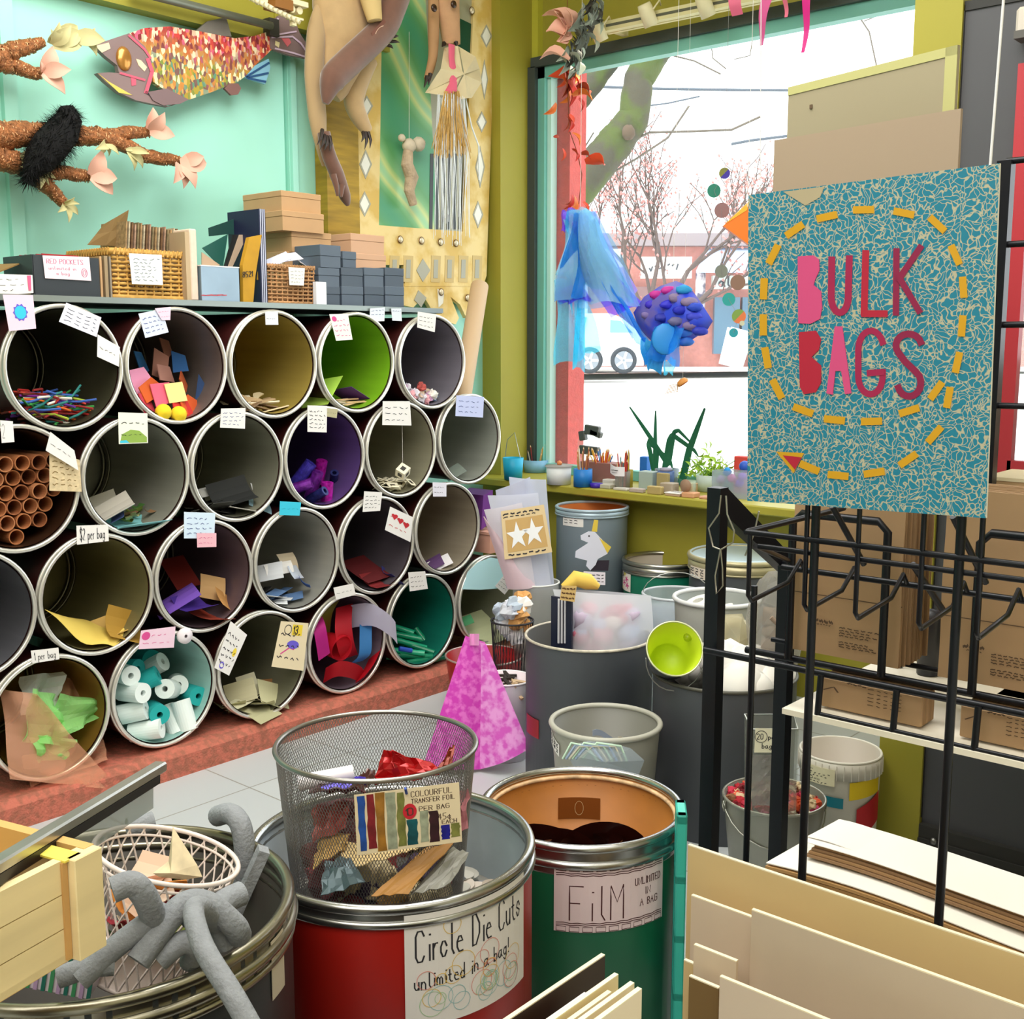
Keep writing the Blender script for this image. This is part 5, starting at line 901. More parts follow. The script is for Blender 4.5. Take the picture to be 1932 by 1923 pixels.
# ================================================================ the street outside (ground rises gently away from the shop)
def gz(y): return .1 + (y - 5) * .0245 if y < 24 else .57 + (y - 24) * .028
b = MB(); b.add([(-34, 5.0, -.1), (6, 5.0, -.1), (6, 8.5, .16), (-34, 8.5, .16)], [(0, 1, 2, 3)], 1); b.add([(-60, 8.5, .14), (30, 8.5, .14), (30, 60, 1.25), (-60, 60, 1.25)], [(0, 1, 2, 3)], 0)
struct('ground', b, [mat('#e3e2de', .9, noise=.04, scale=.6), mat('#e8e6e0', .9)])
CARD = PT(1112, 702, 31); gcar = CARD.z
# far kerb and building: street runs along the axis seen nearly square on
dcar = (PT(1400, 712, 31) - PT(1040, 700, 31)); dcar.z = 0; dcar.normalize(); ncar = V((-dcar.y, dcar.x, 0))   # away from the shop
if ncar.y < 0: ncar = -ncar
Mst = lambda o: frame(o, dcar, (0, 0, 1))
o0 = CARD + ncar * 2.2; o0.z = gcar
b = MB(); b.box((0, -.01, 0), (60, .05, .2), 0, Mst(o0)); b.box((0, -.005, -2.2), (60, .05, 4.2), 0, Mst(o0)); single('far_kerb', 'pale kerb and pavement across the street behind the white car', 'kerb', b, mat('#d8d4cc', .9))
BR = mat('#c4857a', .85, noise=.12, scale=8); STO = mat('#e0d8d0', .8); DKG = mat('#4d6f84', .3)
o1 = CARD + ncar * 6.5; o1.z = gcar; Mb = Mst(o1); u0 = lambda px, py=650: (PT(px, py, 36.5) - o1).dot(dcar); hh = lambda py: PT(1200, py, 36.5).z - gcar
T = Thing('brick_shop', 'red brick shop row across the street beyond the car', 'building', o1)
m = MB(); m.box((u0(1200), 2.0, -3), (26, 4.0, 5.4), 0, Mb); T.part('wall', m, BR); m = MB(); m.box((u0(1180), 4.1, -.2), (22, .4, .5), 0, Mb); T.part('parapet', m, mat('#8a7f80', .8))
for a, c, yb, yt, nm, mt in ((1060, 1180, 505, 470, 'sign_band', STO), (1210, 1305, 525, 485, 'sign_band', STO), (1345, 1412, 545, 520, 'sign_band', mat('#cfdcd2', .7)), (1352, 1400, 668, 560, 'shop_window', DKG), (1405, 1470, 668, 560, 'shop_window', DKG), (1180, 1290, 660, 540, 'shop_window', mat('#7a5a58', .4)), (1050, 1110, 600, 520, 'shop_window', mat('#d8c8c4', .5))):
    m = MB(); m.box(((u0(a) + u0(c)) / 2, (hh(yb) + hh(yt)) / 2, .35 if nm == 'sign_band' else .12), (u0(c) - u0(a), hh(yt) - hh(yb), .3), 0, Mb); T.part(nm, m, mt)
m = MB(); f = lambda x, y, h=0: Mb @ V((u0(1225) + x, hh(513) + y, .53 + h)); scribble(m, f, 0, 1.0, .12, .05, 0, .12, 22, 6); f2 = lambda x, y, h=0: Mb @ V((u0(1357) + x, hh(540) + y, .53 + h)); m.text('al', 0, 0, .3, f2, 0, wd=.06); T.part('sign_lettering', m, mat('#3a3f46', .6))
T2 = Thing('awning', 'blue grey sloped awning roof on the brick shop corner', 'awning', Mb @ V((u0(1360), hh(500), 0))); m = MB(); a, c = u0(1305), u0(1440); m.add([Mb @ V(q) for q in ((a, hh(514), 1.4), (c, hh(514), 1.4), (c - .3, hh(465), -.2), (a + .6, hh(465), -.2), (a, hh(518), 1.4), (c, hh(518), 1.4))], [(0, 1, 2, 3), (4, 5, 1, 0)]); T2.part('slope', m, mat('#9aa6c0', .6)); 
m = MB(); Mq = frame(Mb @ V((u0(1322), hh(545), .5)), dcar, (0, 0, 1)); m.tube([Mq @ V((0, -.5, 0)), Mq @ V((0, .5, 0))], .16, 12); m.ball(Mq @ V((0, -.56, 0)), .17, 10, 6); single('barber_pole', 'dark and white barber pole on the brick wall across the street', 'pole', m, [mat('#4a4458', .5, col2='#e4dcdc', scale=3)])
m = MB(); Mq = Mst(CARD + ncar * 3.6 + dcar * (u0(1385) - u0(1112))); 
for s_ in (-1, 1): m.box((0, .63, s_ * .2), (.7, 1.15, .04), 0, Mq, rot=(s_ * .2, 0, -.25))
single('sandwich_board', 'white sandwich board on the far pavement', 'sign', m, mat('#dfe6e8', .7)); 
m = MB(); o = CARD + ncar * 26; o.z = 0; m.box((0, 5.2, 0), (60, 6, .6), 0, Mst(o + V((0, 0, gcar)))); 
for k in range(-6, 7): m.box((k * 3.4, 6.3, .32), (1.8, 1.2, .06), 1, Mst(o + V((0, 0, gcar)))); m.box((k * 3.4, 7.0, .34), (3.4, .06, .06), 2, Mst(o + V((0, 0, gcar))))
single('office_block', 'washed out white office block high behind the brick shops', 'building', m, [mat('#f4f6f6', .6), mat('#e2f2f4', .2), mat('#9ab4bc', .6)])
# white car
T = Thing('parked_car', 'white car parked across the street behind the hanging blue fish', 'car', CARD); s_ = 1.0; Mc = Mst(CARD + ncar * .0) @ Matrix.Translation((0, 0, 0)); uc = lambda px: (PT(px, 690, 31) - CARD).dot(dcar); vc = lambda py: PT(1112, py, 31).z - gcar
m = MB(); side = [(uc(1012), vc(692)), (uc(1012), vc(628)), (uc(1040), vc(600)), (uc(1062), vc(592)), (uc(1150), vc(592)), (uc(1172), vc(600)), (uc(1200), vc(624)), (uc(1212), vc(640)), (uc(1214), vc(690))]
m.prism(side, 1.7, Mc @ Matrix.Translation((0, 0, -1.7))); T.part('car_body', m, mat('#f2f4f5', .25)); m = MB()
m.prism([(uc(1040), vc(626)), (uc(1046), vc(606)), (uc(1070), vc(599)), (uc(1106), vc(599)), (uc(1100), vc(628))], .04, Mc); m.prism([(uc(1150), vc(628)), (uc(1150), vc(604)), (uc(1170), vc(606)), (uc(1192), vc(628))], .04, Mc); T.part('side_glass', m, mat('#6fa4b4', .15))
for px in (1112, 1176):
    m = MB(); q = Mc @ V((uc(px), vc(680), .03)); Mw = frame(q, dcar, (0, 0, 1)); m.lathe([(.34, -.16), (.36, -.1), (.36, .0), (.25, .03), (.25, -.02), (0, -.02)], 24, Mw, 0); w_ = T.part('wheel', m, mat('#2b2f36', .7)); m = MB(); m.disc(.25, .02, 20, Mw)
    for k in range(5): m.box((.13 * cos(k * 1.257), .13 * sin(k * 1.257), .03), (.2, .05, .02), 1, Mw, rot=(0, 0, k * 1.257)) if 0 else m.add([Mw @ V((.05 * cos(k * 1.257 + d_), .05 * sin(k * 1.257 + d_), .035)) for d_ in (-.8, .8)] + [Mw @ V((.24 * cos(k * 1.257 + d_), .24 * sin(k * 1.257 + d_), .035)) for d_ in (.13, -.13)], [(0, 1, 2, 3)], 1)
    T.part('hubcap', m, [mat('#8d949c', .3, .5), mat('#e6e8ea', .3, .4)], parent=w_)
m = MB(); m.box((uc(1128), vc(655), .02), (.22, .05, .05), 0, Mc); T.part('door_handle', m, mat('#c4c8cc', .3))
# mossy street tree
MOSS = mat('#6e7a4a', .95, noise=.0, scale=4, col2='#94a83c', bump=1.0); BARKT = mat('#4a4638', .95, col2='#4c5826', scale=5, bump=1.0)
TD = 8.6
T = Thing('street_tree', 'mossy leaning street tree close outside the window', 'tree', PT(1010, 640, TD))
def bough(pts, rad, nm='bough', mt=BARKT, t=TD, jit=.03):
    P = [PT(a, b_, t + (0 if len(q) < 1 else 0)) for a, b_, *q in pts]; Q, rr = [], []
    for i in range(len(P) - 1):
        for k in range(10): Q.append(P[i].lerp(P[i + 1], k / 10) + V([R.uniform(-jit, jit) * rad[i] * .6 for _ in range(3)])); rr.append((rad[i] + (rad[i + 1] - rad[i]) * k / 10) * (1 + .03 * sin(k * .63 + i * 2.1)))
    Q.append(P[-1]); rr.append(rad[-1]); m = MB(); m.tube(Q, rr, 14); return T.part(nm, m, mt)
bough([(985, 760), (1020, 480), (1060, 390), (1110, 330), (1160, 270), (1195, 225), (1205, 150), (1240, 90), (1300, 20)], (.22, .17, .145, .145, .14, .12, .11, .12, .09), 'trunk')
bough([(1030, 440), (1045, 300), (1060, 220), (1110, 165), (1150, 120), (1170, 60)], (.13, .11, .1, .09, .07, .05)); bough([(1050, 330), (1056, 200), (1090, 90)], (.08, .07, .05))
m = MB(); m.ball(PT(1186, 250, TD - .15), (.05, .05, .055), 12, 8, rough=.1); T.part('knot', m, mat('#5e4c3c', .9))
TW = mat('#6b6258', .9)
def twig(T_, pts, r, t, mt=TW): m = MB(); m.tube([PT(a, b_, t) for a, b_ in pts], r, 4); return T_.part('twig', m, mt)
for pts, r in (([(1140, 335), (1200, 300), (1260, 260), (1300, 200)], .008), ([(1185, 270), (1225, 250), (1300, 248), (1380, 245), (1435, 220)], .009), ([(1280, 92), (1320, 75), (1350, 70)], .012), ([(1250, 100), (1310, 115), (1360, 140)], .006), ([(1340, 70), (1345, 110), (1370, 130)], .005), ([(1350, 72), (1420, 70), (1500, 55)], .006), ([(1420, 72), (1415, 105), (1385, 112)], .005), ([(1600, 0), (1640, 60), (1655, 130)], .006), ([(1100, 190), (1140, 130), (1185, 105)], .006), ([(1120, 250), (1090, 300), (1060, 360)], .006), ([(1630, 40), (1680, 20), (1730, 15)], .004)): twig(T, pts, r, TD)
# blossoming small tree
BT = 20.0; T = Thing('blossom_tree', 'bare branched tree with red blossom buds in front of the brick shops', 'tree', PT(1225, 690, BT)); q = random.Random(21); tips = []
def grow(p, d, L_, r, dep):
    e = p + d * L_; mids = p.lerp(e, .5) + V((q.uniform(-.06, .06), 0, q.uniform(-.06, .06))) * L_; LIMBS.append(([p, mids, e], r)); tips.append(e); tips.append(mids)
    if dep == 0: return
    for k in range(3 if dep > 1 else 2):
        a = V((q.uniform(-1, 1), q.uniform(-.6, .6), q.uniform(-.25, .9))); grow(e if k else mids, (d * .9 + a * .75).normalized(), L_ * q.uniform(.6, .85), r * .6, dep - 1)
LIMBS = []; base = PT(1225, 640, BT); LIMBS.append(([PT(1228, 690, BT), base], .12)); rr0 = _r0
for dx, dz in ((-.75, .8), (-.35, 1), (.1, 1), (.5, .9), (.95, .75)): grow(base, (rr0 * dx + V((0, 0, dz))).normalized(), 1.35, .06, 4)
m = MB(); [m.tube(P_, [max(.008, r_), max(.008, r_ * .85), max(.007, r_ * .65)][:len(P_)], 4, cap=False) for P_, r_ in LIMBS]; T.part('branches', m, mat('#5a4a44', .9)); m = MB()
for e in tips:
    for k in range(2): p = e + V((q.uniform(-.1, .1), q.uniform(-.1, .1), q.uniform(-.1, .1))); s_ = q.uniform(.015, .035); m.add([p + V((-s_, 0, 0)), p + V((0, 0, s_)), p + V((s_, 0, 0)), p + V((0, s_, -s_))], [(0, 1, 2), (0, 2, 3)])
T.part('blossom', m, mat('#c88a84', .8), kind='stuff')
for k, pts in enumerate(([(1100, 163), (1250, 168), (1400, 170), (1780, 172)], [(1180, 205), (1260, 195), (1320, 182)], [(1380, 272), (1418, 265), (1500, 255)], [(1150, 62), (1400, 20), (1600, -10)])):
    m = MB(); m.tube([PT(a, b_, 16) for a, b_ in pts], (.02, .012, .02, .007)[k], 5); single('overhead_wire', 'overhead street wire, ' + ('the thick level one', 'short one on the left', 'low right one', 'thin one at the top')[k], 'wire', m, mat('#4c5560', .7))
# ================================================================ hanging in the window
HY = 4.35; CEIL = 3.9
H = lambda px, py, dy=0: PY(px, py, HY + dy)
def thread(T_, p, r=.0012, mt=WHITE): m = MB(); m.tube([p, V((p.x, p.y, CEIL))], r, 4); return T_.part('thread', m, mt)
# flower garland top left
T = Thing('flower_garland', 'grey leaf garland with a peach flower hanging at the window corner', 'garland', H(1090, 60)); q = random.Random(9); thread(T, H(1115, 10), .004, mat('#7a7a6a', .8)); LG = [mat('#8a9488', .7, noise=.1), mat('#5d6258', .8), mat('#a9b4a4', .7), mat('#3d3a34', .8)]
for k in range(46):
    t = q.random(); a = 1125 - 50 * t + q.uniform(-16, 16); b_ = -15 + 135 * t + q.uniform(-8, 8); ang = q.uniform(.9, 2.6); L_ = q.uniform(25, 48); m = MB(); petal(m, H(a, b_, q.uniform(-.06, .06)), H(a + L_ * cos(ang) * .8, b_ + L_ * sin(ang), q.uniform(-.1, .06)), q.uniform(.3, .45)); T.part('leaf', m, LG[k % 4])
for a, b_, c, d_, w_ in ((1075, 55, 1022, 30, .9), (1075, 50, 1040, 18, .9), (1078, 52, 1068, 15, .8), (1076, 62, 1030, 60, .9), (1072, 66, 1050, 78, .8), (1062, 68, 1030, 58, .6), (1070, 50, 1055, 80, .6), (1075, 112, 1018, 112, .4)): m = MB(); petal(m, H(a, b_, -.05), H(c, d_, -.1), w_, cup=.8); T.part('flower_petal', m, mat('#e6b09a', .7))
# red leaf garland
T = Thing('leaf_garland', 'orange red autumn leaf garland trailing down the left of the window', 'garland', H(1075, 250, .15)); m = MB(); ml = [(1070, 60), (1068, 130), (1072, 190), (1074, 245), (1090, 290), (1098, 330), (1092, 385)]; m.tube([H(a, b_, .15) for a, b_ in ml], .0022, 5); m.tube([H(1070, 60, .15), V((H(1070, 60, .15).x, H(1070, 60, .15).y, CEIL))], .002, 4); T.part('stem', m, mat('#7a3a20', .8))
RL = [mat('#d8451f', .6), mat('#c22a1a', .6), mat('#e0742a', .6), mat('#a83a22', .6)]
for k, (a, b_, c, d_) in enumerate(((1065, 130, 1050, 165), (1066, 128, 1075, 165), (1068, 132, 1085, 160), (1066, 130, 1060, 185), (1064, 132, 1034, 144), (1070, 150, 1072, 205), (1072, 160, 1055, 195), (1088, 165, 1112, 180), (1090, 166, 1105, 165), (1092, 185, 1095, 212), (1080, 180, 1118, 190), (1072, 215, 1062, 248), (1072, 215, 1078, 240), (1072, 222, 1072, 250), (1050, 195, 1025, 216), (1044, 258, 1055, 258), (1062, 280, 1058, 305), (1080, 282, 1086, 305), (1080, 250, 1094, 275), (1096, 290, 1112, 300), (1104, 305, 1140, 312), (1080, 368, 1064, 395), (1085, 370, 1070, 405), (1080, 375, 1066, 385), (1100, 380, 1106, 405), (1074, 140, 1092, 180), (1062, 145, 1066, 175))): m = MB(); petal(m, H(a, b_, .15), H(c, d_, .15 + q.uniform(-.05, .05)), .42, cup=.5); T.part('leaf', m, RL[k % 4])
# blue fish of tulle
BL1, BL2, LAVF, PURF = glassy('#38b0ff', .36, .4), glassy('#6ae6ff', .31, .4), glassy('#c0aeff', .32, .4), glassy('#7a58ff', .33, .4)
T = Thing('tulle_fish', 'blue and violet tulle fish hanging in the window with a long sheer tail', 'ornament', H(1270, 600))
def veil(nm, px4, film, amp=.03, seed=0, nu=10, nv=8, dy=0):
    qq = random.Random(seed); A, B_, C_, D_ = [H(a, b_, dy + qq.uniform(-.03, .03)) for a, b_ in px4]; ph = [qq.uniform(0, 6) for _ in range(3)]; m = MB()
    m.grid(lambda u, v: A.lerp(B_, u).lerp(D_.lerp(C_, u), v) + V((0, amp * (sin(9 * u + ph[0]) + .6 * sin(6 * v + 5 * u + ph[1])), 0)) + V((.006 * sin(14 * u + ph[2]), 0, .01 * sin(12 * u))), nu, nv, thick=.0008, smooth=False); return T.part(nm, m, film)
veil('tail_veil', [(1062, 405), (1125, 395), (1205, 545), (1180, 600)], LAVF, .02, 1, dy=.03); veil('tail_veil', [(1082, 400), (1118, 396), (1190, 570), (1060, 520)], BL2, .03, 2); veil('tail_veil', [(1085, 405), (1110, 405), (1100, 560), (1050, 570)], BL1, .03, 3, dy=-.03); veil('tail_veil', [(1075, 480), (1130, 480), (1215, 575), (1150, 600)], PURF, .02, 4, dy=.02); veil('tail_veil', [(1055, 530), (1085, 520), (1130, 660), (1055, 690)], BL2, .03, 5); veil('tail_veil', [(1060, 400), (1085, 392), (1080, 430), (1058, 440)], PURF, .01, 6); veil('tail_veil', [(1120, 500), (1170, 560), (1240, 660), (1190, 640)], BL1, .02, 7, dy=-.02); veil('tail_veil', [(1048, 545), (1095, 540), (1120, 565), (1052, 575)], PURF, .02, 8, dy=-.02)
veil('tail_veil', [(1090, 400), (1110, 400), (1098, 700), (1080, 690)], BL2, .02, 9, dy=.05); LT = glassy('#a8e0ff', .26, .4); veil('tail_veil', [(1078, 398), (1118, 394), (1206, 575), (1052, 568)], LT, .04, 15, 14, 10, dy=-.05); veil('tail_veil', [(1070, 420), (1130, 410), (1200, 560), (1090, 590)], LT, .05, 16, 14, 10, dy=.06)
BODYF = mat('#2c48d8', .5, noise=0, scale=9, col2='#6a62b8'); m = MB(); c = H(1275, 595); ax_ = _r0.copy()
kp = [(1195, 590), (1215, 560), (1245, 540), (1275, 530), (1300, 540), (1322, 570), (1345, 606), (1335, 622), (1300, 645), (1270, 660), (1235, 650), (1205, 620)]; P = [H(a, b_) for a, b_ in kp]; cf = H(1268, 595, -.07); cb = H(1268, 595, .07); n = len(P)
rg = [[P[i].lerp(cc, t) + V((0, dy, 0)) for i in range(n)] for cc, t, dy in ((cf, .72, .0), (cf, .38, -.03), (cf, 0, 0), (cb, .38, .03), (cb, .72, 0))]; vs = [cf] + sum(rg, []) + [cb]; L5 = len(vs) - 1
m.add(vs, [(0, 1 + i, 1 + (i + 1) % n) for i in range(n)] + [(1 + j * n + i, 1 + (j + 1) * n + i, 1 + (j + 1) * n + (i + 1) % n, 1 + j * n + (i + 1) % n) for j in range(4) for i in range(n)] + [(L5, 1 + 4 * n + (i + 1) % n, 1 + 4 * n + i) for i in range(n)], 0, None, True); T.part('body', m, BODYF)
for k, (px, py, h) in enumerate(((1240, 556, '#c2289a'), (1262, 548, '#c2289a'), (1290, 546, '#2a9ad8'), (1276, 562, '#8a7aa0'), (1300, 570, '#8a7aa0'), (1225, 595, '#7a6aa8'), (1250, 600, '#2430a8'), (1285, 585, '#1a28c0'), (1310, 598, '#3440c8'), (1275, 606, '#6a6a9a'), (1302, 615, '#7a6a9c'), (1320, 625, '#2a38b8'), (1290, 628, '#2a6ad0'), (1260, 575, '#2a2ad0'), (1232, 575, '#3a2ac8'), (1312, 580, '#2448c8'), (1265, 625, '#2a78d8'), (1295, 645, '#2a68c8'))):
    m = MB(); m.ball((0, 0, 0), (.036, .02, .014), 12, 7, M=frame(H(px, py, -.068 + .0006 * math.hypot(px - 1270, py - 597)), _r0, V((0, 0, 1))), rough=.15); T.part('scale_tuft', m, mat(h, .6))
veil('fin', [(1235, 620), (1290, 615), (1280, 690), (1215, 670)], BL1, .02, 11, dy=-.08); veil('fin', [(1205, 640), (1265, 640), (1245, 705), (1212, 690)], mat('#2a98e0', .6), .015, 12, dy=-.05); veil('fin', [(1250, 680), (1275, 675), (1270, 705), (1248, 705)], BL2, .01, 13)
m = MB(); m.ball((0, 0, 0), (.06, .07, .012), 14, 8, M=frame(H(1255, 640, -.085), _r0, V((0, 0, 1)))); T.part('side_fin', m, mat('#2a90e4', .5)); thread(T, H(1270, 545)); thread(T, H(1095, 400))
# small orange jellyfish
T = Thing('paper_jellyfish', 'tiny orange paper jellyfish hanging in front of the white road', 'ornament', H(1285, 720)); m = MB(); p = H(1288, 722); m.lathe([(.0, .02), (.02, .014), (.028, 0), (.024, -.008)], 12, Matrix.Translation(p) @ Euler((.2, -.6, 0)).to_matrix().to_4x4()); T.part('bell', m, mat('#e0964a', .6)); m = MB()
for k in range(7): m.tube([p + V((-.01 - .004 * k, .003 * k, -.004)), p + V((-.04, .004 * k, -.01 - .005 * k)), p + V((-.07 - .005 * k, .002 * k, -.015 - .006 * k))], .0015, 4)
T.part('tentacles', m, mat('#e6b47a', .6)); thread(T, p + V((0, 0, .02)), .0006)
# strings of dots
T = Thing('disc_mobile', 'string of coloured paper discs left of the sign', 'mobile', H(1370, 470, -.3))
for k, (px, py, r_, h, h2) in enumerate(((1367, 327, .022, '#3a2a9a', '#7a7a30'), (1347, 360, .027, '#1f7a66', None), (1362, 397, .03, '#8a6a6e', None), (1361, 512, .026, '#7a8078', None), (1392, 533, .03, '#8a6a5c', None), (1375, 565, .026, '#2a9a98', None), (1394, 597, .028, '#d8784a', '#7a9a4a'), (1384, 628, .018, '#2a98a8', None), (1400, 610, .01, '#c8c8b0', None))):
    m = MB(); Mq = frame(H(px, py, -.3), _r0, V((0, 0, 1))); m.lathe([(0, 0), (r_, 0), (r_, .0016), (0, .0016)], 24, Mq, 0, smooth=False)
    if h2: m.lathe([(0, .0018), (r_, .0018)], 12, Mq, 1, a0=.8, a1=.8 + pi, smooth=False)
    T.part('disc', m, [mat(h, .5), mat(h2 or h, .5)])
m = MB(); m.tube([V((H(1367, 327, -.3).x, H(1367, 327, -.3).y, CEIL)), H(1367, 327, -.302), H(1347, 360, -.302), H(1362, 397, -.302), H(1361, 512, -.302), H(1375, 565, -.302), H(1394, 597, -.302), H(1384, 628, -.302)], .0008, 4); T.part('thread', m, mat('#8a8a8a', .6))
# orange lantern fish hidden by the sign
T = Thing('orange_lantern', 'orange paper lantern peeking out from behind the sign', 'ornament', H(1420, 425, -.35)); m = MB(); m.prism([(0, 0), (.10, .09), (.2, .06), (.2, -.1), (.1, -.07)], .03, frame(H(1362, 428, -.35), _r0, V((0, 0, 1)))); T.part('body', m, mat('#f07a24', .5)); m = MB(); m.prism([(.01, .01), (.1, .095), (.09, .06)], .032, frame(H(1362, 428, -.35), _r0, V((0, 0, 1)))); T.part('stripe', m, mat('#f0b43a', .5)); thread(T, H(1410, 390, -.35))
# pink tissue streamers
for k, (a, x0, x1, yb, tip) in enumerate((((1375), 1372, 1400, 28, 1390), ((1440), 1438, 1466, 85, 1434), ((1480), 1475, 1487, 32, 1482), ((1518), 1517, 1536, 100, 1516))):
    m = MB(); P0, P1 = H(x0, -40, -.5), H(x1, -40, -.5); E_ = H(tip, yb, -.5); m.grid(lambda u, v: P0.lerp(P1, u).lerp(E_ + V(((u - .5) * (.045 if k == 0 else .012), 0, 0)), v) + V((0, .01 * sin(7 * v + k), 0)), 4, 10, thick=.001)
    T = Thing('tissue_streamer', 'pink tissue streamer above the window, ' + ('short and blunt, first from the left', 'long pale pink, second from the left', 'narrow, third from the left', 'bright magenta, fourth from the left')[k], 'streamer', H(a, 0, -.5)); T.part('tissue', m, glassy(('#e07a98', '#d868a0', '#e08098', '#e0359a')[k], .85, .6)); m = MB(); p = P0.lerp(P1, .5); m.tube([p, V((p.x, p.y, CEIL))], .002, 4); T.part('thread', m, WHITE)
# track lights over the window
TY = 4.62; tp = lambda px, py, y=TY: PY(px, py, y); b = MB(); p0, p1 = tp(1140, 52), tp(1560, -34); Mt = frame(p0, p1 - p0, (0, 0, 1)); L_ = (p1 - p0).length
T = Thing('light_track', 'cream track with spotlights fixed above the shop window', 'lamp', p0); b.box((L_ / 2, 0, 0), (L_, .045, .04), 0, Mt); b.box((L_ / 2, 0, .021), (L_ - .05, .012, .002), 1, Mt); b.box((L_ / 2, 0, -.03), (L_, .05, .02), 0, Mt); b.box((.02, 0, -.09), (.03, .03, .12), 0, Mt); b.box((L_ - .1, 0, -.09), (.03, .03, .12), 0, Mt); T.part('track', b, [mat('#d8cf9c', .5), mat('#5a5a4a', .6)])
for px, py in ((1128, 58), (1222, 28), (1330, 10)):
    m = MB(); p = tp(px, py, TY - .06); Ml = frame(p, (1, 0, 0), (0, .5, .5)); Ml = Matrix.Translation(p) @ Euler((.5, 0, -.3)).to_matrix().to_4x4(); m.lathe([(0, .05), (.03, .05), (.034, .03), (.034, -.05), (.03, -.05)], 16, Ml); m.tube([p + V((.03, 0, .02)), p + V((.05, .02, .06)), p + V((.03, .06, .05))], .004, 5); hd = T.part('spot_head', m, mat('#e6dcb4', .5)); m = MB(); m.disc(.028, -.047, 16, Ml); T.part('bulb', m, mat('#fff2cc', .4, emit=6), parent=hd)
    lamp('track_spot', 'SPOT', p + V((0, -.03, -.06)), 6, (1, .9, .7), 1.6, target=p + V((0, -.6, -1.2)))
# ================================================================ craft clutter on the sill (sill top z = .858)
SL = .858
def S_(px, py, z=SL): p = PZ(px, py, z); return p
def cup(name, label, px, pyb, wpx, hpx, hexc, cat='cup', taper=.9, fill=None, wall=.003, alpha=None, y=None):
    p = S_(px, pyb); p.y = min(max(p.y, 4.44), 4.78) if y is None else y; d = (p - EYEV).length; k = d / F_PX * .99; r_ = wpx * k / 2; h_ = hpx * k
    T = Thing(name, label, cat, p); m = MB(); mt = glassy(hexc, alpha, .1) if alpha else mat(hexc, .5)
    m.lathe([(0, .002), (r_ * taper, .002), (r_, h_), (r_ - wall, h_), (r_ * taper - wall, .005), (0, .005)], 24, Matrix.Translation((p.x, p.y, SL))); T.part('cup_body', m, mt); return T, V((p.x, p.y, SL)), r_, h_
def pencils(c, r_, h_, n, cols, up, seed, what, group):
    qq = random.Random(seed)
    for k in range(n):
        a = qq.uniform(0, 6.28); rr = r_ * .7 * math.sqrt(qq.random()); b0 = c + V((rr * .5 * cos(a), rr * .5 * sin(a), .008)); e = c + V((rr * cos(a) * 1.1, rr * sin(a) * 1.1, h_ * qq.uniform(*up))); m = MB(); m.tube([b0, e], .0032, 6); d = (e - b0).normalized(); m.tube([e, e + d * .012], (.0032, .0006), 6, 1)
        single('pencil', what, 'pencil', m, [mat(cols[k % len(cols)], .5), mat('#d9b48a', .7)], group=group)
T, c, r_, h_ = cup('plastic_bucket', 'turquoise plastic bucket at the left end of the window sill', 968, 905, 40, 42, '#18a8d0', 'bucket', .85)
m = MB(); m.tube([c + V((-r_, 0, h_)), c + V((-.04, 0, h_ + .09)), c + V((.01, 0, h_ + .13)), c + V((r_ * .9, 0, h_))], .002, 5); T.part('wire_handle', m, mat('#b8b8b4', .3, .8))
T, c, r_, h_ = cup('plastic_cup', 'clear plastic cup of brushes behind the turquoise bucket', 1003, 880, 34, 30, '#c8d4e0', alpha=.4); pencils(c, r_, h_, 9, ('#d8c090', '#c9a860', '#e4dcc0', '#7a9a4a'), (1.2, 2.0), 1, 'thin brush or pencil in the clear cup at the left of the sill', 'brushes in the clear cup')
T, c, r_, h_ = cup('plastic_tub', 'pale blue plastic tub on the sill behind the blue mug', 1050, 886, 48, 24, '#7aaccc'); pencils(c, r_, h_, 8, ('#d8b070', '#b8943c', '#8a2a2a', '#c4c0b0'), (1.4, 2.4), 2, 'stick standing in the pale blue tub on the sill', 'sticks in the pale blue tub')
T, c, r_, h_ = cup('lidded_tub', 'milky round tub with loose bits on its lid, left of the blue mug', 1025, 918, 48, 34, '#dfe3e4', 'tub', .95); m = MB(); m.lathe([(0, h_ + .012), (r_ * 1.1, h_ + .006), (r_ * 1.1, h_), (0, h_)], 24, Matrix.Translation(c)); T.part('lid', m, glassy('#d8d4d0', .6, .2)); m = MB(); m.ball(c + V((.01, -.01, h_ + .018)), .014, 8, 6, rough=.2); T.part('lid_trinket', m, mat('#d8824a', .6))
T, c, r_, h_ = cup('blue_mug', 'blue mug of pencils on the sill', 1069, 923, 36, 34, '#1878c8', 'mug', 1); pencils(c, r_, h_, 11, ('#b8763c', '#d8a050', '#8a4a3a', '#e6dcc8', '#c48a5a', '#a0522a'), (1.4, 2.2), 3, 'pencil standing in the blue mug', 'pencils in the blue mug')
p = S_(1076, 928); m = MB(); m.lathe([(0, 0), (.03, 0), (.032, .022), (0, .022)], 20, Matrix.Translation((p.x, 4.45, SL))); single('purple_lid', 'small purple lid in front of the blue mug', 'pot', m, mat('#3a1fa8', .4))  # flat loose lid lying on the sill
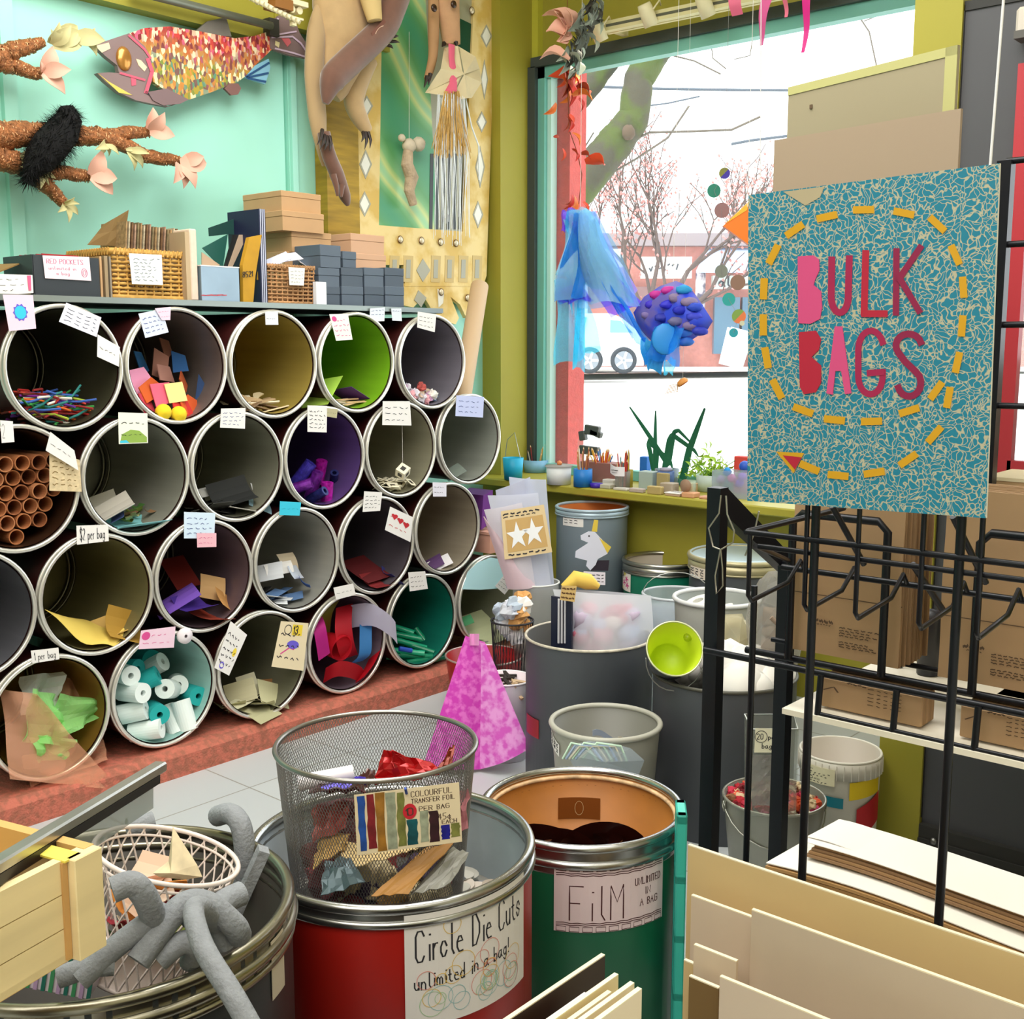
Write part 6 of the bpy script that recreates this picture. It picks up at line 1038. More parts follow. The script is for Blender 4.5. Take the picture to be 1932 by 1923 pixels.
def sillbox(name, label, x0, x1, pyb, pyt, hexc, dep=.08, cat='box', y=None, rz=0):
    pa, pb = S_(x0, pyb), S_(x1, pyb); yy = pa.y if y is None else y; yy = min(max(yy, 4.42), 4.80); A, B_ = PY(x0, pyb, yy), PY(x1, pyb, yy); zt = PY((x0 + x1) / 2, pyt, yy).z; T = Thing(name, label, cat, V(((A.x + B_.x) / 2, yy + dep / 2, SL))); m = MB(); hgt = max(.012, zt - SL); wd = abs(B_.x - A.x); m.box(((A.x + B_.x) / 2, yy + dep / 2, SL + hgt / 2), (wd, dep, hgt), 0, bev=min(.003, hgt / 4)); T.part('box_body', m, mat(hexc, .6)); return T, V(((A.x + B_.x) / 2, yy + dep / 2, SL + hgt)), wd, dep, hgt
T, c, wd, dep, hgt = sillbox('wooden_box', 'reddish brown box crammed with orange pencil crayons on the sill', 1092, 1160, 913, 873, '#8a5a50', .1, y=4.56); pencils(c - V((0, 0, .05)), .085, .1, 34, ('#e8902a', '#f0b43a', '#d8642a', '#e6c84a', '#2a6ab0', '#c43a2a'), (.7, 1.15), 4, 'pencil crayon in the reddish brown box', 'crayons in the brown box')
T, c, r_, h_ = cup('glass_jar', 'jar of red handled brushes with a white label flap on the sill', 1176, 922, 30, 34, '#c8c8c4', 'jar', .95, alpha=.35, y=4.50); pencils(c, r_, h_, 13, ('#b8342a', '#d0503a', '#7a2a22', '#c8b090', '#4a8a8a'), (1.3, 2.1), 5, 'red handled brush in the labelled jar', 'brushes in the labelled jar'); m = MB(); m.grid(lambda u, v: c + V(((u - .5) * .085, -r_ - .005 - .02 * sin(pi * u), h_ * .85 + v * .045 - .012 * u + .01 * abs(u - .5))), 8, 2, thick=.001); T.part('label_flap', m, mat('#eceaf0', .6)); m = MB(); f = lambda x, y, h=0: c + V(((x - .5) * .085, -r_ - .027 - h, h_ * .9 + y * .03)); scribble(m, f, .3, .7, .6, .08, 0); scribble(m, f, .35, .65, .2, .06, 0); T.part('label_ink', m, INK)
T, c, r_, h_ = cup('glass_jar', 'narrow jar of yellow brushes right of the labelled jar', 1198, 918, 16, 34, '#d8c860', 'jar', 1, alpha=.5, y=4.56); pencils(c, r_, h_, 8, ('#e0c03a', '#3a8a9a', '#c8a84a', '#7ab0a8'), (1.3, 2.2), 6, 'yellow or teal brush in the narrow jar', 'brushes in the narrow jar')
T, c, wd, dep, hgt = sillbox('glue_bottle', 'blue plastic bottle standing behind the sill boxes', 1206, 1220, 890, 862, '#1a6ac0', .04, 'bottle', y=4.74)
for i, (x0, x1, yb, yt, h, lab, yy, dp) in enumerate(((1086, 1118, 925, 915, '#9cc8a8', 'flat mint green card on the sill', 4.46, .12), (1124, 1150, 930, 914, '#b8b4a4', 'short grey tin on the sill, left of two', 4.44, .06), (1136, 1156, 914, 905, '#cfcac0', 'small pale tin stacked behind the grey tin', 4.52, .05), (1156, 1182, 934, 924, '#c9c2b8', 'low cream box on the sill edge', 4.43, .05), (1186, 1212, 940, 922, '#b8a8a0', 'pinkish small card box on the sill edge', 4.42, .03), (1220, 1246, 943, 918, '#b8a26a', 'ochre card box tipped on the sill edge', 4.42, .03), (1204, 1230, 922, 890, '#a4b4b0', 'grey green box behind the pink card box', 4.54, .06), (1244, 1268, 930, 912, '#a89a88', 'taupe box between the ochre box and the kraft carton', 4.47, .06), (1285, 1308, 945, 930, '#d8a078', 'open kraft carton on the sill edge', 4.42, .06), (1284, 1306, 924, 912, '#c09a70', 'tan block behind the kraft carton', 4.5, .05), (1318, 1336, 948, 944, '#d09a80', 'flat coral card at the right end of the sill', 4.43, .05), (1238, 1260, 912, 893, '#a89868', 'olive card propped in front of the blue jar', 4.52, .02))):
    sillbox('craft_box', lab, x0, x1, yb, yt, h, dp, 'box', y=yy)
T, c, wd, dep, hgt = sillbox('stamp_box', 'white topped stamp box lettered in dark ink on the sill edge', 1254, 1282, 947, 932, '#c8a890', .07, y=4.42); m = MB(); m.box(c + V((0, 0, .002)), (wd + .004, dep + .004, .004), 0); f = lambda x, y, h=0: c + V((-wd / 2 + x * wd, -dep / 2 + y * dep, .005 + h)); scribble(m, f, .2, .8, .5, .12, 1, .08); T.part('printed_lid', m, [mat('#f2ece6', .6), INK])
T, c, r_, h_ = cup('glass_jar', 'wide blue tinted glass jar on the sill in front of the plant', 1270, 922, 32, 36, '#8aa8e0', 'jar', 1, alpha=.55, y=4.60); m = MB(); m.lathe([(0, .014), (r_ * .75, .014), (r_ * .75, 0), (0, 0)], 20, Matrix.Translation(c + V((0, 0, h_)))); T.part('lid', m, mat('#a09ab0', .4))
T, c, r_, h_ = cup('glass_jar', 'clear jar with a brown round label on the sill', 1324, 932, 24, 30, '#d8e8d8', 'jar', 1, alpha=.3, y=4.48); m = MB(); m.lathe([(0, 0), (.03, 0), (.03, .002), (0, .002)], 20, frame(c + V((0, -r_ - .006, h_ * .7)), (1, 0, 0), (0, 0, 1))); T.part('round_label', m, mat('#a08068', .6))
T, c, wd, dep, hgt = sillbox('clear_bin', 'clear plastic bin of blue and pink bits at the right of the sill', 1342, 1412, 915, 890, '#c8d4dc', .1, 'bin', y=4.54); T.o.children[0].data.materials[0] = glassy('#c4d0e0', .4, .1)
for k, (px, py, h, lab) in enumerate(((1372, 890, '#1a8ad0', 'blue'), (1380, 902, '#e080b0', 'pink'), (1400, 900, '#a06ad0', 'lilac'), (1395, 912, '#8a50c0', 'violet'), (1360, 905, '#b8a8c8', 'grey lilac'))): p = PY(px, py, 4.59); m = MB(); m.ball(p, .02, 9, 6, rough=.15); single('craft_pompom', lab + ' pompom in the clear bin on the sill', 'pompom', m, mat(h, .7))
sillbox('red_box', 'coral red box behind the clear bin beside the sign', 1384, 1420, 885, 862, '#e04a42', .05, y=4.72); m = MB(); m.ball(PY(1405, 880, 4.66), .026, 12, 8); single('blue_ball', 'blue ball in front of the coral red box', 'ball', m, mat('#2a58c0', .5))
# camera shaped clear ornament standing by the glass
T = Thing('clear_stand', 'clear acrylic stand with two grey blocks by the window glass', 'stand', PY(1112, 870, 4.72)); p = PY(1110, 885, 4.74)
m = MB(); m.box((p.x, p.y, SL + .1), (.14, .003, .2)); T.part('acrylic_panel', m, glassy('#e8eef0', .12, .05)); m = MB(); 
for a, b_, w_, h_, rz in ((1118, 812, .09, .05, .1), (1100, 822, .04, .05, -.2), (1112, 850, .12, .045, .05), (1125, 818, .07, .03, .3)): q_ = PY(a, b_, 4.73); m.box(q_, (w_, .03, h_), 0, rot=(0, rz, 0), bev=.004)
T.part('grey_blocks', m, mat('#5a5c58', .4, .3))
# plants in the window
T = Thing('strap_leaf_plant', 'plant with long bent dark green blades on the sill', 'plant', PY(1255, 915, 4.70)); GB = mat('#1f6a48', .4, noise=.15)
for pts, w_ in (([(1262, 880), (1230, 830), (1188, 768)], .014), ([(1236, 905), (1236, 850), (1237, 775)], .014), ([(1236, 905), (1228, 860), (1222, 832), (1265, 870), (1270, 890)], .014), ([(1252, 890), (1262, 832), (1268, 820), (1310, 850), (1318, 862)], .014), ([(1288, 905), (1300, 850), (1330, 770)], .02), ([(1262, 878), (1272, 815), (1280, 812), (1310, 842)], .012), ([(1236, 905), (1240, 850), (1262, 875)], .014)):
    P = [PY(a, b_, 4.70) for a, b_ in pts]; Q = []
    for i in range(len(P) - 1): Q += [P[i].lerp(P[i + 1], k / 5) for k in range(5)]
    Q.append(P[-1]); m = MB(); n = len(Q); vs = []
    for i, p in enumerate(Q): t = (Q[min(i + 1, n - 1)] - Q[max(i - 1, 0)]).normalized(); s_ = V((0, 1, 0)).cross(t).normalized() * w_ * (1 - (i / n) ** 3 * .95); vs += [p - s_, p + V((0, -.004, 0)), p + s_]
    m.add(vs, [(3 * i, 3 * i + 1, 3 * i + 4, 3 * i + 3) for i in range(n - 1)] + [(3 * i + 1, 3 * i + 2, 3 * i + 5, 3 * i + 4) for i in range(n - 1)], 0, None, True); T.part('blade', m, GB)
m = MB(); p = PY(1258, 915, 4.70); m.lathe([(0, .002), (.05, .002), (.06, .09), (.055, .09), (.05, .08), (0, .08)], 20, Matrix.Translation((p.x, 4.70, SL))); T.part('pot', m, mat('#7a8a94', .5))
T = Thing('leafy_plant', 'bushy yellow green plant on the sill right of the strap leaved one', 'plant', PY(1340, 900, 4.70)); q = random.Random(4); m = MB(); LM = mat('#a4c83a', .5, noise=.2)
for k in range(120): a, b_ = q.uniform(1300, 1385), q.uniform(852, 905) + 10 * q.random(); 
for k in range(150):
    a = q.gauss(1342, 24); b_ = 905 - abs(q.gauss(0, 22)) * (1 - abs(a - 1342) / 120); p = PY(a, b_, 4.70 + q.uniform(-.06, .06)); petal(m, p, p + V((q.uniform(-.04, .04), q.uniform(-.03, .03), q.uniform(-.005, .035))), q.uniform(.35, .55))
T.part('leaves', m, LM); m = MB(); p = PY(1340, 915, 4.70)
for k in range(14): m.tube([V((p.x, 4.7, SL + .07)), V((p.x + q.uniform(-.12, .12), 4.7 + q.uniform(-.05, .05), SL + .07 + q.uniform(.02, .12)))], .002, 4)
T.part('stems', m, mat('#6a9a3a', .6)); m = MB(); m.lathe([(0, .002), (.06, .002), (.07, .08), (.065, .08), (.06, .07), (0, .07)], 20, Matrix.Translation((p.x, 4.70, SL))); T.part('pot', m, mat('#c0d0c8', .5))
# ================================================================ drums, pails and bins on the floor at the back
STEEL = mat('#b9b6ae', .3, 1, noise=.15, scale=14); FIBRE = mat('#54575c', .5, noise=.05, scale=3); FIBIN = mat('#8a5a2c', .6, noise=.1)
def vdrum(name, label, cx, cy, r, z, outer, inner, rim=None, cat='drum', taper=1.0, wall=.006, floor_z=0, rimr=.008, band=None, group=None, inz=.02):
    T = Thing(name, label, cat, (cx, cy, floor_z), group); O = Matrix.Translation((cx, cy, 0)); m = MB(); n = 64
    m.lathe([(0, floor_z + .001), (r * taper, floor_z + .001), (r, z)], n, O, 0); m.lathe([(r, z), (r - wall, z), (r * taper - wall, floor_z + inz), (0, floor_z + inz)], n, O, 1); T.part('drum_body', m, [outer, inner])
    if rim is not None:
        m = MB(); m.ring((cx, cy, z), r, rimr, None, n, 8)
        if band: m.lathe([(r + .002, z - band), (r + .006, z - band), (r + .006, z - rimr), (r + .002, z - rimr)], n, O); m.ring((cx, cy, z - band), r + .003, .005, None, n, 6)
        T.part('rim', m, rim)
    return T
def wrapnote(T, cx, cy, r, tl, br, paper_, draw, name='label_card', label=None, tilt=0, mats=()):
    """card wrapped on an upright drum, from the photo's top-left and bottom-right pixels"""
    def hit(px, py):
        d = ray(px, py); a = d.x ** 2 + d.y ** 2; b_ = -2 * (d.x * cx + d.y * cy); c = cx * cx + cy * cy - r * r; q = max(0, b_ * b_ - 4 * a * c); t = (-b_ - math.sqrt(q)) / (2 * a); p = EYEV + d * t; return math.atan2(p.y - cy, p.x - cx), p.z
    a0, z1 = hit(*tl); a1, z0 = hit(*br); da = (a1 - a0 + pi) % (2 * pi) - pi; w_ = da * r; h_ = z1 - z0
    f0 = cyl((cx, cy), r + .0012, a0, z0); f = lambda x, y, h=0: f0(x, y + tilt * x, h); m = MB(); m.sheet2(w_, h_, f, 0, 14); draw(m, f, w_, h_); return T.part(name, m, [paper_] + list(mats), label)
# drum under the sill with the unicorn card
T = vdrum('fibre_drum', 'grey blue drum with an orange inside standing under the window sill', -3.245, 4.331, .17, .783, mat('#7c8a94', .5), mat('#b8652a', .6), mat('#a9bcc8', .4, .3), band=.03)
wrapnote(T, -3.245, 4.331, .17, (1063, 966), (1101, 995), WHITE, lambda m, f, w_, h_: [scribble(m, f, .01, w_ * .8, h_ * (.85 - .2 * i), .003, 1, .002, 12) for i in range(4)], mats=[INK])
m = MB(); UP = -3.08, 4.18
Mq = frame(PT(1120, 1040, 5.10), _r0, V((0, 0, 1))); u = lambda pts: [((a - 1120) * .00237, (1040 - b_) * .00237) for a, b_ in pts]
m.prism(u([(1095, 1010), (1110, 1002), (1122, 1003), (1130, 1012), (1150, 1033), (1146, 1045), (1128, 1055), (1124, 1066), (1114, 1077), (1106, 1068), (1108, 1058), (1085, 1052), (1086, 1040), (1110, 1024), (1096, 1018)]), .003, Mq, 0); m.prism(u([(1116, 1002), (1120, 980), (1128, 981), (1126, 1003)]), .004, Mq, 1); m.prism(u([(1130, 1014), (1153, 1032), (1146, 1044)]), .004, Mq, 1); m.lathe([(0, .0035), (.004, .0035)], 8, Mq @ Matrix.Translation((u([(1111, 1011)])[0][0], u([(1111, 1011)])[0][1], 0)), 2); m.prism(u([(1112, 1058), (1150, 1058), (1148, 1078), (1114, 1078)]), .002, Mq @ Matrix.Translation((0, 0, -.004)), 2)
T.part('unicorn_card', m, [mat('#dfe0f0', .7), mat('#e6c84a', .5), mat('#2a1f2e', .6)], 'white paper unicorn with a gold horn'); m = MB(); f = quadmap([PT(a, b_, 5.05) for a, b_ in ((1101, 1078), (1142, 1080), (1142, 1104), (1102, 1102))], -_f0); m.sheet2(1, 1, f); [scribble(m, f, .1, .9, .75 - .25 * i, .06) for i in range(3)]; T.part('price_card', m, [mat('#e6dde6', .7), INK])
# teal drum with steel rim
T = vdrum('fibre_drum', 'teal green drum with a steel rim and a flower card, third from the sill drum', -2.88, 4.395, .18, .56, mat('#12785c', .45), mat('#a59a8a', .7), STEEL, band=.045, rimr=.011)
def fc(m, f, w_, h_):
    for a, b_, mi in ((.3, .75, 1), (.5, .85, 3), (.45, .4, 2), (.75, .3, 2), (.7, .6, 2)):
        for k in range(5): m.stroke([(a * w_, b_ * h_), ((a + .13 * cos(k * 1.25)) * w_, (b_ + .13 * sin(k * 1.25)) * h_)], .006, f, mi)
    blob(m, f, w_ * .25, h_ * .12, w_ * .16, h_ * .08, 4)
wrapnote(T, -2.88, 4.395, .182, (1157, 1072), (1190, 1118), mat('#efe6dc', .7), fc, label='white card with painted flowers', mats=[INK, mat('#d83a8a', .6), mat('#d8c83a', .6), mat('#e8dc9a', .6)])
# covered grey drum
T = vdrum('fibre_drum', 'grey drum with a pale lid behind the black rack post', -2.432, 4.332, .225, .645, FIBRE, mat('#6a6660', .7), mat('#b8ae8a', .4, .4), band=.05, rimr=.012); m = MB(); m.lathe([(0, .652), (.2, .652), (.215, .648), (.22, .66), (.225, .655)], 48, Matrix.Translation((-2.432, 4.332, 0))); T.part('lid', m, mat('#c9dbe2', .3, .2)); wrapnote(T, -2.432, 4.332, .232, (1304, 1066), (1334, 1096), mat('#e6d8c8', .7), lambda m, f, w_, h_: [scribble(m, f, .006, w_ * .9, h_ * (.8 - .22 * i), .004, 1, .003, 12) for i in range(4)], mats=[INK])
# clear pails
CLR = glassy('#dfe6ea', .38, .15)
T = vdrum('clear_pail', 'small clear pail of white cards with a wire handle', -2.527, 3.96, .1375, .524, CLR, CLR, mat('#cfd4dc', .3), 'pail', taper=.8, rimr=.006); m = MB(); m.tube([V((-2.527, 3.96, .524)) + V((.1375 * cos(a) * .76, .1375 * cos(a) * .65, .09 * sin(a) + .0)) for a in [pi * k / 12 for k in range(13)]], .0018, 5); T.part('wire_handle', m, mat('#d8d8d4', .3, .8))
for k in range(7): m = MB(); m.box((0, 0, 0), (.11, .003, .15)); o = single('white_card', ('white card in the small clear pail, tallest', 'white card in the small clear pail, slanting')[k % 2], 'card', m, mat(('#e4e8f2', '#d8dce6', '#cfd8d8')[k % 3], .6), (0, 0, 0), 'cards in the clear pail'); o.matrix_world = TRS((-2.527 + .02 * sin(k * 2.2), 3.93 + .018 * k - .05, .35 + .03 * (k % 3) + (.06 if k == 0 else 0)), (0, .15 * sin(k * 3), .4 + .2 * sin(k * 5)))
for o in [o for o in bpy.data.objects if o.get('group') == 'cards in the clear pail']: o['label'] = 'white card standing in the small clear pail'
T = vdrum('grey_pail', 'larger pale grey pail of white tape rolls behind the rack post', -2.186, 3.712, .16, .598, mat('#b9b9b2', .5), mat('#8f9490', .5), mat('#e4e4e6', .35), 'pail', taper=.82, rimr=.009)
wrapnote(T, -2.186, 3.712, .148, (1306, 1155), (1329, 1192), mat('#e6d2b8', .7), lambda m, f, w_, h_: (ring2(m, f, w_ * .5, h_ * .5, w_ * .25, h_ * .17, .003, 1), m.text('2', w_ * .4, h_ * .38, h_ * .2, f, 1), scribble(m, f, w_ * .2, w_ * .8, h_ * .85, .004, 1, .003), scribble(m, f, w_ * .2, w_ * .8, h_ * .12, .004, 1, .003)), mats=[INK])
for k, (dx, dy, z, rx, lab) in enumerate(((-.06, -.02, .56, .9, 'white paper roll standing up in the grey pail'), (.05, -.05, .55, .4, 'white roll at the rim of the grey pail'), (.02, .05, .5, .2, 'white roll low in the grey pail'))): o = tubeobj(.05, .055, '#eceae2', 'paper_roll', .4); o.matrix_world = TRS((-2.186 + dx, 3.712 + dy, z), (0, 1.2, rx)); tag(o, lab, 'paper roll')
# cream plastic bag with rolls in front of the pail
T = Thing('clear_bag', 'clear bag of cream tape rolls hanging in front of the grey pail', 'bag', PT(1395, 1200, 3.9)); m = MB(); A = [PT(a, b_, 3.93) for a, b_ in ((1360, 1160), (1400, 1158), (1418, 1200), (1412, 1238), (1372, 1242), (1358, 1205))]; cen = sum(A, V((0, 0, 0))) / 6 - _f0 * .08
for i in range(6): m.add([A[i], A[(i + 1) % 6], cen], [(0, 1, 2)])
m.add(A, [(5, 4, 3, 2, 1, 0)]); T.part('film', m, glassy('#d8d0b4', .45, .2)); m = MB(); m.lathe([(.025, -.02), (.06, -.02), (.06, .02), (.025, .02), (.025, -.02)], 24, frame(PT(1384, 1195, 3.95), _r0, V((0, 0, 1)))); T.part('tape_roll', m, mat('#d9d2b8', .6))
# crinkly grey bag behind
T = Thing('clear_bag', 'large crinkled clear bag of brown scraps between grey pail and kraft bags', 'bag', PT(1465, 1200, 3.75)); m = MB(); m.ball(PT(1462, 1190, 3.72), (.09, .09, .2), 12, 9, rough=.12); m.sm = [False] * len(m.f); T.part('film', m, glassy('#c8c4bc', .4, .15)); m = MB()
for k in range(14): m.ball(PT(1450 + R.uniform(0, 26), 1160 + 12 * k * .8, 3.74), (.03, .03, .025), 7, 5, rough=.3)
m.tube([PT(1455, 1165, 3.6), PT(1470, 1180, 3.6), PT(1478, 1190, 3.6)], .008, 5); T.part('scraps', m, mat('#a08a78', .8, noise=.4, scale=20), kind='stuff')
# big grey drum with a stuffed white bag
GX_, GY_, GR, GZ = -2.374, 3.159, .225, .53
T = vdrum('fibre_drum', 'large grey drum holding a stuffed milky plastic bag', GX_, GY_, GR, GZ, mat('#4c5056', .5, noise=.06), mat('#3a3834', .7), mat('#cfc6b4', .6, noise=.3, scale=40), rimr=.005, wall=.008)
wrapnote(T, GX_, GY_, GR, (995, 1345), (1017, 1395), mat('#9a1c1a', .5, noise=.2), lambda m, f, w_, h_: None, 'red_sticker', 'small red sticker on the lower left')
T = Thing('milky_bag', 'milky plastic bag stuffed with pink bits standing in the large grey drum', 'bag', (GX_, GY_, .4)); fr = lambda a, b_, t=4.02: PT(a, b_, t)
m = MB(); m.grid(lambda u, v: fr(1065 - 22 * v ** 1.5 + (165 - 0 + 20 * v) * u * (1 - .0 * v) - (18 * (1 - v)) * (1 if u > .5 else 0) * 0, 1232 - 120 * v + 12 * u * v, 4.05) - _f0 * (.10 * sin(pi * u) * (1 - .75 * v) ** 1), 14, 10); m.grid(lambda u, v: fr(1065 - 22 * v ** 1.5 + (165 + 20 * v) * u, 1232 - 120 * v + 12 * u * v, 4.10) + _f0 * (.08 * sin(pi * u) * (1 - .7 * v)), 14, 10); T.part('film', m, glassy('#f2f5fc', .68, .3))
m = MB(); q = random.Random(8); PB = ('#d88a9a', '#c46a80', '#c8b8d0', '#b8c4e0', '#e8d8d0')
for k in range(18): m2 = MB(); m2.ball(fr(q.uniform(1085, 1190), q.uniform(1150, 1225), 4.05), q.uniform(.025, .045), 8, 6, rough=.25); T.part('stuffing', m2, mat(PB[k % 5], .8))
m = MB(); f = quadmap([PT(a, b_, 3.93) for a, b_ in ((1060, 1105), (1088, 1106), (1084, 1136), (1056, 1132))], -_f0); m.sheet2(1, 1, f); [scribble(m, f, .1, .9, .8 - .3 * i, .1, 1) for i in range(3)]; T.part('tan_label', m, [mat('#c9a86a', .7), mat('#5a3a1a', .7)])
m = MB(); m.tube([fr(1062, 1108, 4.1), fr(1085, 1092, 4.1), fr(1110, 1098, 4.12), fr(1130, 1108, 4.12)], (.012, .03, .03, .01), 8); T.part('yellow_felt', m, mat('#e8c45a', .8)); 
m = MB(); m.box(fr(1060, 1180, 4.02), (.09, .01, .2), 0); [m.box(fr(1060 + 6 * k, 1172, 4.0), (.006, .004, .16), 1) for k in range(-1, 3)]; single('striped_card', 'dark card with white bars in the large grey drum left of the milky bag', 'card', m, [mat('#1a2038', .5), mat('#d8d8e0', .5)])
for k in range(16): m = MB(); m.ball((GX_ + .15 * cos(k * 2.4) * math.sqrt(k / 16), GY_ + .15 * sin(k * 2.4) * math.sqrt(k / 16), .37 + .02 * (k % 3)), .055, 8, 6, rough=.2); single('wadded_scrap', 'dark wadded scrap filling the large grey drum', 'scrap', m, mat(('#4a3038', '#3a3a4a', '#5a4a50', '#c8b8b0')[k % 4], .9), group='wadded scraps')
# grey drum with white stuffing
T = vdrum('fibre_drum', 'grey drum heaped with white fluffy filling behind the rack', -1.829, 3.166, .23, .497, mat('#54575c', .5, noise=.05), mat('#3a3a38', .7), mat('#5a584e', .5, .3), rimr=.006); m = MB(); q = random.Random(6)
for k in range(44):
    a, r_ = q.uniform(0, 6.28), .17 * math.sqrt(q.random())
    if (V((-1.829 + r_ * cos(a), 3.166 + r_ * sin(a), .5)) - PT(1273, 1240, 3.62)).length > .2: m.ball((-1.829 + r_ * cos(a), 3.166 + r_ * sin(a), .46 + .08 * (1 - r_ / .2)), q.uniform(.05, .085), 10, 7, rough=.1)
single('white_filling', 'white fluffy filling heaped in the grey drum behind the rack', 'filling', m, mat('#f2eee8', .9), kind='stuff')
# lime pail tipped on the filling
p = PT(1273, 1224, 3.55); Mp = frame(p, V((.76, .66, .15)), V((-.18, .12, 1))); ax = -_f0 * .45 + V((0, 0, .85)); ax = (V((.1, -.1, 0)) + (-_f0) * .8 + V((0, 0, .55))).normalized(); Mp = frame(p, _r0, ax.cross(_r0)); T = Thing('lime_pail', 'tipped metal pail with a lime green inside', 'pail', p)
m = MB(); r_ = .087; m.lathe([(0, -.16), (r_ * .72, -.16), (r_, 0)], 40, Mp, 0); m.lathe([(r_, 0), (r_ - .003, 0), (r_ * .72 - .003, -.156), (0, -.156)], 40, Mp, 1); T.part('pail_body', m, [mat('#a8aab0', .35, .8), mat('#c2d81a', .45)]); m = MB(); m.ring((0, 0, 0), r_, .003, Mp, 40, 6); T.part('rim', m, mat('#d9dcb0', .3, .5)); m = MB(); m.ball((.05, .05, -.05), .014, 10, 6, M=Mp); T.part('ear', m, mat('#a8bc18', .4)); m = MB(); m.tube([Mp @ V((r_ * cos(a) * 1.05, -.03 + r_ * 1.0 * sin(a), -.07 * abs(sin(a)))) for a in [pi + pi * k / 12 for k in range(13)]], .002, 5); T.part('wire_handle', m, mat('#b8b8b4', .3, .8))
# grey wastebasket with ribbon scraps
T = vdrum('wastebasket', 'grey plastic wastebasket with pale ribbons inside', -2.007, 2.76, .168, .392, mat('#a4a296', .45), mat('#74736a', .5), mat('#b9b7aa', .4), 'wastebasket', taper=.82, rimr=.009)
wrapnote(T, -2.007, 2.76, .166, (1038, 1372), (1056, 1412), WHITE, lambda m, f, w_, h_: [scribble(m, f, .004, w_ * .9, h_ * (.85 - .2 * i), .004, 1, .003) for i in range(4)], mats=[INK], tilt=-.3)
for k in range(16):
    a = k * 2.4; r_ = .11 * math.sqrt(k / 16); c = V((-2.007 + r_ * cos(a), 2.76 + r_ * sin(a), .245 + .03 * (k % 3))); m = MB(); q = random.Random(k); m.grid(lambda u, v: c + V(((u - .5) * .12 * cos(k), (u - .5) * .12 * sin(k), .03 * sin(3 * u + k) + (v - .5) * .02)), 8, 1, thick=.001); single('ribbon_scrap', 'pale ribbon scrap in the grey wastebasket', 'ribbon', m, mat(('#c8dcc4', '#c4ccd8', '#a8b4cc', '#e8dcc8')[k % 4], .7), group='ribbons in the wastebasket')
m = MB(); 
for k in range(10): m.tube([PT(1056 + 0 * k, 1385, 3.33) + V((0, 0, .0)), PT(1065 + 7 * k, 1405, 3.32), PT(1085 + 9 * k, 1398 + 2 * (k % 3), 3.32), PT(1110 + 10 * k, 1425, 3.33)], .003, 4) if k < 0 else None
p0 = [PT(a, b_, 3.31) for a, b_ in ((1070, 1425), (1085, 1405), (1110, 1398), (1150, 1402), (1190, 1412), (1216, 1435), (1206, 1460), (1090, 1460))]; cen = sum(p0, V((0, 0, 0))) / 8 - _f0 * .06
for i in range(8): m.add([p0[i], p0[(i + 1) % 8], cen], [(0, 1, 2)])
m.add(p0, [tuple(range(8))[::-1]]); single('clear_bag', 'clear bag of pastel ribbon in front of the grey wastebasket', 'bag', m, glassy('#d4e0ea', .32, .2))
for k in range(7): m = MB(); m.tube([PT(1062 + 6 * k, 1432, 3.3), PT(1078 + 8 * k, 1402 + 3 * (k % 3), 3.29), PT(1105 + 11 * k, 1408, 3.29), PT(1128 + 9 * k, 1436, 3.3)], .004, 5); single('ribbon_loop', 'pastel ribbon loop on the bag before the grey wastebasket', 'ribbon', m, mat(('#c4e0c8', '#a8bcd8', '#d8d4c0')[k % 3], .6), group='pastel ribbon loops')
# red pail, white pail of clothes pegs, pink fibre sheet
T = vdrum('red_pail', 'shiny red pail on the floor at the end of the skid', -3.18, 3.49, .165, .24, mat('#b01a1e', .3), mat('#9a1216', .35), mat('#d8c4bc', .3, .6), 'pail', taper=.8, rimr=.004); m = MB(); f = quadmap([PT(a, b_, 4.66) for a, b_ in ((880, 1220), (919, 1220), (918, 1234), (884, 1235))], -_f0); m.sheet2(1, 1, f); T.part('price_tag', m, mat('#f4d8d8', .7), 'pale pink tag on the rim')
T = vdrum('white_pail', 'white pail of dark and pale pegs left of the large grey drum', -2.745, 3.133, .1, .305, mat('#eeeaf0', .4), mat('#f2e4ea', .5), mat('#f6f2f6', .4), 'pail', taper=.85, rimr=.004); q = random.Random(2)
for k in range(26): a, r_ = q.uniform(0, 6.28), .085 * math.sqrt(q.random()); m = MB(); m.box((0, 0, 0), (.012, .075, .008), k % 2); o = single('clothes_peg', 'wooden peg in the white pail', 'peg', m, [mat('#cdb08a', .7), mat('#2e241e', .7)], (0, 0, 0), 'pegs'); o.matrix_world = TRS((-2.745 + r_ * .9 * cos(a), 3.133 + r_ * .9 * sin(a), .262 + q.uniform(0, .035)), (q.uniform(-.4, .4), q.uniform(-.3, .3), q.uniform(0, 6)))
PK = mat('#d23ab8', .8, col2='#e870d0', scale=40); nt = PK.node_tree
PKF = glassy('#e040c4', .88, .7)
T = Thing('fibre_sheet', 'magenta fibrous sheet standing on the floor before the red pail', 'sheet', PT(900, 1440, 4.1)); m = MB(); tl, tr, bl, br = PT(878, 1200, 4.12), PT(915, 1212, 4.12), PT(800, 1440, 4.15), PT(905, 1452, 4.17)
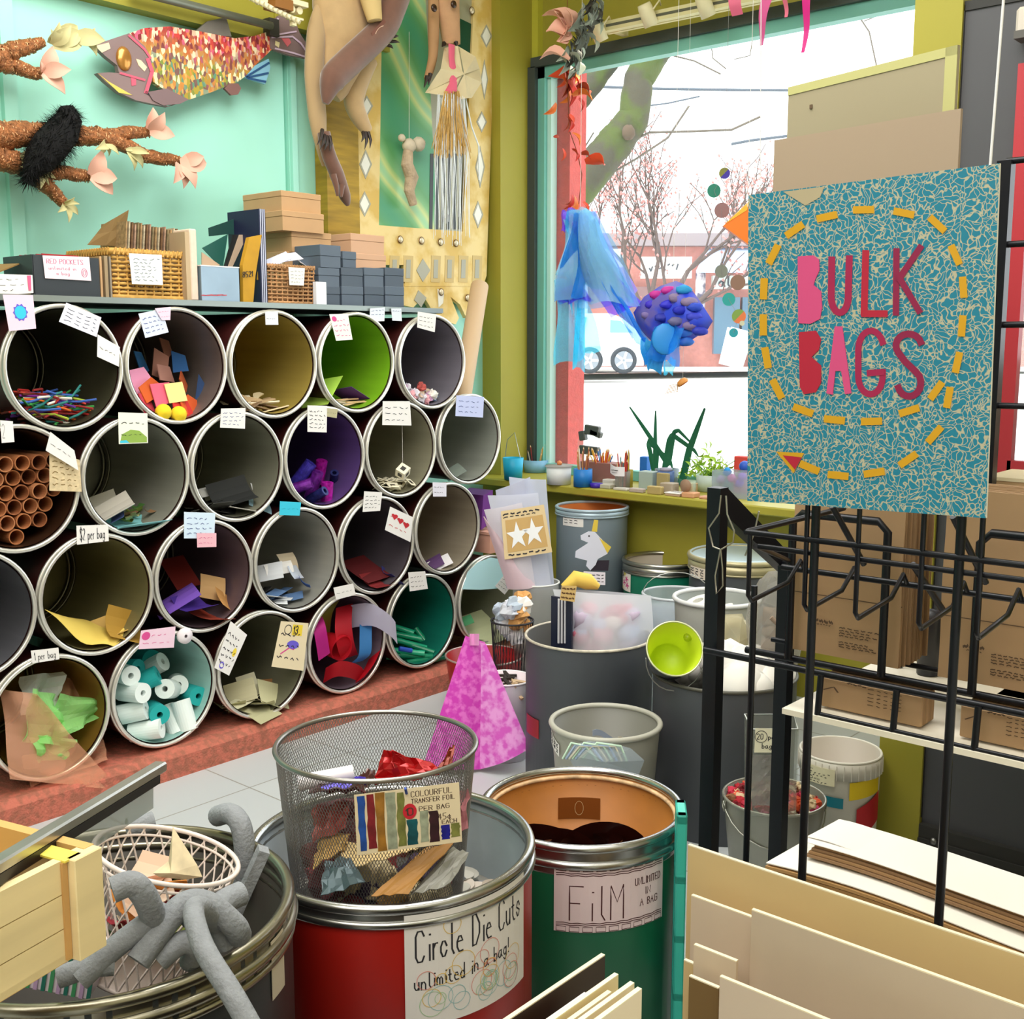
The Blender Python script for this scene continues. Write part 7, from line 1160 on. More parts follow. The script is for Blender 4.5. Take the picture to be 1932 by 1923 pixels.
m.grid(lambda u, v: bl.lerp(br, u).lerp(tl.lerp(tr, u), v) - _f0 * (.03 * sin(pi * u) * (1 - v)), 8, 12, thick=.001); bm, bR = PT(905, 1452, 4.17), PT(1000, 1412, 4.13); m.grid(lambda u, v: bm.lerp(bR, u).lerp(PT(905, 1212, 4.12).lerp(PT(917, 1215, 4.12), u), v) - _f0 * (.03 * sin(pi * u) * (1 - v)), 8, 12, 1, thick=.001); T.part('sheet', m, [PK, mat('#dc5cc8', .8, col2='#f0a0e4', scale=30)]); m = MB(); m.grid(lambda u, v: PT(886 + 18 * u, 1196 + 22 * v, 4.1 + .02 * sin(5 * u)), 4, 4, thick=.001); T.part('tip', m, mat('#e89ad0', .8))
# wire mesh bin of crumpled paper
T = Thing('mesh_bin', 'small black wire bin of crumpled white paper by the red pail', 'bin', (-2.907, 3.358, 0)); c = V((-2.907, 3.358, 0)); m = MB(); r_ = .085
for k in range(36): a = 2 * pi * k / 36; m.tube([c + V((r_ * .75 * cos(a), r_ * .75 * sin(a), .0)), c + V((r_ * cos(a + .5), r_ * sin(a + .5), .46))], .0012, 3); m.tube([c + V((r_ * .75 * cos(a), r_ * .75 * sin(a), .0)), c + V((r_ * cos(a - .5), r_ * sin(a - .5), .46))], .0012, 3)
T.part('wire_mesh', m, mat('#23222a', .5)); m = MB(); m.ring((c.x, c.y, .46), r_, .004, None, 32, 6); m.ring((c.x, c.y, .003), r_ * .75, .003, None, 32, 6); m.disc(r_ * .74, .003, 24, Matrix.Translation(c)); T.part('rim', m, mat('#23222a', .5))
q = random.Random(31)
for k in range(20): a, rr = q.uniform(0, 6.28), .055 * math.sqrt(q.random()); o = place(crumple(('#e8e4e8', '#d4d8e4', '#f0ece8', '#b8c4d4', '#d8a060')[k % 5], .036, 'crumpled_paper', .3), Matrix.Translation(c + V((rr * cos(a), rr * sin(a), .40 + .012 * k * (.6)))), 'crumpled paper in the small black wire bin', 'paper ball', 'crumpled white papers')
# translucent bin with the bundle of clear bags and the star card
c = V((-3.07, 3.70, 0)); T = vdrum('translucent_bin', 'tall translucent bin carrying a bundle of clear bags', c.x, c.y, .1, .54, glassy('#dcdcd8', .55, .2), glassy('#dcdcd8', .5, .2), mat('#e8e8e4', .4), 'bin', taper=.85, rimr=.004)
for k, (bl, br, tr, tl, dt, h) in enumerate((((985, 1118), (1046, 1110), (1030, 905), (960, 900), .03, '#e4e8f6'), ((960, 1110), (1040, 1105), (1015, 930), (920, 935), 0, '#eef0fa'), ((955, 1110), (1035, 1100), (1000, 900), (935, 925), .02, '#e2e4f2'), ((960, 1110), (1010, 1105), (985, 948), (913, 962), -.03, '#f4f0f6'), ((958, 1112), (1012, 1108), (940, 1010), (912, 975), -.04, '#f2dfe6'))):
    m = MB(); P = [PT(*p_, 4.85 + dt) for p_ in (bl, br, tr, tl)]; m.grid(lambda u, v: P[0].lerp(P[1], u).lerp(P[3].lerp(P[2], u), v) - _f0 * (.025 * sin(pi * u)), 6, 4, thick=.004); single('poly_bag', ('clear bag at the back of the bundle', 'clear bag in the middle of the bundle', 'clear bag with a raised corner in the bundle', 'clear bag at the front of the bundle', 'pinkish clear bag at the left of the bundle')[k], 'bag', m, glassy(h, .78, .3))
f = quadmap([PT(a, b_, 4.78) for a, b_ in ((945, 965), (1026, 952), (1042, 1042), (952, 1056))], -_f0); m = MB(); m.sheet2(1, 1, f); m.add([f(*p_, .0016) for p_ in ((.08, .13), (.93, .13), (.93, .8), (.08, .8))], [(0, 1, 2, 3)], 1)
for cx, cy in ((.32, .45), (.67, .47)): m.add([f(cx + (.25 if i % 2 == 0 else .1) * sin(i * pi / 5) , cy + (.3 if i % 2 == 0 else .12) * cos(i * pi / 5), .003) for i in range(10)], [tuple(range(10))[::-1]], 2)
scribble(m, f, .05, .9, .92, .03, 3, .015, 24, 6); scribble(m, f, .05, .8, .86, .02, 3, .01, 24, 6); scribble(m, f, .1, .9, .07, .03, 3, .015, 24, 6); single('star_card', 'tan card with two white paper stars fixed on the clear bags', 'card', m, [mat('#dcc498', .7), mat('#c9a468', .7), mat('#eef0f4', .6), INK])
# purple and pink things beside the barrels at the window end
m = MB(); P = [PX(a, b_, -3.62) for a, b_ in ((912, 935), (930, 925), (928, 985), (908, 1000))]; m.add(P + [p_ + V((-.15, 0, 0)) for p_ in P], [(0, 1, 2, 3), (0, 4, 5, 1), (1, 5, 6, 2), (3, 2, 6, 7), (0, 3, 7, 4), (4, 7, 6, 5)]); single('purple_board', 'purple board wedged between the barrels and the clear bags', 'board', m, mat('#7a3a92', .6))
p = PX(914, 1022, -3.64); zb = DRUMS['36'][1].z + .2155; m = MB(); m.box((p.x, p.y, zb + .045), (.16, .10, .09)); m.box((p.x, p.y, zb + .096), (.17, .11, .012)); single('pink_carton', 'pinkish kraft carton resting on the last barrel of the bottom row', 'box', m, [mat('#d8a08a', .7), mat('#6a5a48', .8)])
# candy pail, acrylic bin, cream bucket
CX_, CY_ = -1.443, 2.79
T = vdrum('steel_pail', 'galvanised pail heaped with wrapped bits under the rack', CX_, CY_, .14, .295, mat('#a3a297', .4, .6, noise=.1), mat('#77766c', .5, .4), mat('#b4b2a6', .35, .7), 'pail', taper=.78, rimr=.004); m = MB(); [m.ring((CX_, CY_, .235 - .012 * k), .131 - .002 * k, .0025, None, 48, 5) for k in range(2)]; T.part('raised_bead', m, mat('#b9b7aa', .35, .7)); q = random.Random(12)
PR = [crumple(h, .015, 'wrapped_bit', .35) for h in ('#b5202e', '#e0c8a0', '#d8542a', '#7a1a24', '#d84a7a', '#f0dcc0', '#8a5a3a', '#c8304a')]
for k in range(90): a, rr = q.uniform(0, 6.28), .125 * math.sqrt(q.random()); place(PR[k % 8], TRS((CX_ + rr * cos(a), CY_ + rr * sin(a), .268 + .03 * (1 - rr / .125) + q.uniform(0, .02)), (q.uniform(0, 6), q.uniform(0, 6), 0)), 'wrapped bit in the galvanised pail', 'wrapped bit', 'wrapped bits')
for s_ in (-1, 1): m = MB(); e = V((CX_, CY_, .285)) + _r0 * .14 * s_; m.ring((0, 0, 0), .022, .003, frame(e - V((0, 0, .01)), _f0, V((0, 0, 1))), 14, 5); T.part('ear', m, mat('#8a8a80', .4, .7))
m = MB(); m.tube([V((CX_, CY_, .28)) + _r0 * .142 * -cos(a) * 1.0 - _f0 * .12 * sin(a) * .0 + V((0, 0, -.09 * sin(a))) - _f0 * .13 * sin(a) for a in [pi * k / 14 for k in range(15)]], .002, 5); T.part('wire_handle', m, mat('#b8b8ae', .3, .8))
T = Thing('acrylic_bin', 'clear acrylic bin with a handwritten 20 per bag card standing in the galvanised pail', 'bin', (CX_, CY_, .25)); fa = lambda a, b_, t: PT(a, b_, t); m = MB()
fl_ = [fa(1414, 1540, 3.06), fa(1500, 1540, 3.06), fa(1505, 1376, 3.06), fa(1418, 1376, 3.06)]; bk_ = [fa(1405, 1530, 3.2), fa(1492, 1530, 3.2), fa(1498, 1348, 3.2), fa(1405, 1348, 3.2)]
def slab(m, q4, n_, t=.003, mi=0): n_ = V(n_) * t; m.add(q4 + [p_ + n_ for p_ in q4], [(0, 1, 2, 3), (7, 6, 5, 4), (0, 4, 5, 1), (1, 5, 6, 2), (2, 6, 7, 3), (3, 7, 4, 0)], mi)
slab(m, fl_, _f0); slab(m, bk_, _f0); slab(m, [fl_[0], bk_[0], bk_[3], fl_[3]], _r0); slab(m, [fl_[1], bk_[1], bk_[2], fl_[2]], _r0); T.part('acrylic_walls', m, glassy('#c8ccc4', .16, .05)); m = MB(); m.tube([fl_[3], bk_[3], bk_[2], fl_[2], fl_[3]], .0022, 5); T.part('top_edge', m, mat('#d8dcd8', .2))
f = quadmap([fa(a, b_, 3.05) for a, b_ in ((1425, 1374), (1472, 1375), (1470, 1420), (1423, 1420))], -_f0); m = MB(); m.sheet2(1, 1, f); m.text('20', .08, .55, .22, f, 1, wd=.03); ring2(m, f, .25, .66, .24, .24, .025, 1); m.text('per', .54, .55, .2, f, 1, wd=.03); m.text('bag', .3, .18, .2, f, 1, wd=.03); T.part('price_card', m, [mat('#f4eed0', .7), INK], 'cream card reading 20 per bag')
m = MB(); m.grid(lambda u, v: fa(1420 + 46 * u, 1425 + 95 * v, 3.1 - .03 * sin(pi * u) + .008 * sin(20 * v + 6 * u)), 6, 10, thick=.004, smooth=False); T.part('clear_sleeve', m, glassy('#c8bfc0', .5, .2))
WX, WY_ = -1.43, 3.186
T = vdrum('cream_bucket', 'cream bucket with coloured tape patches beside the olive column', WX, WY_, .12, .323, mat('#ded8ca', .5), mat('#c6bcae', .55), mat('#e6e0d2', .4), 'bucket', taper=.93, rimr=.004); m = MB(); m.lathe([(.1205, .27), (.1245, .27), (.1245, .318), (.1205, .32)], 64, Matrix.Translation((WX, WY_, 0))); [m.box((WX + .125 * cos(a), WY_ + .125 * sin(a), .293), (.003, .002, .045), rot=(0, 0, a)) for a in [2 * pi * k / 36 for k in range(36)]]; T.part('collar', m, mat('#e2dccf', .5))
for tl, br, tilt, h, nm in (((1603, 1478), (1655, 1500), .12, '#e8c81a', 'yellow_tape'), ((1616, 1528), (1653, 1570), .45, '#b81820', 'red_tape'), ((1535, 1493), (1591, 1524), -.05, '#167a8c', 'teal_tape'), ((1540, 1570), (1565, 1592), -.1, '#8a1a4a', 'plum_tape')): wrapnote(T, WX, WY_, .1195, tl, br, mat(h, .5), lambda m, f, w_, h_: None, nm, tilt=tilt)
def org(m, f, w_, h_): m.text("Organic's", w_ * .1, h_ * .78, h_ * .11, f, 1, space=.75); scribble(m, f, w_ * .05, w_ * .9, h_ * .62, .002, 1, .002, 18, 5); scribble(m, f, w_ * .05, w_ * .8, h_ * .48, .002, 1, .002, 18, 5); ring2(m, f, w_ * .2, h_ * .3, w_ * .13, h_ * .11, .0018, 1); m.text('5', w_ * .15, h_ * .24, h_ * .12, f, 1); m.text('per bag', w_ * .38, h_ * .24, h_ * .12, f, 1, space=.6); scribble(m, f, w_ * .1, w_ * .8, h_ * .1, .002, 1, .002, 18, 5)
wrapnote(T, WX, WY_, .128, (1520, 1437), (1575, 1485), mat('#efe6c2', .7), org, label='cream card reading 5 per bag', mats=[INK])
# blue and dark bins between the rack post and the green drum
T = vdrum('grey_bin', 'short dark grey bin with a handle between the green drum and the rack post', -1.72, 2.43, .115, .3, mat('#6a6a66', .5), mat('#4a4a48', .6), mat('#8a8a80', .4, .3), 'bin', taper=.85, rimr=.004); m = MB(); m.box((-1.72, 2.43, .2), (.12, .1, .12), 0, rot=(0, 0, .5)); single('blue_packet', 'deep blue packet in the short dark grey bin', 'packet', m, mat('#1c4fb0', .4))
m = MB(); A = PT(1345, 1538, 2.75); m.box((0, 0, 0), (.06, .008, .12)); o = single('teal_booklet', 'teal booklet poking out of the short dark grey bin', 'booklet', m, mat('#1a7ea0', .5), (0, 0, 0)); o.matrix_world = TRS((-1.66, 2.38, .31), (0, .3, .6))
# ================================================================ the three big drums in front
STEELB = mat('#a9a493', .28, 1, noise=.12, scale=10); SILV = mat('#b4b4b2', .26, 1, noise=.1, scale=10); FOAM = mat('#8f9398', .95, noise=.12, scale=60, bump=.3)
def rolled(T, cx, cy, r, z, mt, beads):
    m = MB(); prof = []
    for zz, dr, rr in beads: m.ring((cx, cy, z + zz), r + dr, rr, None, 80, 10)
    m.lathe([(r + .001, z + beads[-1][0] - .006), (r + .004, z + beads[-1][0]), (r + .004, z)], 80, Matrix.Translation((cx, cy, 0))); T.part('rim', m, mt)
GX0, GY0, GR0, GZ0 = -1.416, .761, .258, .770
T = vdrum('steel_drum', 'dark grey drum of bent foam tubes at the lower left', GX0, GY0, GR0, GZ0, mat('#43474a', .4, .3, noise=.08, scale=4), mat('#3a3630', .5, .3), None, wall=.006); rolled(T, GX0, GY0, GR0 - .004, GZ0, STEELB, ((0, 0, .009), (-.026, .004, .009), (-.046, .003, .006)))
wrapnote(T, GX0, GY0, GR0, (509, 1778), (535, 1858), mat('#d8cdb8', .7), lambda m, f, w_, h_: blob(m, f, w_ * .55, h_ * .75, w_ * .3, h_ * .1, 1), 'torn_tape', 'torn cream tape on the right side', mats=[mat('#c4b49c', .7)])
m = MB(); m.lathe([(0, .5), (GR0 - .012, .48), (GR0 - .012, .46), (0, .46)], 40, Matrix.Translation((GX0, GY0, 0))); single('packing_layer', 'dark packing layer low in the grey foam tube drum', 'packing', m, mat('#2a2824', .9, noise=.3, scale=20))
def noodle(label, pts, rad=.019):
    P = [PT(*p_) for p_ in pts]; Q = []
    for i in range(len(P) - 1):
        p0, p1, p2, p3 = P[max(i - 1, 0)], P[i], P[i + 1], P[min(i + 2, len(P) - 1)]
        for k in range(7): t = k / 7; Q.append(.5 * (2 * p1 + (p2 - p0) * t + (2 * p0 - 5 * p1 + 4 * p2 - p3) * t * t + (3 * p1 - p0 - 3 * p2 + p3) * t ** 3))
    Q.append(P[-1]); m = MB(); m.tube(Q, rad, 16); single('foam_tube', label, 'foam tube', m, FOAM, group='grey foam tubes')
noodle('grey foam tube bent over the front of the drum rim', [(420, 1760, 1.47), (385, 1715, 1.40), (365, 1720, 1.36), (385, 1790, 1.30), (440, 1880, 1.26), (490, 1970, 1.24)], .0125)
noodle('foam tube with its cut end facing the camera at the left', [(212, 1680, 1.36), (248, 1668, 1.37), (272, 1690, 1.38), (290, 1730, 1.40), (300, 1745, 1.42)], .0155)
noodle('foam tube rising from the front left of the drum', [(150, 1850, 1.36), (215, 1790, 1.38), (280, 1740, 1.40), (308, 1722, 1.42)], .014)
noodle('foam tube arching behind the front bent one', [(260, 1815, 1.38), (300, 1760, 1.40), (345, 1708, 1.42), (390, 1705, 1.43), (440, 1745, 1.44), (452, 1765, 1.46)], .0155)
noodle('foam tube arching close under the front bent one', [(352, 1740, 1.42), (380, 1720, 1.44), (410, 1745, 1.45), (425, 1785, 1.46)], .013)
noodle('foam tube hooked over the back right of the drum', [(410, 1540, 1.83), (435, 1536, 1.80), (455, 1560, 1.78), (462, 1620, 1.78), (455, 1690, 1.80)], .0165)
noodle('foam tube end pointing right beside the wire basket', [(400, 1720, 1.50), (425, 1700, 1.52), (455, 1686, 1.54)], .0165)
noodle('foam tube end poking up behind the wire basket', [(240, 1562, 1.75), (265, 1557, 1.76), (290, 1550, 1.77)], .0155)
noodle('short foam tube lying low at the front of the drum', [(110, 1845, 1.36), (170, 1825, 1.37), (215, 1820, 1.38)], .013)
noodle('foam tube lying across the drum in front of the arching ones', [(300, 1812, 1.40), (340, 1780, 1.41), (368, 1785, 1.42), (360, 1815, 1.44)], .0145)
m = MB(); A, B_ = PT(498, 1602, 1.66), PT(445, 1720, 1.66); m.box((0, 0, 0), (.024, .016, (A - B_).length)); o = single('foam_strip', 'flat grey foam strip leaning at the right of the grey drum', 'foam strip', m, FOAM, (0, 0, 0)); z = (A - B_).normalized(); o.matrix_world = Matrix.Translation((A + B_) / 2) @ z.to_track_quat('Z', 'Y').to_matrix().to_4x4()
# white diamond wire basket
WB0, WB1 = PT(316, 1613, 1.57), PT(205, 1785, 1.56); ax = (WB0 - WB1); Lb = .17; Mz = (ax.normalized() * .6 + V((0, 0, .5)) - _r0 * .05).normalized(); WB1 = WB0 - Mz * Lb; Mb_ = frame(WB1, _r0 - Mz * _r0.dot(Mz), Mz.cross(_r0)); T = Thing('wire_basket', 'white diamond wire basket of printed paper standing in the foam tube drum', 'basket', WB1); WW = mat('#e6d8d0', .4)
m = MB(); N_ = 27; rt, rb = .098, .066
for k in range(N_):
    for sg in (1, -1):
        m.tube([Mb_ @ V(((rb + (rt - rb) * j / 8) * cos(2 * pi * k / N_ + sg * j * .105), (rb + (rt - rb) * j / 8) * sin(2 * pi * k / N_ + sg * j * .105), Lb * j / 8)) for j in range(9)], .0016, 4, cap=False)
T.part('wire_mesh', m, WW); m = MB(); m.ring((0, 0, Lb), rt, .0035, Mb_, 48, 8); m.ring((0, 0, Lb * .93), rt - .003, .002, Mb_, 48, 6); T.part('rim', m, WW); m = MB(); m.ring((0, 0, 0), rb, .003, Mb_, 40, 6); m.disc(rb, .001, 32, Mb_); T.part('base', m, WW)
q = random.Random(14)
for k in range(22):
    a, rr = q.uniform(0, 6.28), .05 * math.sqrt(q.random()); o = paper(.06, .05, ('#d8b49a', '#7a8a3a', '#a82a3a', '#e8d4c0', '#3a5a2a', '#d88a3a', '#e8c8b8')[k % 7], .6, 'printed_paper'); o.matrix_world = Mb_ @ TRS((rr * cos(a), rr * sin(a), .03 + .1 * k / 22), (q.uniform(-.6, .6), q.uniform(-.6, .6), q.uniform(0, 6))); tag(o, 'scrap of printed paper in the white wire basket', 'paper', 'printed scraps in the wire basket')
m = MB(); P = [PT(a, b_, 1.52) for a, b_ in ((326, 1560), (345, 1590), (372, 1632), (382, 1655), (350, 1660), (300, 1655), (288, 1648), (318, 1625))]; c = sum(P, V((0, 0, 0))) / 8 - _f0 * .03
for i in range(8): m.add([P[i], P[(i + 1) % 8], c], [(0, 1, 2)])
single('folded_paper', 'cream printed paper folded into a peak in the white wire basket', 'paper', m, mat('#ecd9b4', .7, noise=.3, scale=25))
m = MB(); m.box((0, 0, 0), (.08, .05, .06)); [m.box((-.04 + .01 * k, -.026, 0), (.005, .002, .06), 1 + k % 3) for k in range(9)]; o = single('striped_packet', 'striped paper packet low at the left of the foam tube drum', 'packet', m, [mat('#e8dce4', .6), mat('#4aa06a', .6), mat('#c8a8d0', .6), mat('#2a7a6a', .6)], (0, 0, 0)); o.matrix_world = TRS(PT(130, 1815, 1.5), (0, .2, .7))
# red drum
RX0, RY0, RR0, RZ0 = -1.383, 1.279, .2425, .696
T = vdrum('steel_drum', 'red drum in front with a Circle Die Cuts sign', RX0, RY0, RR0, RZ0, mat('#b81e14', .38, noise=.12, scale=3), mat('#7d8488', .45, .4, noise=.15), None); rolled(T, RX0, RY0, RR0 - .003, RZ0, SILV, ((0, 0, .009), (-.024, .003, .007)))
CIRC = [mat(h, .7) for h in ('#ecc34a', '#8fc4c8', '#e58a7a', '#a8d0a0')]
def circ(m, f, w_, h_):
    m.text('Circle Die Cuts', w_ * .07, h_ * .58, h_ * .27, f, 1, wd=.003, fit=w_ * .88, slope=.06); m.text('unlimited in a bag!', w_ * .06, h_ * .34, h_ * .13, f, 1, wd=.0022, fit=w_ * .74, jit=.06, slope=.05); q = random.Random(17)
    for k in range(30): s_ = q.choice((.05, .08, .11)); x, y = q.uniform(.12, .88), (q.uniform(.15, .25) if k % 2 else q.uniform(.15, .5)); x = max(x, .6) if k % 3 == 0 else x; y = .9 if k == 4 else y; ring2(m, f, w_ * x, h_ * min(y, .86), h_ * s_, h_ * s_, .0009, 2 + k % 4)
wrapnote(T, RX0, RY0, RR0 + .001, (762, 1728), (986, 1842), WHITE, circ, 'paper_sign', 'white paper sign lettered Circle Die Cuts', mats=[INK] + CIRC)
m = MB(); q = random.Random(19)
for k in range(170):
    a, rr = q.uniform(0, 6.28), (RR0 - .04) * math.sqrt(q.random()); m.lathe([(0, 0), (.026, 0), (.026, .002), (0, .002)], 14, TRS((RX0 + rr * cos(a), RY0 + rr * sin(a), .55 + q.uniform(0, .025)), (q.uniform(-.15, .15), q.uniform(-.15, .15), 0)), k % 4, smooth=False)
m.lathe([(0, .55), (RR0 - .012, .55), (RR0 - .012, .53), (0, .53)], 40, Matrix.Translation((RX0, RY0, 0)), 0); single('paper_circles', 'layer of loose paper circles filling the red drum', 'paper', m, [mat('#b8b4aa', .8), mat('#8a8e94', .8), mat('#a89a8a', .8), mat('#c8bcb0', .8)], kind='stuff')
# fine mesh waste basket in the red drum
BX0, BY0, BZ0, BZ1 = -1.381, 1.245, .60, .884; T = Thing('mesh_basket', 'tall silver mesh basket of foil scraps standing in the red drum', 'basket', (BX0, BY0, BZ0)); m = MB(); rt, rb = .168, .142; N_ = 190; c = V((BX0, BY0, 0)); MESHM = mat('#8d8a88', .35, .8)
for k in range(N_):
    for sg in (1, -1): m.tube([c + V(((rb + (rt - rb) * j / 6) * cos(2 * pi * k / N_ + sg * j * .14), (rb + (rt - rb) * j / 6) * sin(2 * pi * k / N_ + sg * j * .14), BZ0 + (BZ1 - BZ0) * j / 6)) for j in range(7)], .00062, 3, cap=False)
T.part('mesh_wall', m, MESHM); m = MB(); m.ring((BX0, BY0, BZ1), rt, .0045, None, 72, 8); T.part('rim', m, mat('#9a9692', .3, .9)); m = MB(); m.ring((BX0, BY0, BZ0 + .003), rb, .004, None, 60, 6); m.disc(rb, BZ0 + .002, 48, Matrix.Translation(c)); T.part('base', m, mat('#9a9692', .3, .9))
f = quadmap([PT(a, b_, 1.73) for a, b_ in ((668, 1500), (866, 1476), (872, 1588), (674, 1614))], -_f0 * .8); m = MB(); m.sheet2(1, 1, f); q = random.Random(23)
for k, (x0, x1, y0_, y1_, mi) in enumerate(((.03, .10, .06, .97, 2), (.115, .19, .08, .98, 3), (.20, .285, .02, .99, 4), (.30, .385, .03, .97, 5), (.40, .47, .06, .95, 6), (.49, .585, .06, .48, 7), (.61, .69, .08, .6, 5), (.70, .79, .06, .58, 8), (.81, .89, .08, .32, 9), (.90, .985, .1, .33, 6))):
    n = 7; l = [(x0 + q.uniform(-.008, .008), y0_ + (y1_ - y0_) * i / n) for i in range(n + 1)]; r_ = [(x1 + q.uniform(-.008, .008), y) for _, y in l]; m.add([f(*p_, .0014) for p_ in l + r_[::-1]], [tuple(range(2 * n + 2))[::-1]], mi)
blob(m, f, .52, .62, .066, .13, 10, 20, .002); m.text('10', .485, .56, .12, f, 1, wd=.012, space=.3, h=.003)
[m.text(t_, x_, y_, h_, f, 1, wd=.008, fit=w_) for t_, x_, y_, h_, w_ in (('COLOURFUL', .54, .85, .09, .4), ('TRANSFER FOIL', .54, .74, .075, .42), ('PER BAG', .61, .6, .075, .3), ('OR', .71, .49, .07, .07), ('45¢', .79, .42, .1, .13), ('EACH', .82, .34, .065, .15))]
T.part('foil_card', m, [mat('#dccba8', .7), mat('#4a3428', .7)] + [mat(h, .4, noise=.4, scale=60) for h in ('#1d4a98', '#7a1a22', '#9a6a24', '#9aa088', '#74763a', '#0f5058', '#33141e', '#1a1a88')] + [mat('#c2182a', .6)], 'card reading Colourful Transfer Foil with foil stripes'); m = MB(); m.tube([f(.5, 1.07, .02), f(.5, .93, .004)], .0022, 5); T.part('blue_tie', m, mat('#1a4ab0', .5))
def foil(label, px4, h, amp=.015, rough=.25, metal=.3, seed=1, cat='foil', nu=6, nv=5):
    P = [PT(*p_) for p_ in px4]; q = random.Random(seed); nn = (P[1] - P[0]).cross(P[3] - P[0]).normalized(); J = {}
    m = MB(); m.grid(lambda u, v: P[0].lerp(P[1], u).lerp(P[3].lerp(P[2], u), v) + nn * J.setdefault((round(u, 3), round(v, 3)), q.uniform(-amp, amp)), nu, nv, thick=.0012, smooth=False); return single('foil_scrap', label, cat, m, mat(h, rough, metal), group='foil scraps in the mesh basket')
foil('crumpled red foil at the centre of the mesh basket', [(705, 1480, 1.98), (830, 1462, 1.95), (745, 1418, 1.98), (722, 1416, 2.0)], '#b00f14', .008); foil('crumpled red foil at the right of the mesh basket', [(745, 1475, 1.93), (835, 1455, 1.9), (815, 1440, 1.95), (735, 1425, 1.98)], '#a30d12', .01, seed=2)
foil('brown red pointed foil at the right of the mesh basket', [(822, 1458, 1.95), (852, 1450, 1.93), (858, 1406, 1.95), (850, 1412, 1.96)], '#7a2a14', .004, seed=3); foil('violet foil at the left of the mesh basket', [(600, 1490, 1.9), (690, 1478, 1.9), (690, 1465, 1.95), (640, 1478, 1.95)], '#3a28a0', .006, seed=4); foil('dark maroon foil at the left of the mesh basket', [(580, 1500, 1.86), (690, 1490, 1.85), (680, 1476, 1.95), (590, 1476, 1.97)], '#3a0c14', .008, seed=5); foil('dark brown curled foil behind the red foil', [(665, 1480, 1.95), (705, 1478, 1.95), (708, 1455, 2.0), (685, 1458, 2.0)], '#5a3a34', .008, seed=6)
foil('ochre card strip slanting low in the mesh basket', [(700, 1690, 1.74), (770, 1685, 1.74), (855, 1590, 1.82), (800, 1600, 1.83)], '#a8783a', .003, .6, 0, 7, 'card'); foil('grey card strip right of the ochre strip in the mesh basket', [(770, 1690, 1.75), (850, 1668, 1.76), (885, 1610, 1.82), (850, 1598, 1.83)], '#8f8e86', .004, .5, .2, 8, 'card'); foil('cream card panel in the middle of the mesh basket', [(650, 1640, 1.80), (760, 1610, 1.82), (790, 1600, 1.86), (640, 1590, 1.87)], '#d8bd86', .003, .7, 0, 9, 'card'); foil('blue grey foil low at the left of the mesh basket', [(605, 1690, 1.76), (690, 1665, 1.76), (660, 1615, 1.82), (612, 1625, 1.82)], '#54666c', .006, .4, .3, 10); foil('tan paper at the left of the mesh basket', [(590, 1640, 1.82), (650, 1600, 1.84), (660, 1570, 1.9), (600, 1580, 1.9)], '#c09a5a', .006, .7, 0, 11, 'paper'); foil('reddish foil at the left wall of the mesh basket', [(590, 1590, 1.88), (650, 1560, 1.88), (660, 1510, 1.93), (590, 1520, 1.93)], '#a04a44', .008, .4, .2, 12)
foil('pink red foil behind the mesh at the right', [(840, 1580, 1.85), (880, 1560, 1.84), (885, 1490, 1.88), (850, 1500, 1.9)], '#a86a70', .008, .4, .2, 13); foil('dark maroon foil heap at the centre of the mesh basket', [(620, 1600, 1.9), (860, 1590, 1.9), (850, 1500, 1.98), (600, 1510, 1.98)], '#5a2228', .012, .5, .2, 14)
q = random.Random(77)
for k in range(40):
    a, rr = q.uniform(0, 6.28), .11 * math.sqrt(q.random()); place(crumple(('#6a2a30', '#b08a50', '#8f9498', '#a04048', '#c8b890', '#3a2a4a', '#d8c8a0')[k % 7], .03, 'crumpled_foil', .35) if k < 7 else [o for o in bpy.data.objects if o.name.startswith('crumpled_foil')][k % 7], TRS((BX0 + rr * cos(a), BY0 + rr * sin(a), .632 + .0016 * k), (q.uniform(0, 6), q.uniform(0, 6), 0), q.uniform(.7, 1.2)), 'crumpled foil or paper scrap at the bottom of the mesh basket', 'foil', 'crumpled scraps in the mesh basket')
m = MB(); m.tube([PT(562, 1478, 1.93), PT(667, 1458, 1.95)], .0135, 16); single('white_roll', 'white paper roll lying in the mesh basket at the left', 'paper roll', m, mat('#ece6ea', .5))
m = MB(); f = quadmap([PT(a, b_, 2.09) for a, b_ in ((565, 1402), (582, 1399), (583, 1409), (566, 1411))], -_f0); m.sheet2(1, 1, f); T.part('small_sticker', m, mat('#e6e2ea', .6))
# green drum of film
NX0, NY0, NR0, NZ0 = -1.357, 1.786, .205, .607
T = vdrum('fibre_drum', 'green drum beside the red one with a FILM sign', NX0, NY0, NR0, NZ0, mat('#17724e', .4, noise=.06, scale=2), mat('#b06d24', .5, noise=.25, scale=5), None, wall=.008); rolled(T, NX0, NY0, NR0 - .002, NZ0, SILV, ((0, 0, .009), (-.032, .003, .009), (-.05, .0, .004)))
m = MB(); m.ring((NX0, NY0, NZ0 - .012), NR0 - .012, .005, None, 60, 6); T.part('torn_edge', m, mat('#d8b48a', .8, noise=.4, scale=40))
a0 = math.atan2(1786 - 0, 1) * 0; f0 = lambda x, y, h=0: V((NX0 + (NR0 - .0095 - h) * cos(2.25 - x / NR0), NY0 + (NR0 - .0095 - h) * sin(2.25 - x / NR0), NZ0 - .11 + y)); m = MB(); m.grid(lambda u, v: f0(u * .10 - .05, v * .05, .001), 8, 2); ring2(m, f0, .0, .025, .01, .016, .001, 1); T.part('brown_label', m, [mat('#8a4a14', .5), mat('#e0c090', .5)])
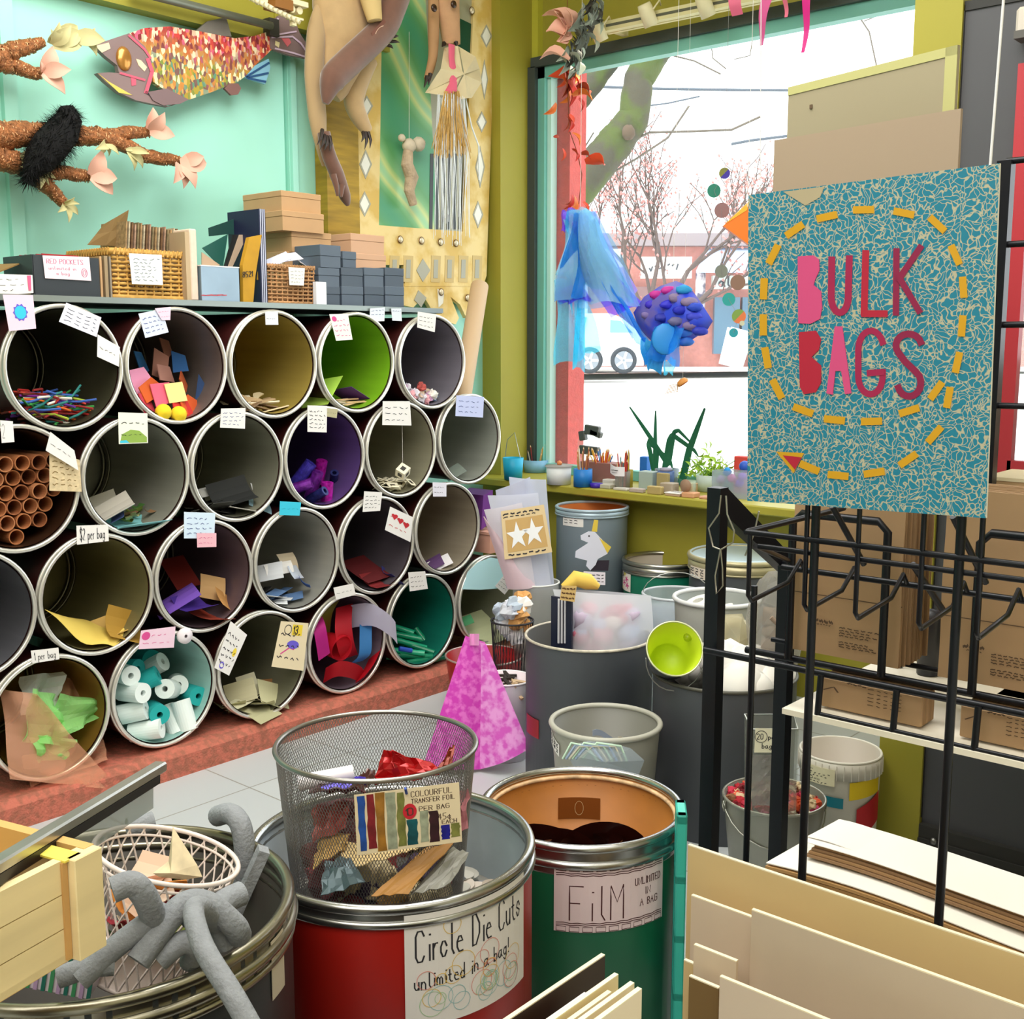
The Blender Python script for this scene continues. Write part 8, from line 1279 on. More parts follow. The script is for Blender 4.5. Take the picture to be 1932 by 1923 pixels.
def film(m, f, w_, h_):
    m.text('FilM', w_ * .13, h_ * .18, h_ * .5, f, 1, wd=.0026, fit=w_ * .5)
    for k, t in enumerate(('UNLIMITED', 'IN', 'A BAG')): m.text(t, w_ * (.69, .79, .74)[k], h_ * (.62, .46, .3)[k], h_ * .1, f, 1, wd=.0018, fit=w_ * (.28, .07, .2)[k])
    for y in (.83, .86, .93, .1, .13, .04): m.stroke([(w_ * (.02 + .96 * i / 16), h_ * (y + .012 * (i % 2))) for i in range(17)], .0016, f, 1) if y in (.83, .86, .1, .13) else None
    for k in range(9):
        for y0_ in (.9, .01): x = w_ * (.02 + .11 * k); m.stroke([(x, h_ * y0_), (x, h_ * (y0_ + .07)), (x + w_ * .08, h_ * (y0_ + .07)), (x + w_ * .08, h_ * y0_), (x, h_ * y0_)], .0014, f, 1)
wrapnote(T, NX0, NY0, NR0 + .001, (1046, 1627), (1248, 1728), mat('#e8d4d8', .7), film, 'paper_sign', 'pale paper sign lettered FILM with a film strip border', mats=[mat('#4a1c20', .7)])
for k in range(9):
    m = MB(); r_ = .06 + .012 * (k % 5); cx, cy = NX0 + .05 * cos(k * 2.4), NY0 + .05 * sin(k * 2.4); m.lathe([(r_, 0), (r_ + .001, .03)], 30, TRS((cx, cy, .455 + .004 * k), (.3 * sin(k), .3 * cos(k * 1.7), 0))); m.lathe([(r_ + .001, .03), (r_ + .0015, 0)], 30, TRS((cx, cy, .455 + .004 * k), (.3 * sin(k), .3 * cos(k * 1.7), 0))); single('film_loop', 'dark brown loop of film in the green drum', 'film', m, mat('#2e100c', .2), group='film loops')
m = MB(); m.lathe([(0, .475), (NR0 - .012, .46), (NR0 - .012, .44), (0, .44)], 40, Matrix.Translation((NX0, NY0, 0))); single('film_heap', 'dark heap of film at the bottom of the green drum', 'film', m, mat('#1e0c0a', .3, noise=.4, scale=20), kind='stuff')
# turquoise plastic rack panel beside the green drum
m = MB(); A = PT(1284, 1512, 2.22); Mq = frame((A.x, A.y, 0), _r0 - _f0 * .1, V((0, 0, 1))); TQ = mat('#3fbfae', .35)
T = Thing('plastic_crate', 'turquoise stacking crate squeezed beside the green drum', 'crate', (A.x, A.y, 0)); z1 = A.z
for zz in (z1, z1 - .12, z1 - .24, z1 - .36, .02): m.box((0, zz - .01, .03), (.02, .02, .08), 0, Mq, bev=.003)
for dd in (-.0, .06): m.box((0, z1 / 2, dd), (.02, z1, .02), 0, Mq, bev=.003)
T.part('side_panel', m, TQ)
for k in range(3): m = MB(); m.box((-.004, z1 - .07 - .12 * k, .03), (.006, .06, .05), 0, Mq); T.part('slat', m, mat('#2a9a90', .4))
# wooden crate at the lower left with a framed pane lying on it
PINE = mat('#ead4a0', .6, noise=.12, scale=3, kind='wood'); PINE2 = mat('#c79a5c', .6, noise=.1); A_ = PT(187, 1778, 1.12); az = math.radians(26.2); dC = (_f0 * cos(az) + _r0 * sin(az)); nC = (_r0 * cos(az) - _f0 * sin(az)); Mq = frame(A_, -dC, V((0, 0, 1)))      # x back along the face, y up, z = out of the crate?
sgn = 1 if (Mq.to_3x3() @ V((0, 0, 1))).dot(nC) > 0 else -1; T = Thing('pine_crate', 'pale pine crate of stacked boards cut by the lower left corner', 'crate', A_ + V((0, 0, 0))); L_, H_, W_ = .62, .102, .24
for k in range(3):
    m = MB(); m.box((L_ / 2, H_ * (k + .5) / 3, -sgn * .005), (L_ - .002, H_ / 3 - .0012, .010), 0, Mq); T.part('board', m, PINE)
m = MB(); m.box((.018, H_ / 2, sgn * .006), (.034, H_, .012), 0, Mq, bev=.001); m.box((.0385, H_ / 2, sgn * .001), (.006, H_ * .95, .004), 1, Mq); T.part('corner_post', m, [PINE, PINE2])
m = MB(); m.box((.006, H_ / 2, -sgn * W_ / 2), (.012, H_, W_), 0, Mq); m.box((L_ / 2, .004, -sgn * W_ / 2), (L_, .008, W_), 0, Mq); m.box((L_ / 2, H_ / 2, -sgn * W_), (L_, H_, .01), 0, Mq); T.part('crate_shell', m, [mat('#d0a862', .6, noise=.1, scale=4)]); 
m = MB(); m.box((.03, H_ - .001, -sgn * .02), (.02, .002, .05), 0, Mq); T.part('yellow_tape', m, mat('#ecd85a', .5))
m = MB(); q0 = Mq @ V((.16, H_ - .015, -sgn * .075)); m.tube([q0, q0 - dC * .2], .018, 14); m.tube([q0 + dC * .002, q0 - dC * .01], .0185, 14, 1); single('paper_roll', 'white paper roll lying in the pine crate', 'paper roll', m, [mat('#e2e4ea', .6), mat('#e8dcb4', .6)])
Fp1, Fp2 = PT(-60, 1677, .97), PT(316, 1446, 1.36); dF = (Fp2 - Fp1); Lf = dF.length; Mf = frame(Fp1, dF, V((0, 0, 1))); T = Thing('framed_pane', 'silver edged framed pane standing on the pine crate and reaching over the floor', 'frame', Fp1 + V((0, 0, -.03))); m = MB(); m.box((Lf / 2, 0, -.008), (Lf, .012, .016), 0, Mf, bev=.002); T.part('silver_edge', m, mat('#b9b9b4', .3, .9, noise=.15, scale=10)); m = MB(); m.box((Lf * .48, -.010, -.006), (Lf * .94, .010, .012), 0, Mf); T.part('black_edge', m, mat('#14151c', .4)); m = MB(); m.box((Lf / 2, -.03, -.01), (Lf * .9, .03, .003), 0, Mf); T.part('pane', m, glassy('#b8bcbc', .5, .1))
m = MB(); e = Mq @ V((.40, 0, 0)); m.box((.48, -.02, -sgn * .1), (.3, .04, .4), 0, Mq); m.box((.5, -.5, -sgn * .1), (.04, .94, .3), 1, Mq); single('display_table', 'small table carrying the pine crate beyond the left edge', 'table', m, [mat('#8a6a44', .6), mat('#6a5034', .6)])
# boards on edge at the bottom middle
BB = [mat('#2c211a', .5, noise=.3, scale=6), mat('#a01c1c', .5), mat('#e8d8c4', .6), mat('#ead9a8', .6), mat('#ecdcb6', .6), mat('#e6d4b8', .6), mat('#efdfc2', .6)]
for k, (px, py, x_, mi, lab, edge) in enumerate(((1138, 1802, -.80, 0, 'dark brown board with a pale top edge at the bottom middle', '#e8ddc0'), (1106, 1876, -.775, 1, 'thin red and white board between the dark board and the cream ones', '#efe4e0'), (1163, 1839, -.75, 3, 'cream board nearest the dark brown one', '#f4ecc8'), (1150, 1872, -.738, 5, 'cream card between the two tallest cream boards', '#f0e4c0'), (1193, 1855, -.715, 4, 'cream board in the middle of the bottom row', '#f4ecc8'), (1207, 1866, -.69, 6, 'cream board at the right of the bottom row', '#f4ecc8'))):
    p = PX(px, py, x_); m = MB(); m.box((x_, p.y - .35, (p.z + .3) / 2), (.006, .7, p.z - .3)); m.box((x_, p.y - .35, p.z + .0008), (.006, .7, .0016), 1); single('mat_board', lab, 'board', m, [BB[mi], mat(edge, .6)])
m = MB(); m.box((-.74, .75, .15), (.22, .9, .3)); single('board_trestle', 'low box carrying the boards at the bottom middle', 'box', m, mat('#6a5a48', .7))
# ================================================================ tan boards at the lower right
BT_ = [mat('#dcc08a', .65, noise=.04, scale=4), mat('#d9c5ad', .65, noise=.03), mat('#cbb9a2', .65, noise=.03), mat('#ddc8ac', .65), mat('#7d6238', .75), mat('#dbc8b2', .65)]
for k, (px, py, px2, y_, mi, lab) in enumerate(((1300, 1595, 2300, 1.50, 0, 'tallest tan board at the back of the lower right boards'), (1306, 1690, 1560, 1.46, 1, 'beige board just in front of the tallest tan board'), (1420, 1717, 2300, 1.425, 2, 'long grey beige board across the lower right'), (1311, 1783, 1392, 1.39, 3, 'small beige board at the left of the lower right boards'), (1302, 1842, 1358, 1.365, 4, 'dark kraft card at the lower left of the tan boards'), (1360, 1843, 2000, 1.34, 5, 'beige board at the very front of the lower right boards'), (1292, 1812, 1310, 1.405, 0, 'narrow tan strip standing at the left edge of the tan boards'))):
    p = PY(px, py, y_); x1 = PY(px2, py, y_).x; x1 = min(x1, .25); zb = .3; m = MB(); m.box(((p.x + x1) / 2, y_, (p.z + zb) / 2), (x1 - p.x, .006, p.z - zb), 0); m.box(((p.x + x1) / 2, y_, p.z + .001), (x1 - p.x, .006, .002), 1); single('cardboard_sheet', lab, 'board', m, [BT_[mi], mat('#f2e4c4', .6)])
m = MB(); m.box((-.34, 1.42, .15), (1.2, .24, .3)); single('board_bin', 'low bin under the tan boards at the lower right', 'bin', m, mat('#6a5a48', .7))
# ================================================================ black bag rack
BLK = mat('#16181f', .35, .4); KB = mat('#b08d68', .75, noise=.05, scale=6); KB2 = mat('#a2805c', .75, noise=.05, scale=6); PRN = mat('#5a4432', .7)
T = Thing('bag_rack', 'black wire rack of kraft bags under the bulk bags sign', 'rack', (-.8, 2.1, 0)); YF, YA, YB_ = 1.80, 2.2, 2.5; XL = -1.30; XR = .15
def part(nm, *tubes, r=.006, n=8):
    m = MB(); [m.tube(t, r, n) for t in tubes]; return T.part(nm, m, BLK)
for nm, x, y, z in (('post', XL, YA, 1.236), ('post', -1.278, YB_, 1.03), ('post', XR, YA, 1.236), ('post', XR, YB_, 1.03)): m = MB(); m.box((x, y, z / 2), (.034, .034, z)); T.part(nm, m, BLK)
for x in (XL, XR): m = MB(); m.prism([(YA - .014, 1.232), (YA + .02, 1.232), (YB_ + .02, 1.045), (YB_ + .02, .995), (YA - .017, 1.19)], .03, frame((x - .015, 0, 0), (0, 1, 0), (0, 0, 1))); T.part('slope_rail', m, BLK)
b1 = PY(1408, 1004, YF).z; br = PY(1475, 1070, 2.02).z; xb = PY(1408, 1004, YF).x
part('front_bar', [(xb, YF, b1), (XR, YF, b1)], r=.0055); part('front_bar', [(xb + .02, YF + .01, b1 - .025), (XR, YF + .01, b1 - .025)], r=.005); part('rear_bar', [(PY(1475, 1070, 2.02).x, 2.02, br), (XR, 2.02, br)], r=.006); part('cross_bar', [(xb, YF, b1), (xb + .0, 2.2, b1 - .0)], r=.006); part('cross_bar', [(xb + .015, YF + .01, b1 - .025), (-1.21, 2.45, 1.03)], r=.005)
for px in (1415, 1522, 1620, 1742, 1853, 1960):
    x = PY(px, 1010, YF).x; part('pocket_wire', [(x, YF, b1 + .09 * (px > 1500)), (x, YF, b1 - .115), (x, YF + .012, b1 - .127), (x, 1.95, b1 - .115), (x, 2.0, b1 - .08), (x, 2.02, br)], r=.0045)
for px, py in ((1540, 960), (1815, 970)): p = PY(px, py, YF + .004); part('leg_rod', [(p.x, YF + .004, 1.6), (p.x, YF + .004, 0)], r=.0075, n=10)
part('leg_rod', [(PY(1422, 1150, 2.06).x, 2.06, 1.06), (PY(1422, 1150, 2.06).x, 2.06, .0)], r=.007)
for pa, pb in (((1570, 955), (1630, 1065)), ((1798, 975), (1860, 1100)), ((1722, 1065), (1778, 1150))): part('brace', [PY(*pa, 2.0), PY(*pb, 2.1)], r=.006)
l1 = PY(1357, 1232, 2.16).z; part('lower_rail', [(XL, 2.16, l1), (XR, 2.16, l1)], r=.008); part('lower_rail', [(XL + .06, 2.24, l1 - .005), (XR, 2.24, l1 - .005)], r=.008); part('lower_rail', [(XL + .06, 2.36, l1 - .005), (XR, 2.36, l1 - .005)], r=.006)
l2 = PY(1548, 1348, 2.14).z; part('ledge_bar', [(PY(1548, 1348, 2.14).x, 2.14, l2), (XR, 2.14, l2)], r=.005)
m = MB(); m.box(((-1.09 + XR) / 2, 2.40, l2 - .008), (XR + 1.09, .54, .012)); m.box(((-.78 + XR) / 2, 2.74, l2 - .008), (XR + .78, .42, .012)); T.part('ledge', m, mat('#f2ead8', .5))
for px in (1548, 1692, 1848): x = PY(px, 1300, 2.15).x; part('clip', [(x, 2.15, l1), (x, 2.14, l2 - .01)], r=.007)
for x0, x1 in ((PY(1497, 970, 2.22).x, PY(1676, 990, 2.22).x), (PY(1852, 990, 2.22).x, .05)):
    zt = PY(1500, 968, 2.22).z; part('retaining_wire', [(x0, 2.22, l1), (x0, 2.22, zt - .02), (x0 + .02, 2.22, zt), (x1 - .02, 2.22, zt), (x1, 2.22, zt - .02), (x1, 2.22, l1)], r=.009)
# wire loops hung on the post
for k, (px, py, h_) in enumerate(((1365, 935, .17), (1432, 965, .08))):
    p = PY(px, py, 2.17); m = MB(); m.tube([p + V((-.006, 0, 0)), p + V((-.008, -.003, -.04)), p + V((-.032, -.005, -.075)), p + V((-.02, -.005, -.115)), p + V((0, -.005, -.12)), p + V((.03, -.005, -.1)), p + V((.032, -.005, -.075)), p + V((.012, -.003, -.04)), p + V((.006, 0, 0))][::1], .002, 5) if k == 0 else m.tube([p, p + V((-.01, 0, -.05)), p + V((-.03, 0, -.1))], .002, 5)
    if k == 0: m.tube([p + V((0, -.006, -.118)), p + V((-.012, -.006, -.18)), p + V((-.008, -.006, -.22)), p + V((.008, -.006, -.2)), p + V((.006, -.006, -.16)), p + V((0, -.006, -.118))], .002, 5)
    single('wire_loop', ('steel wire loops hanging from the top of the left rack post', 'short wire hook on the sloping rail of the rack')[k], 'wire', m, mat('#b9b4a4', .3, .9))
# kraft bags: packs standing on the rails
def bag_print(f, m, mi=1):
    for y in (.165, .15, .135, .12, .085, .072, .059): scribble(m, f, .46, R.uniform(.72, .84), y, .006, mi, .003, 30, 6)
    scribble(m, f, .22, .40, .185, .014, mi, .006, 20, 4); scribble(m, f, .25, .38, .165, .005, mi, .003, 20, 5)
def bagpack(n, pxl, pxr, pyt, y0, zb, step, lab, group, fold=True):
    x0, x1 = PY(pxl, 1100, y0).x, PY(pxr, 1100, y0).x; zt = PY((pxl + pxr) / 2, pyt, y0).z
    for k in range(n):
        y = y0 + step * k; j = R.uniform(-.004, .004); TT = Thing('kraft_bag', lab % ('frontmost' if k == 0 else ('second', 'third', 'fourth', 'fifth', 'sixth', 'seventh', 'eighth', 'ninth')[k - 1]), 'bag', ((x0 + x1) / 2, y, zb), group); m = MB()
        m.grid(lambda u, v: V((x0 + (x1 - x0) * u + j, y + .002 * sin(5 * u + k) + .003 * sin(9 * v + k), zb + (zt - zb) * v)), 4, 8, k % 2, thick=-.004); m.box((x1 + j, y + .003, (zb + zt) / 2), (.002, .005, zt - zb), 1 - k % 2)
        TT.part('bag_sheet', m, [KB, KB2])
        if k == 0:
            f = lambda x, yy, h=0: V((x0 + (x1 - x0) * x, y - .004 - h, zb + .002 + (zt - zb) * yy)); m = MB()
            if fold: m.stroke([(.0, .33), (1, .33)], .005, f, 0)
            bag_print(f, m, 0); TT.part('printed_text', m, PRN)
bagpack(8, 1497, 1706, 900, 2.26, l1 + .012, .019, 'kraft bag in the left pack on the rack, %s', 'kraft bags in the left pack'); bagpack(8, 1778, 2010, 930, 2.26, l1 + .012, .019, 'kraft bag in the right pack on the rack, %s', 'kraft bags in the right pack')
def lowpack(pxl, pxr, lab, group):
    y0 = 2.19; x0, x1 = PY(pxl, 1330, y0).x, PY(pxr, 1330, y0).x
    for k in range(5):
        TT = Thing('kraft_bag', lab % ('frontmost', 'second', 'third', 'fourth', 'fifth')[k], 'bag', ((x0 + x1) / 2, y0 + .014 * k, l2), group); m = MB(); m.box(((x0 + x1) / 2, y0 + .014 * k, l2 + (l1 - l2) / 2 - .006), (x1 - x0, .011, l1 - l2 - .018), k % 2, bev=.002); TT.part('bag_sheet', m, [KB, KB2])
        if k == 0: f = lambda x, yy, h=0: V((x0 + (x1 - x0) * x, y0 - .0065 - h, l2 + (l1 - l2) * yy)); m = MB(); [scribble(m, f, .3, .48, .78 - .0 * i, .03, 0, .02, 12, 4) for i in range(1)]; [scribble(m, f, .5, .85, .74 - .1 * i, .018, 0, .015, 16, 5) for i in range(5)]; m.stroke([(.06, .5), (.16, .62), (.2, .5)], .02, f, 0); TT.part('printed_text', m, PRN)
lowpack(1545, 1742, 'kraft bag in the lower left pack, %s', 'kraft bags in the lower left pack'); lowpack(1815, 2000, 'kraft bag in the lower right pack, %s', 'kraft bags in the lower right pack')
# things seen through the rack
p = PY(1752, 1250, 2.58); m = MB(); m.lathe([(0, l2), (.026, l2), (.026, l2 + .13), (.02, l2 + .15), (0, l2 + .155)], 20, Matrix.Translation((p.x, 2.58, 0))); single('dark_bottle', 'dark grey flask standing on the pale ledge of the rack', 'flask', m, mat('#33343a', .4))
p0, p1 = PY(1857, 905, 2.7), PY(2000, 905, 2.7); T2 = Thing('kraft_carton', 'kraft carton with a handle slot at the back of the rack ledge by the door', 'box', (-.5, 2.8, l2)); m = MB(); m.box(((p0.x + p1.x) / 2, 2.8, (p0.z + l2) / 2), (p1.x - p0.x, .2, p0.z - l2)); T2.part('carton_body', m, mat('#b8966e', .75, noise=.05)); m = MB(); m.box(((p0.x + p1.x) / 2, 2.8, p0.z + .004), (p1.x - p0.x + .004, .204, .008)); T2.part('pale_lid', m, mat('#e2d2b0', .7)); m = MB(); c = PY(1893, 937, 2.699); m.prism([(-.03, .012), (.03, .012), (.024, -.006), (.012, -.014), (-.012, -.014), (-.024, -.006)], .003, frame((c.x, 2.6995, c.z), (1, 0, 0), (0, 0, 1))); T2.part('handle_slot', m, mat('#6a5030', .8))
# upright black grid right of the sign
T3 = Thing('wire_grid', 'black wire grid panel right of the sign before the door window', 'grid', (-.68, 2.6, l2)); pt = PY(1899, 304, 2.6); m = MB(); m.box((pt.x, 2.6, (pt.z + l2) / 2), (.03, .03, pt.z - l2)); T3.part('upright', m, BLK); m = MB(); m.box((pt.x + .75, 2.6, (pt.z + l2) / 2), (.03, .03, pt.z - l2)); T3.part('upright', m, BLK)
for py, px in ((305, 1895), (462, 1888), (613, 1883), (765, 1875)): z = PY(px, py, 2.6).z; m = MB(); m.tube([(pt.x, 2.6, z), (pt.x + .75, 2.6, z)], .007, 8); T3.part('cross_wire', m, BLK)
m = MB(); c = PY(1905, 780, 3.42); m.box((-.6, 3.42, (c.z + 1.22) / 2 - .02), (.8, .02, c.z - 1.22 + .35)); single('backing_card', 'tan cardboard filling the lower part of the door window', 'cardboard', m, mat('#c9a888', .75)); 
# pile of flat kraft bags with white sheets on a low bench
T4 = MB(); T4.box((-.42, 1.97, .235), (1.14, .21, .47)); single('low_bench', 'low bench behind the tan boards carrying the bag pile', 'bench', T4, mat('#4a3c30', .7))
def wavy(x0, x1, y0, y1, z, k, ang=0): return lambda u, v: V((x0 + (x1 - x0) * u + .012 * v, y0 + (y1 - y0) * v + .01 * sin(2 * u + k), z + .012 * sin(5.2 * u + .6) * (1 - .2 * v) + .004 * sin(9 * u + k)))
for k in range(9):
    m = MB(); m.grid(wavy(-.985 + R.uniform(-.008, .008), .05, 1.875 + R.uniform(0, .008), 2.06, .486 + .0075 * k, .4), 24, 4, thick=-.006); single('flat_kraft_bag', 'flat kraft bag in the pile on the low bench, ' + ('lowest', 'second from below', 'third from below', 'fourth from below', 'fifth from below', 'sixth from below', 'seventh from below', 'second from the top', 'topmost')[k], 'bag', m, [mat('#b8905c', .75), mat('#a27c4c', .75)][k % 2:][:1], group='flat kraft bags')
m = MB(); m.grid(wavy(-.985, .05, 1.878, 2.055, .556, .4), 24, 4, thick=-.002); single('white_sheet', 'long white sheet low on the bag pile', 'sheet', m, mat('#f4efe6', .6))
for k in range(4): m = MB(); m.grid(wavy(-.93 + .004 * k, .05, 1.925 + .004 * k, 2.065, .566 + .006 * k, 1.6), 24, 4, thick=-.005); single('flat_kraft_bag', 'flat kraft bag of the upper bundle on the low bench, ' + ('lowest', 'second', 'third', 'uppermost')[k], 'bag', m, mat(('#8a6a4a', '#a07c54')[k % 2], .75), group='flat kraft bags')
for k, (x0, x1, y0, y1, lab) in enumerate(((-.945, .05, 1.93, 2.075, 'large white sheet covering the bag pile'), (-.94, -.50, 1.95, 2.07, 'short white sheet on top at the left of the bag pile'))): m = MB(); m.grid(wavy(x0, x1, y0, y1, .591 + .003 * k, 1.6), 20, 4, thick=-.0015); single('white_sheet', lab, 'sheet', m, mat('#f6f2ec', .6, noise=.02, scale=5))
# ================================================================ the BULK BAGS sign
YS = 1.74; T = Thing('hanging_sign', 'teal patterned sign lettered BULK BAGS with a dashed yellow arrow', 'sign', PY(1640, 650, YS)); sp = lambda px, py: (PY(px, py, YS).x, PY(px, py, YS).z)
Ms = frame((0, YS, 0), (1, 0, 0), (0, 0, 1)); m = MB(); m.prism([sp(1412, 368), sp(1410, 945), sp(1860, 978), sp(1886, 308)], .006, Ms, 0, z0=-.006, mi_side=1)
SG = mat('#147a94', .6, col2='#b6b094', kind='edges', scale=105); nt = SG.node_tree; vr = [n for n in nt.nodes if n.type == 'TEX_VORONOI'][0]; nz = nt.nodes.new('ShaderNodeTexNoise'); nz.inputs['Scale'].default_value = 30; mxn = nt.nodes.new('ShaderNodeMix'); mxn.data_type = 'VECTOR'; mxn.inputs[0].default_value = .05; nt.links.new(nt.nodes['Texture Coordinate'].outputs['Object'], nz.inputs[0]); nt.links.new(nt.nodes['Texture Coordinate'].outputs['Object'], mxn.inputs[4]); nt.links.new(nz.outputs['Color'], mxn.inputs[5]); nt.links.new(mxn.outputs[1], vr.inputs[0])
T.part('sign_board', m, [SG, mat('#e8e6da', .6)])
fs = lambda x, y, h=0: V((PY(x, y, YS).x, YS - h, PY(x, y, YS).z))
YEL = mat('#cf9a10', .6); LP, LD, LR, LM = mat('#d0487e', .6), mat('#a01248', .6), mat('#b01434', .6), mat('#8a0f42', .6)
def dash(px, py, ang, L_=40, w_=14):
    m = MB(); c, s_ = cos(ang), sin(ang); m.add([fs(px + a * c - b_ * s_, py + a * s_ + b_ * c, .0016) for a, b_ in ((-L_ / 2, -w_ / 2), (L_ / 2, -w_ / 2), (L_ / 2, w_ / 2), (-L_ / 2, w_ / 2))], [(0, 1, 2, 3)]); T.part('dash', m, YEL)
for px, py, an in ((1500, 434, -.6), (1561, 409, -.22), (1630, 396, -.02), (1706, 402, .2), (1769, 423, .75), (1803, 481, 1.15), (1818, 542, 1.5), (1816, 615, 1.65), (1807, 684, 1.78), (1790, 750, 1.75), (1767, 737, -.95 + pi), (1716, 775, -.3), (1645, 795, -.03), (1575, 792, .1), (1516, 774, .35), (1467, 734, 1.1), (1447, 675, 1.4), (1441, 613, 1.57), (1442, 545, -1.52), (1460, 480, -1.1), (1764, 820, -.85), (1714, 867, -.6), (1650, 892, -.15), (1582, 897, .1), (1528, 882, .4)): dash(px, py, an)
m = MB(); m.add([fs(a, b_, .0016) for a, b_ in ((1465, 852), (1518, 855), (1498, 893))], [(0, 1, 2)]); m.add([fs(a, b_, .0024) for a, b_ in ((1478, 859), (1514, 863), (1501, 886))], [(0, 1, 2)], 1); T.part('arrow_head', m, [YEL, LR])
def poly(nm, pts, mt): m = MB(); P = [fs(a, b_, .002) for a, b_ in pts]; m.add(P, [tuple(range(len(P)))[::-1]]); m.add([fs(a, b_, .0006) for a, b_ in pts], [tuple(range(len(P)))]); T.part(nm, m, mt)
def stk(nm, strokes, mt, w_): m = MB(); [m.stroke([(a, b_) for a, b_ in s_], w_, fs, 0, .0014 + .0007 * i_) for i_, s_ in enumerate(strokes)]; m.sm = [False] * len(m.f); T.part(nm, m, mt)
_st = MB.stroke
def coarse(s, pts, wd, f, mi=0, h=.002):
    p = [V(q) for q in pts]; vs = []
    for i in range(len(p)):
        t = (p[min(i + 1, len(p) - 1)] - p[max(i - 1, 0)]).normalized(); e = t * (-.3 * wd if i == 0 else .3 * wd if i == len(p) - 1 else 0); nn = V((-t.y, t.x)) * wd / 2; a, b_ = p[i] + e + nn, p[i] + e - nn; vs += [f(a.x, a.y, h), f(b_.x, b_.y, h)]
    s.add(vs, [(2 * i, 2 * i + 2, 2 * i + 3, 2 * i + 1) for i in range(len(p) - 1)], mi)
MB.stroke = coarse
arc = lambda cx, cy, rx, ry, a0, a1, n=12: [(cx + rx * cos(a0 + (a1 - a0) * i / n), cy + ry * sin(a0 + (a1 - a0) * i / n)) for i in range(n + 1)]
poly('letter', [(1506, 484), (1535, 482), (1546, 490), (1547, 510), (1538, 530), (1536, 538), (1550, 550), (1552, 580), (1548, 602), (1530, 611), (1507, 610)], LP)
stk('letter', [[(1570, 488)] + arc(1585, 560, 16, 30, pi, 0) + [(1603, 486)]], LD, 13); stk('letter', [[(1634, 476), (1631, 592)], [(1630, 592), (1672, 592)]], LR, 13); stk('letter', [[(1692, 472), (1691, 592)], [(1738, 466), (1696, 528)], [(1698, 524), (1736, 588)]], LM, 12)
poly('letter', [(1508, 627), (1540, 624), (1550, 640), (1546, 660), (1532, 674), (1550, 690), (1550, 722), (1540, 740), (1518, 744), (1510, 730)], LR)
poly('letter', [(1576, 616), (1590, 616), (1607, 742), (1595, 744), (1588, 700), (1577, 700), (1572, 745), (1560, 742)], LP)
stk('letter', [arc(1644, 660, 24, 36, -.35, -pi, 10) + [(1620, 705)] + arc(1643, 710, 23, 34, pi, 0, 10) + [(1666, 700)], [(1666, 702), (1640, 704)]], LD, 12); stk('letter', [arc(1715, 652, 24, 22, -.2, -pi - .6, 10) + [(1708, 682), (1725, 698)] + arc(1716, 722, 22, 26, -.5, pi - .3, 10)], LM, 13); MB.stroke = _st
for nm, px, py, tgt in (('string', 1868, 312, 1893), ('string', 1434, 362, 1436)): p = PY(px, py, YS); m = MB(); q0 = PY(tgt, 2, YS); m.tube([p, p + (q0 - p) * ((CEIL - p.z) / (q0.z - p.z))], .0022 if px > 1800 else .0008, 5); T.part(nm, m, mat('#e8e8ea', .6))
m = MB(); m.add([fs(*p_, .0009) for p_ in ((1478, 362), (1556, 352), (1548, 372), (1520, 388), (1504, 378))], [(0, 1, 2, 3, 4)]); T.part('worn_patch', m, mat('#b0a283', .7))
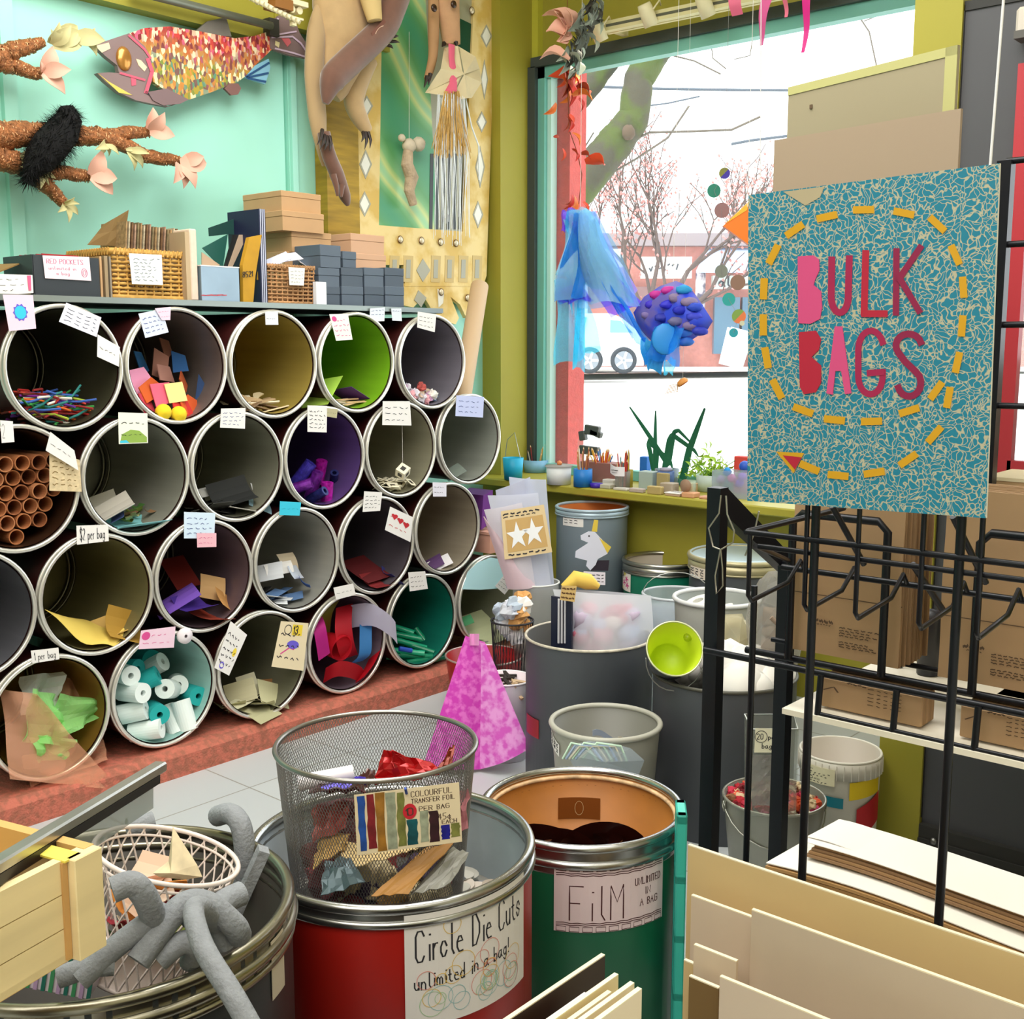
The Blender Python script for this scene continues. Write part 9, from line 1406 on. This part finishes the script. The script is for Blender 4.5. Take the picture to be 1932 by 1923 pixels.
# two large pale boards standing behind the sign
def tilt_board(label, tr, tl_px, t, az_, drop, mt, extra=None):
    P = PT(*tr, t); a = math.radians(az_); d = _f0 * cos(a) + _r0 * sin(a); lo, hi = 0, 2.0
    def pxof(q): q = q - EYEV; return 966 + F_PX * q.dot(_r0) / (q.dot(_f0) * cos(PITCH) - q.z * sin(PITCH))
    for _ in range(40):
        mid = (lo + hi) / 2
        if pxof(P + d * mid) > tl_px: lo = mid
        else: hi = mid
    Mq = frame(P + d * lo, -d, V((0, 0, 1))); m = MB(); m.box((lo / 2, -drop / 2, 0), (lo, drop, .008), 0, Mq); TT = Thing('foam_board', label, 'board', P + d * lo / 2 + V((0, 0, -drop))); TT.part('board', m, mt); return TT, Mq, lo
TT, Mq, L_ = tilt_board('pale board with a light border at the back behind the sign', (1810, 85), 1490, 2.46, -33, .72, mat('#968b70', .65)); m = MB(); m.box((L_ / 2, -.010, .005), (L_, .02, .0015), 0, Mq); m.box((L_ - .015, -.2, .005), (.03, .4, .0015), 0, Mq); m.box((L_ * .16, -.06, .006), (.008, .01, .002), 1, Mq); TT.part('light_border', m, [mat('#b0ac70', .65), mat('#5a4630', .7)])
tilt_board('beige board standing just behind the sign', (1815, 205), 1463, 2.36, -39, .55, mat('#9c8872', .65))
# uprights at the back of the rack that the boards lean in
u1, u2 = PY(1590, 700, 2.63), PY(1715, 700, 2.56); part('back_upright', [(u1.x, u1.y, l2), (u1.x, u1.y, 1.95)], r=.008); part('back_upright', [(u2.x, u2.y + .03, l2), (u2.x, u2.y + .03, 1.95)], r=.008); part('back_bar', [(u1.x - .1, u1.y + .02, 1.462), (u2.x + .08, u2.y - .02, 1.462)], r=.006); part('back_bar', [(u1.x - .1, u1.y - .07, 1.47), (u2.x + .08, u2.y - .12, 1.47)], r=.006); part('back_bar', [(u1.x, u1.y, 1.465), (u1.x, u1.y - .08, 1.468)], r=.006)
# ---------------------------------------------------------------- details that sit on a part become its sub-parts
SUB = {'bottom_bead': 'shell', 'letter': 'sign_board', 'dash': 'sign_board', 'arrow_head': 'sign_board', 'worn_patch': 'sign_board', 'inlaid_tile': 'frame_board', 'stud': 'frame_board', 'eye': 'head', 'head_patch': 'head', 'painted_line': 'head', 'tail_markings': 'tail_fin', 'spine_stripes': 'cover', 'stamped_number': 'cover', 'printed_text': 'bag_sheet', 'label_ink': 'label_flap', 'lid_trinket': 'lid', 'scale_tuft': 'body', 'side_fin': 'body', 'fur': 'body', 'button': 'neck', 'light_border': 'board', 'handle_slot': 'carton_body', 'red_print': 'box_body', 'pink_stripe': 'label_card', 'raised_bead': 'drum_body', 'torn_edge': 'rim', 'brown_label': 'drum_body', 'top_edge': 'acrylic_walls', 'blue_tie': 'foil_card', 'foam_disc': 'price_tag', 'barber': 'wall', 'sign_lettering': 'sign_band'}
stem_ = lambda n: n.split('.')[0]
for o in list(bpy.data.objects):
    p = o.parent
    if p is None or p.parent is not None or stem_(o.name) not in SUB: continue
    for c in p.children:
        if stem_(c.name) == SUB[stem_(o.name)]: o.parent = c; break
bpy.context.view_layer.update()
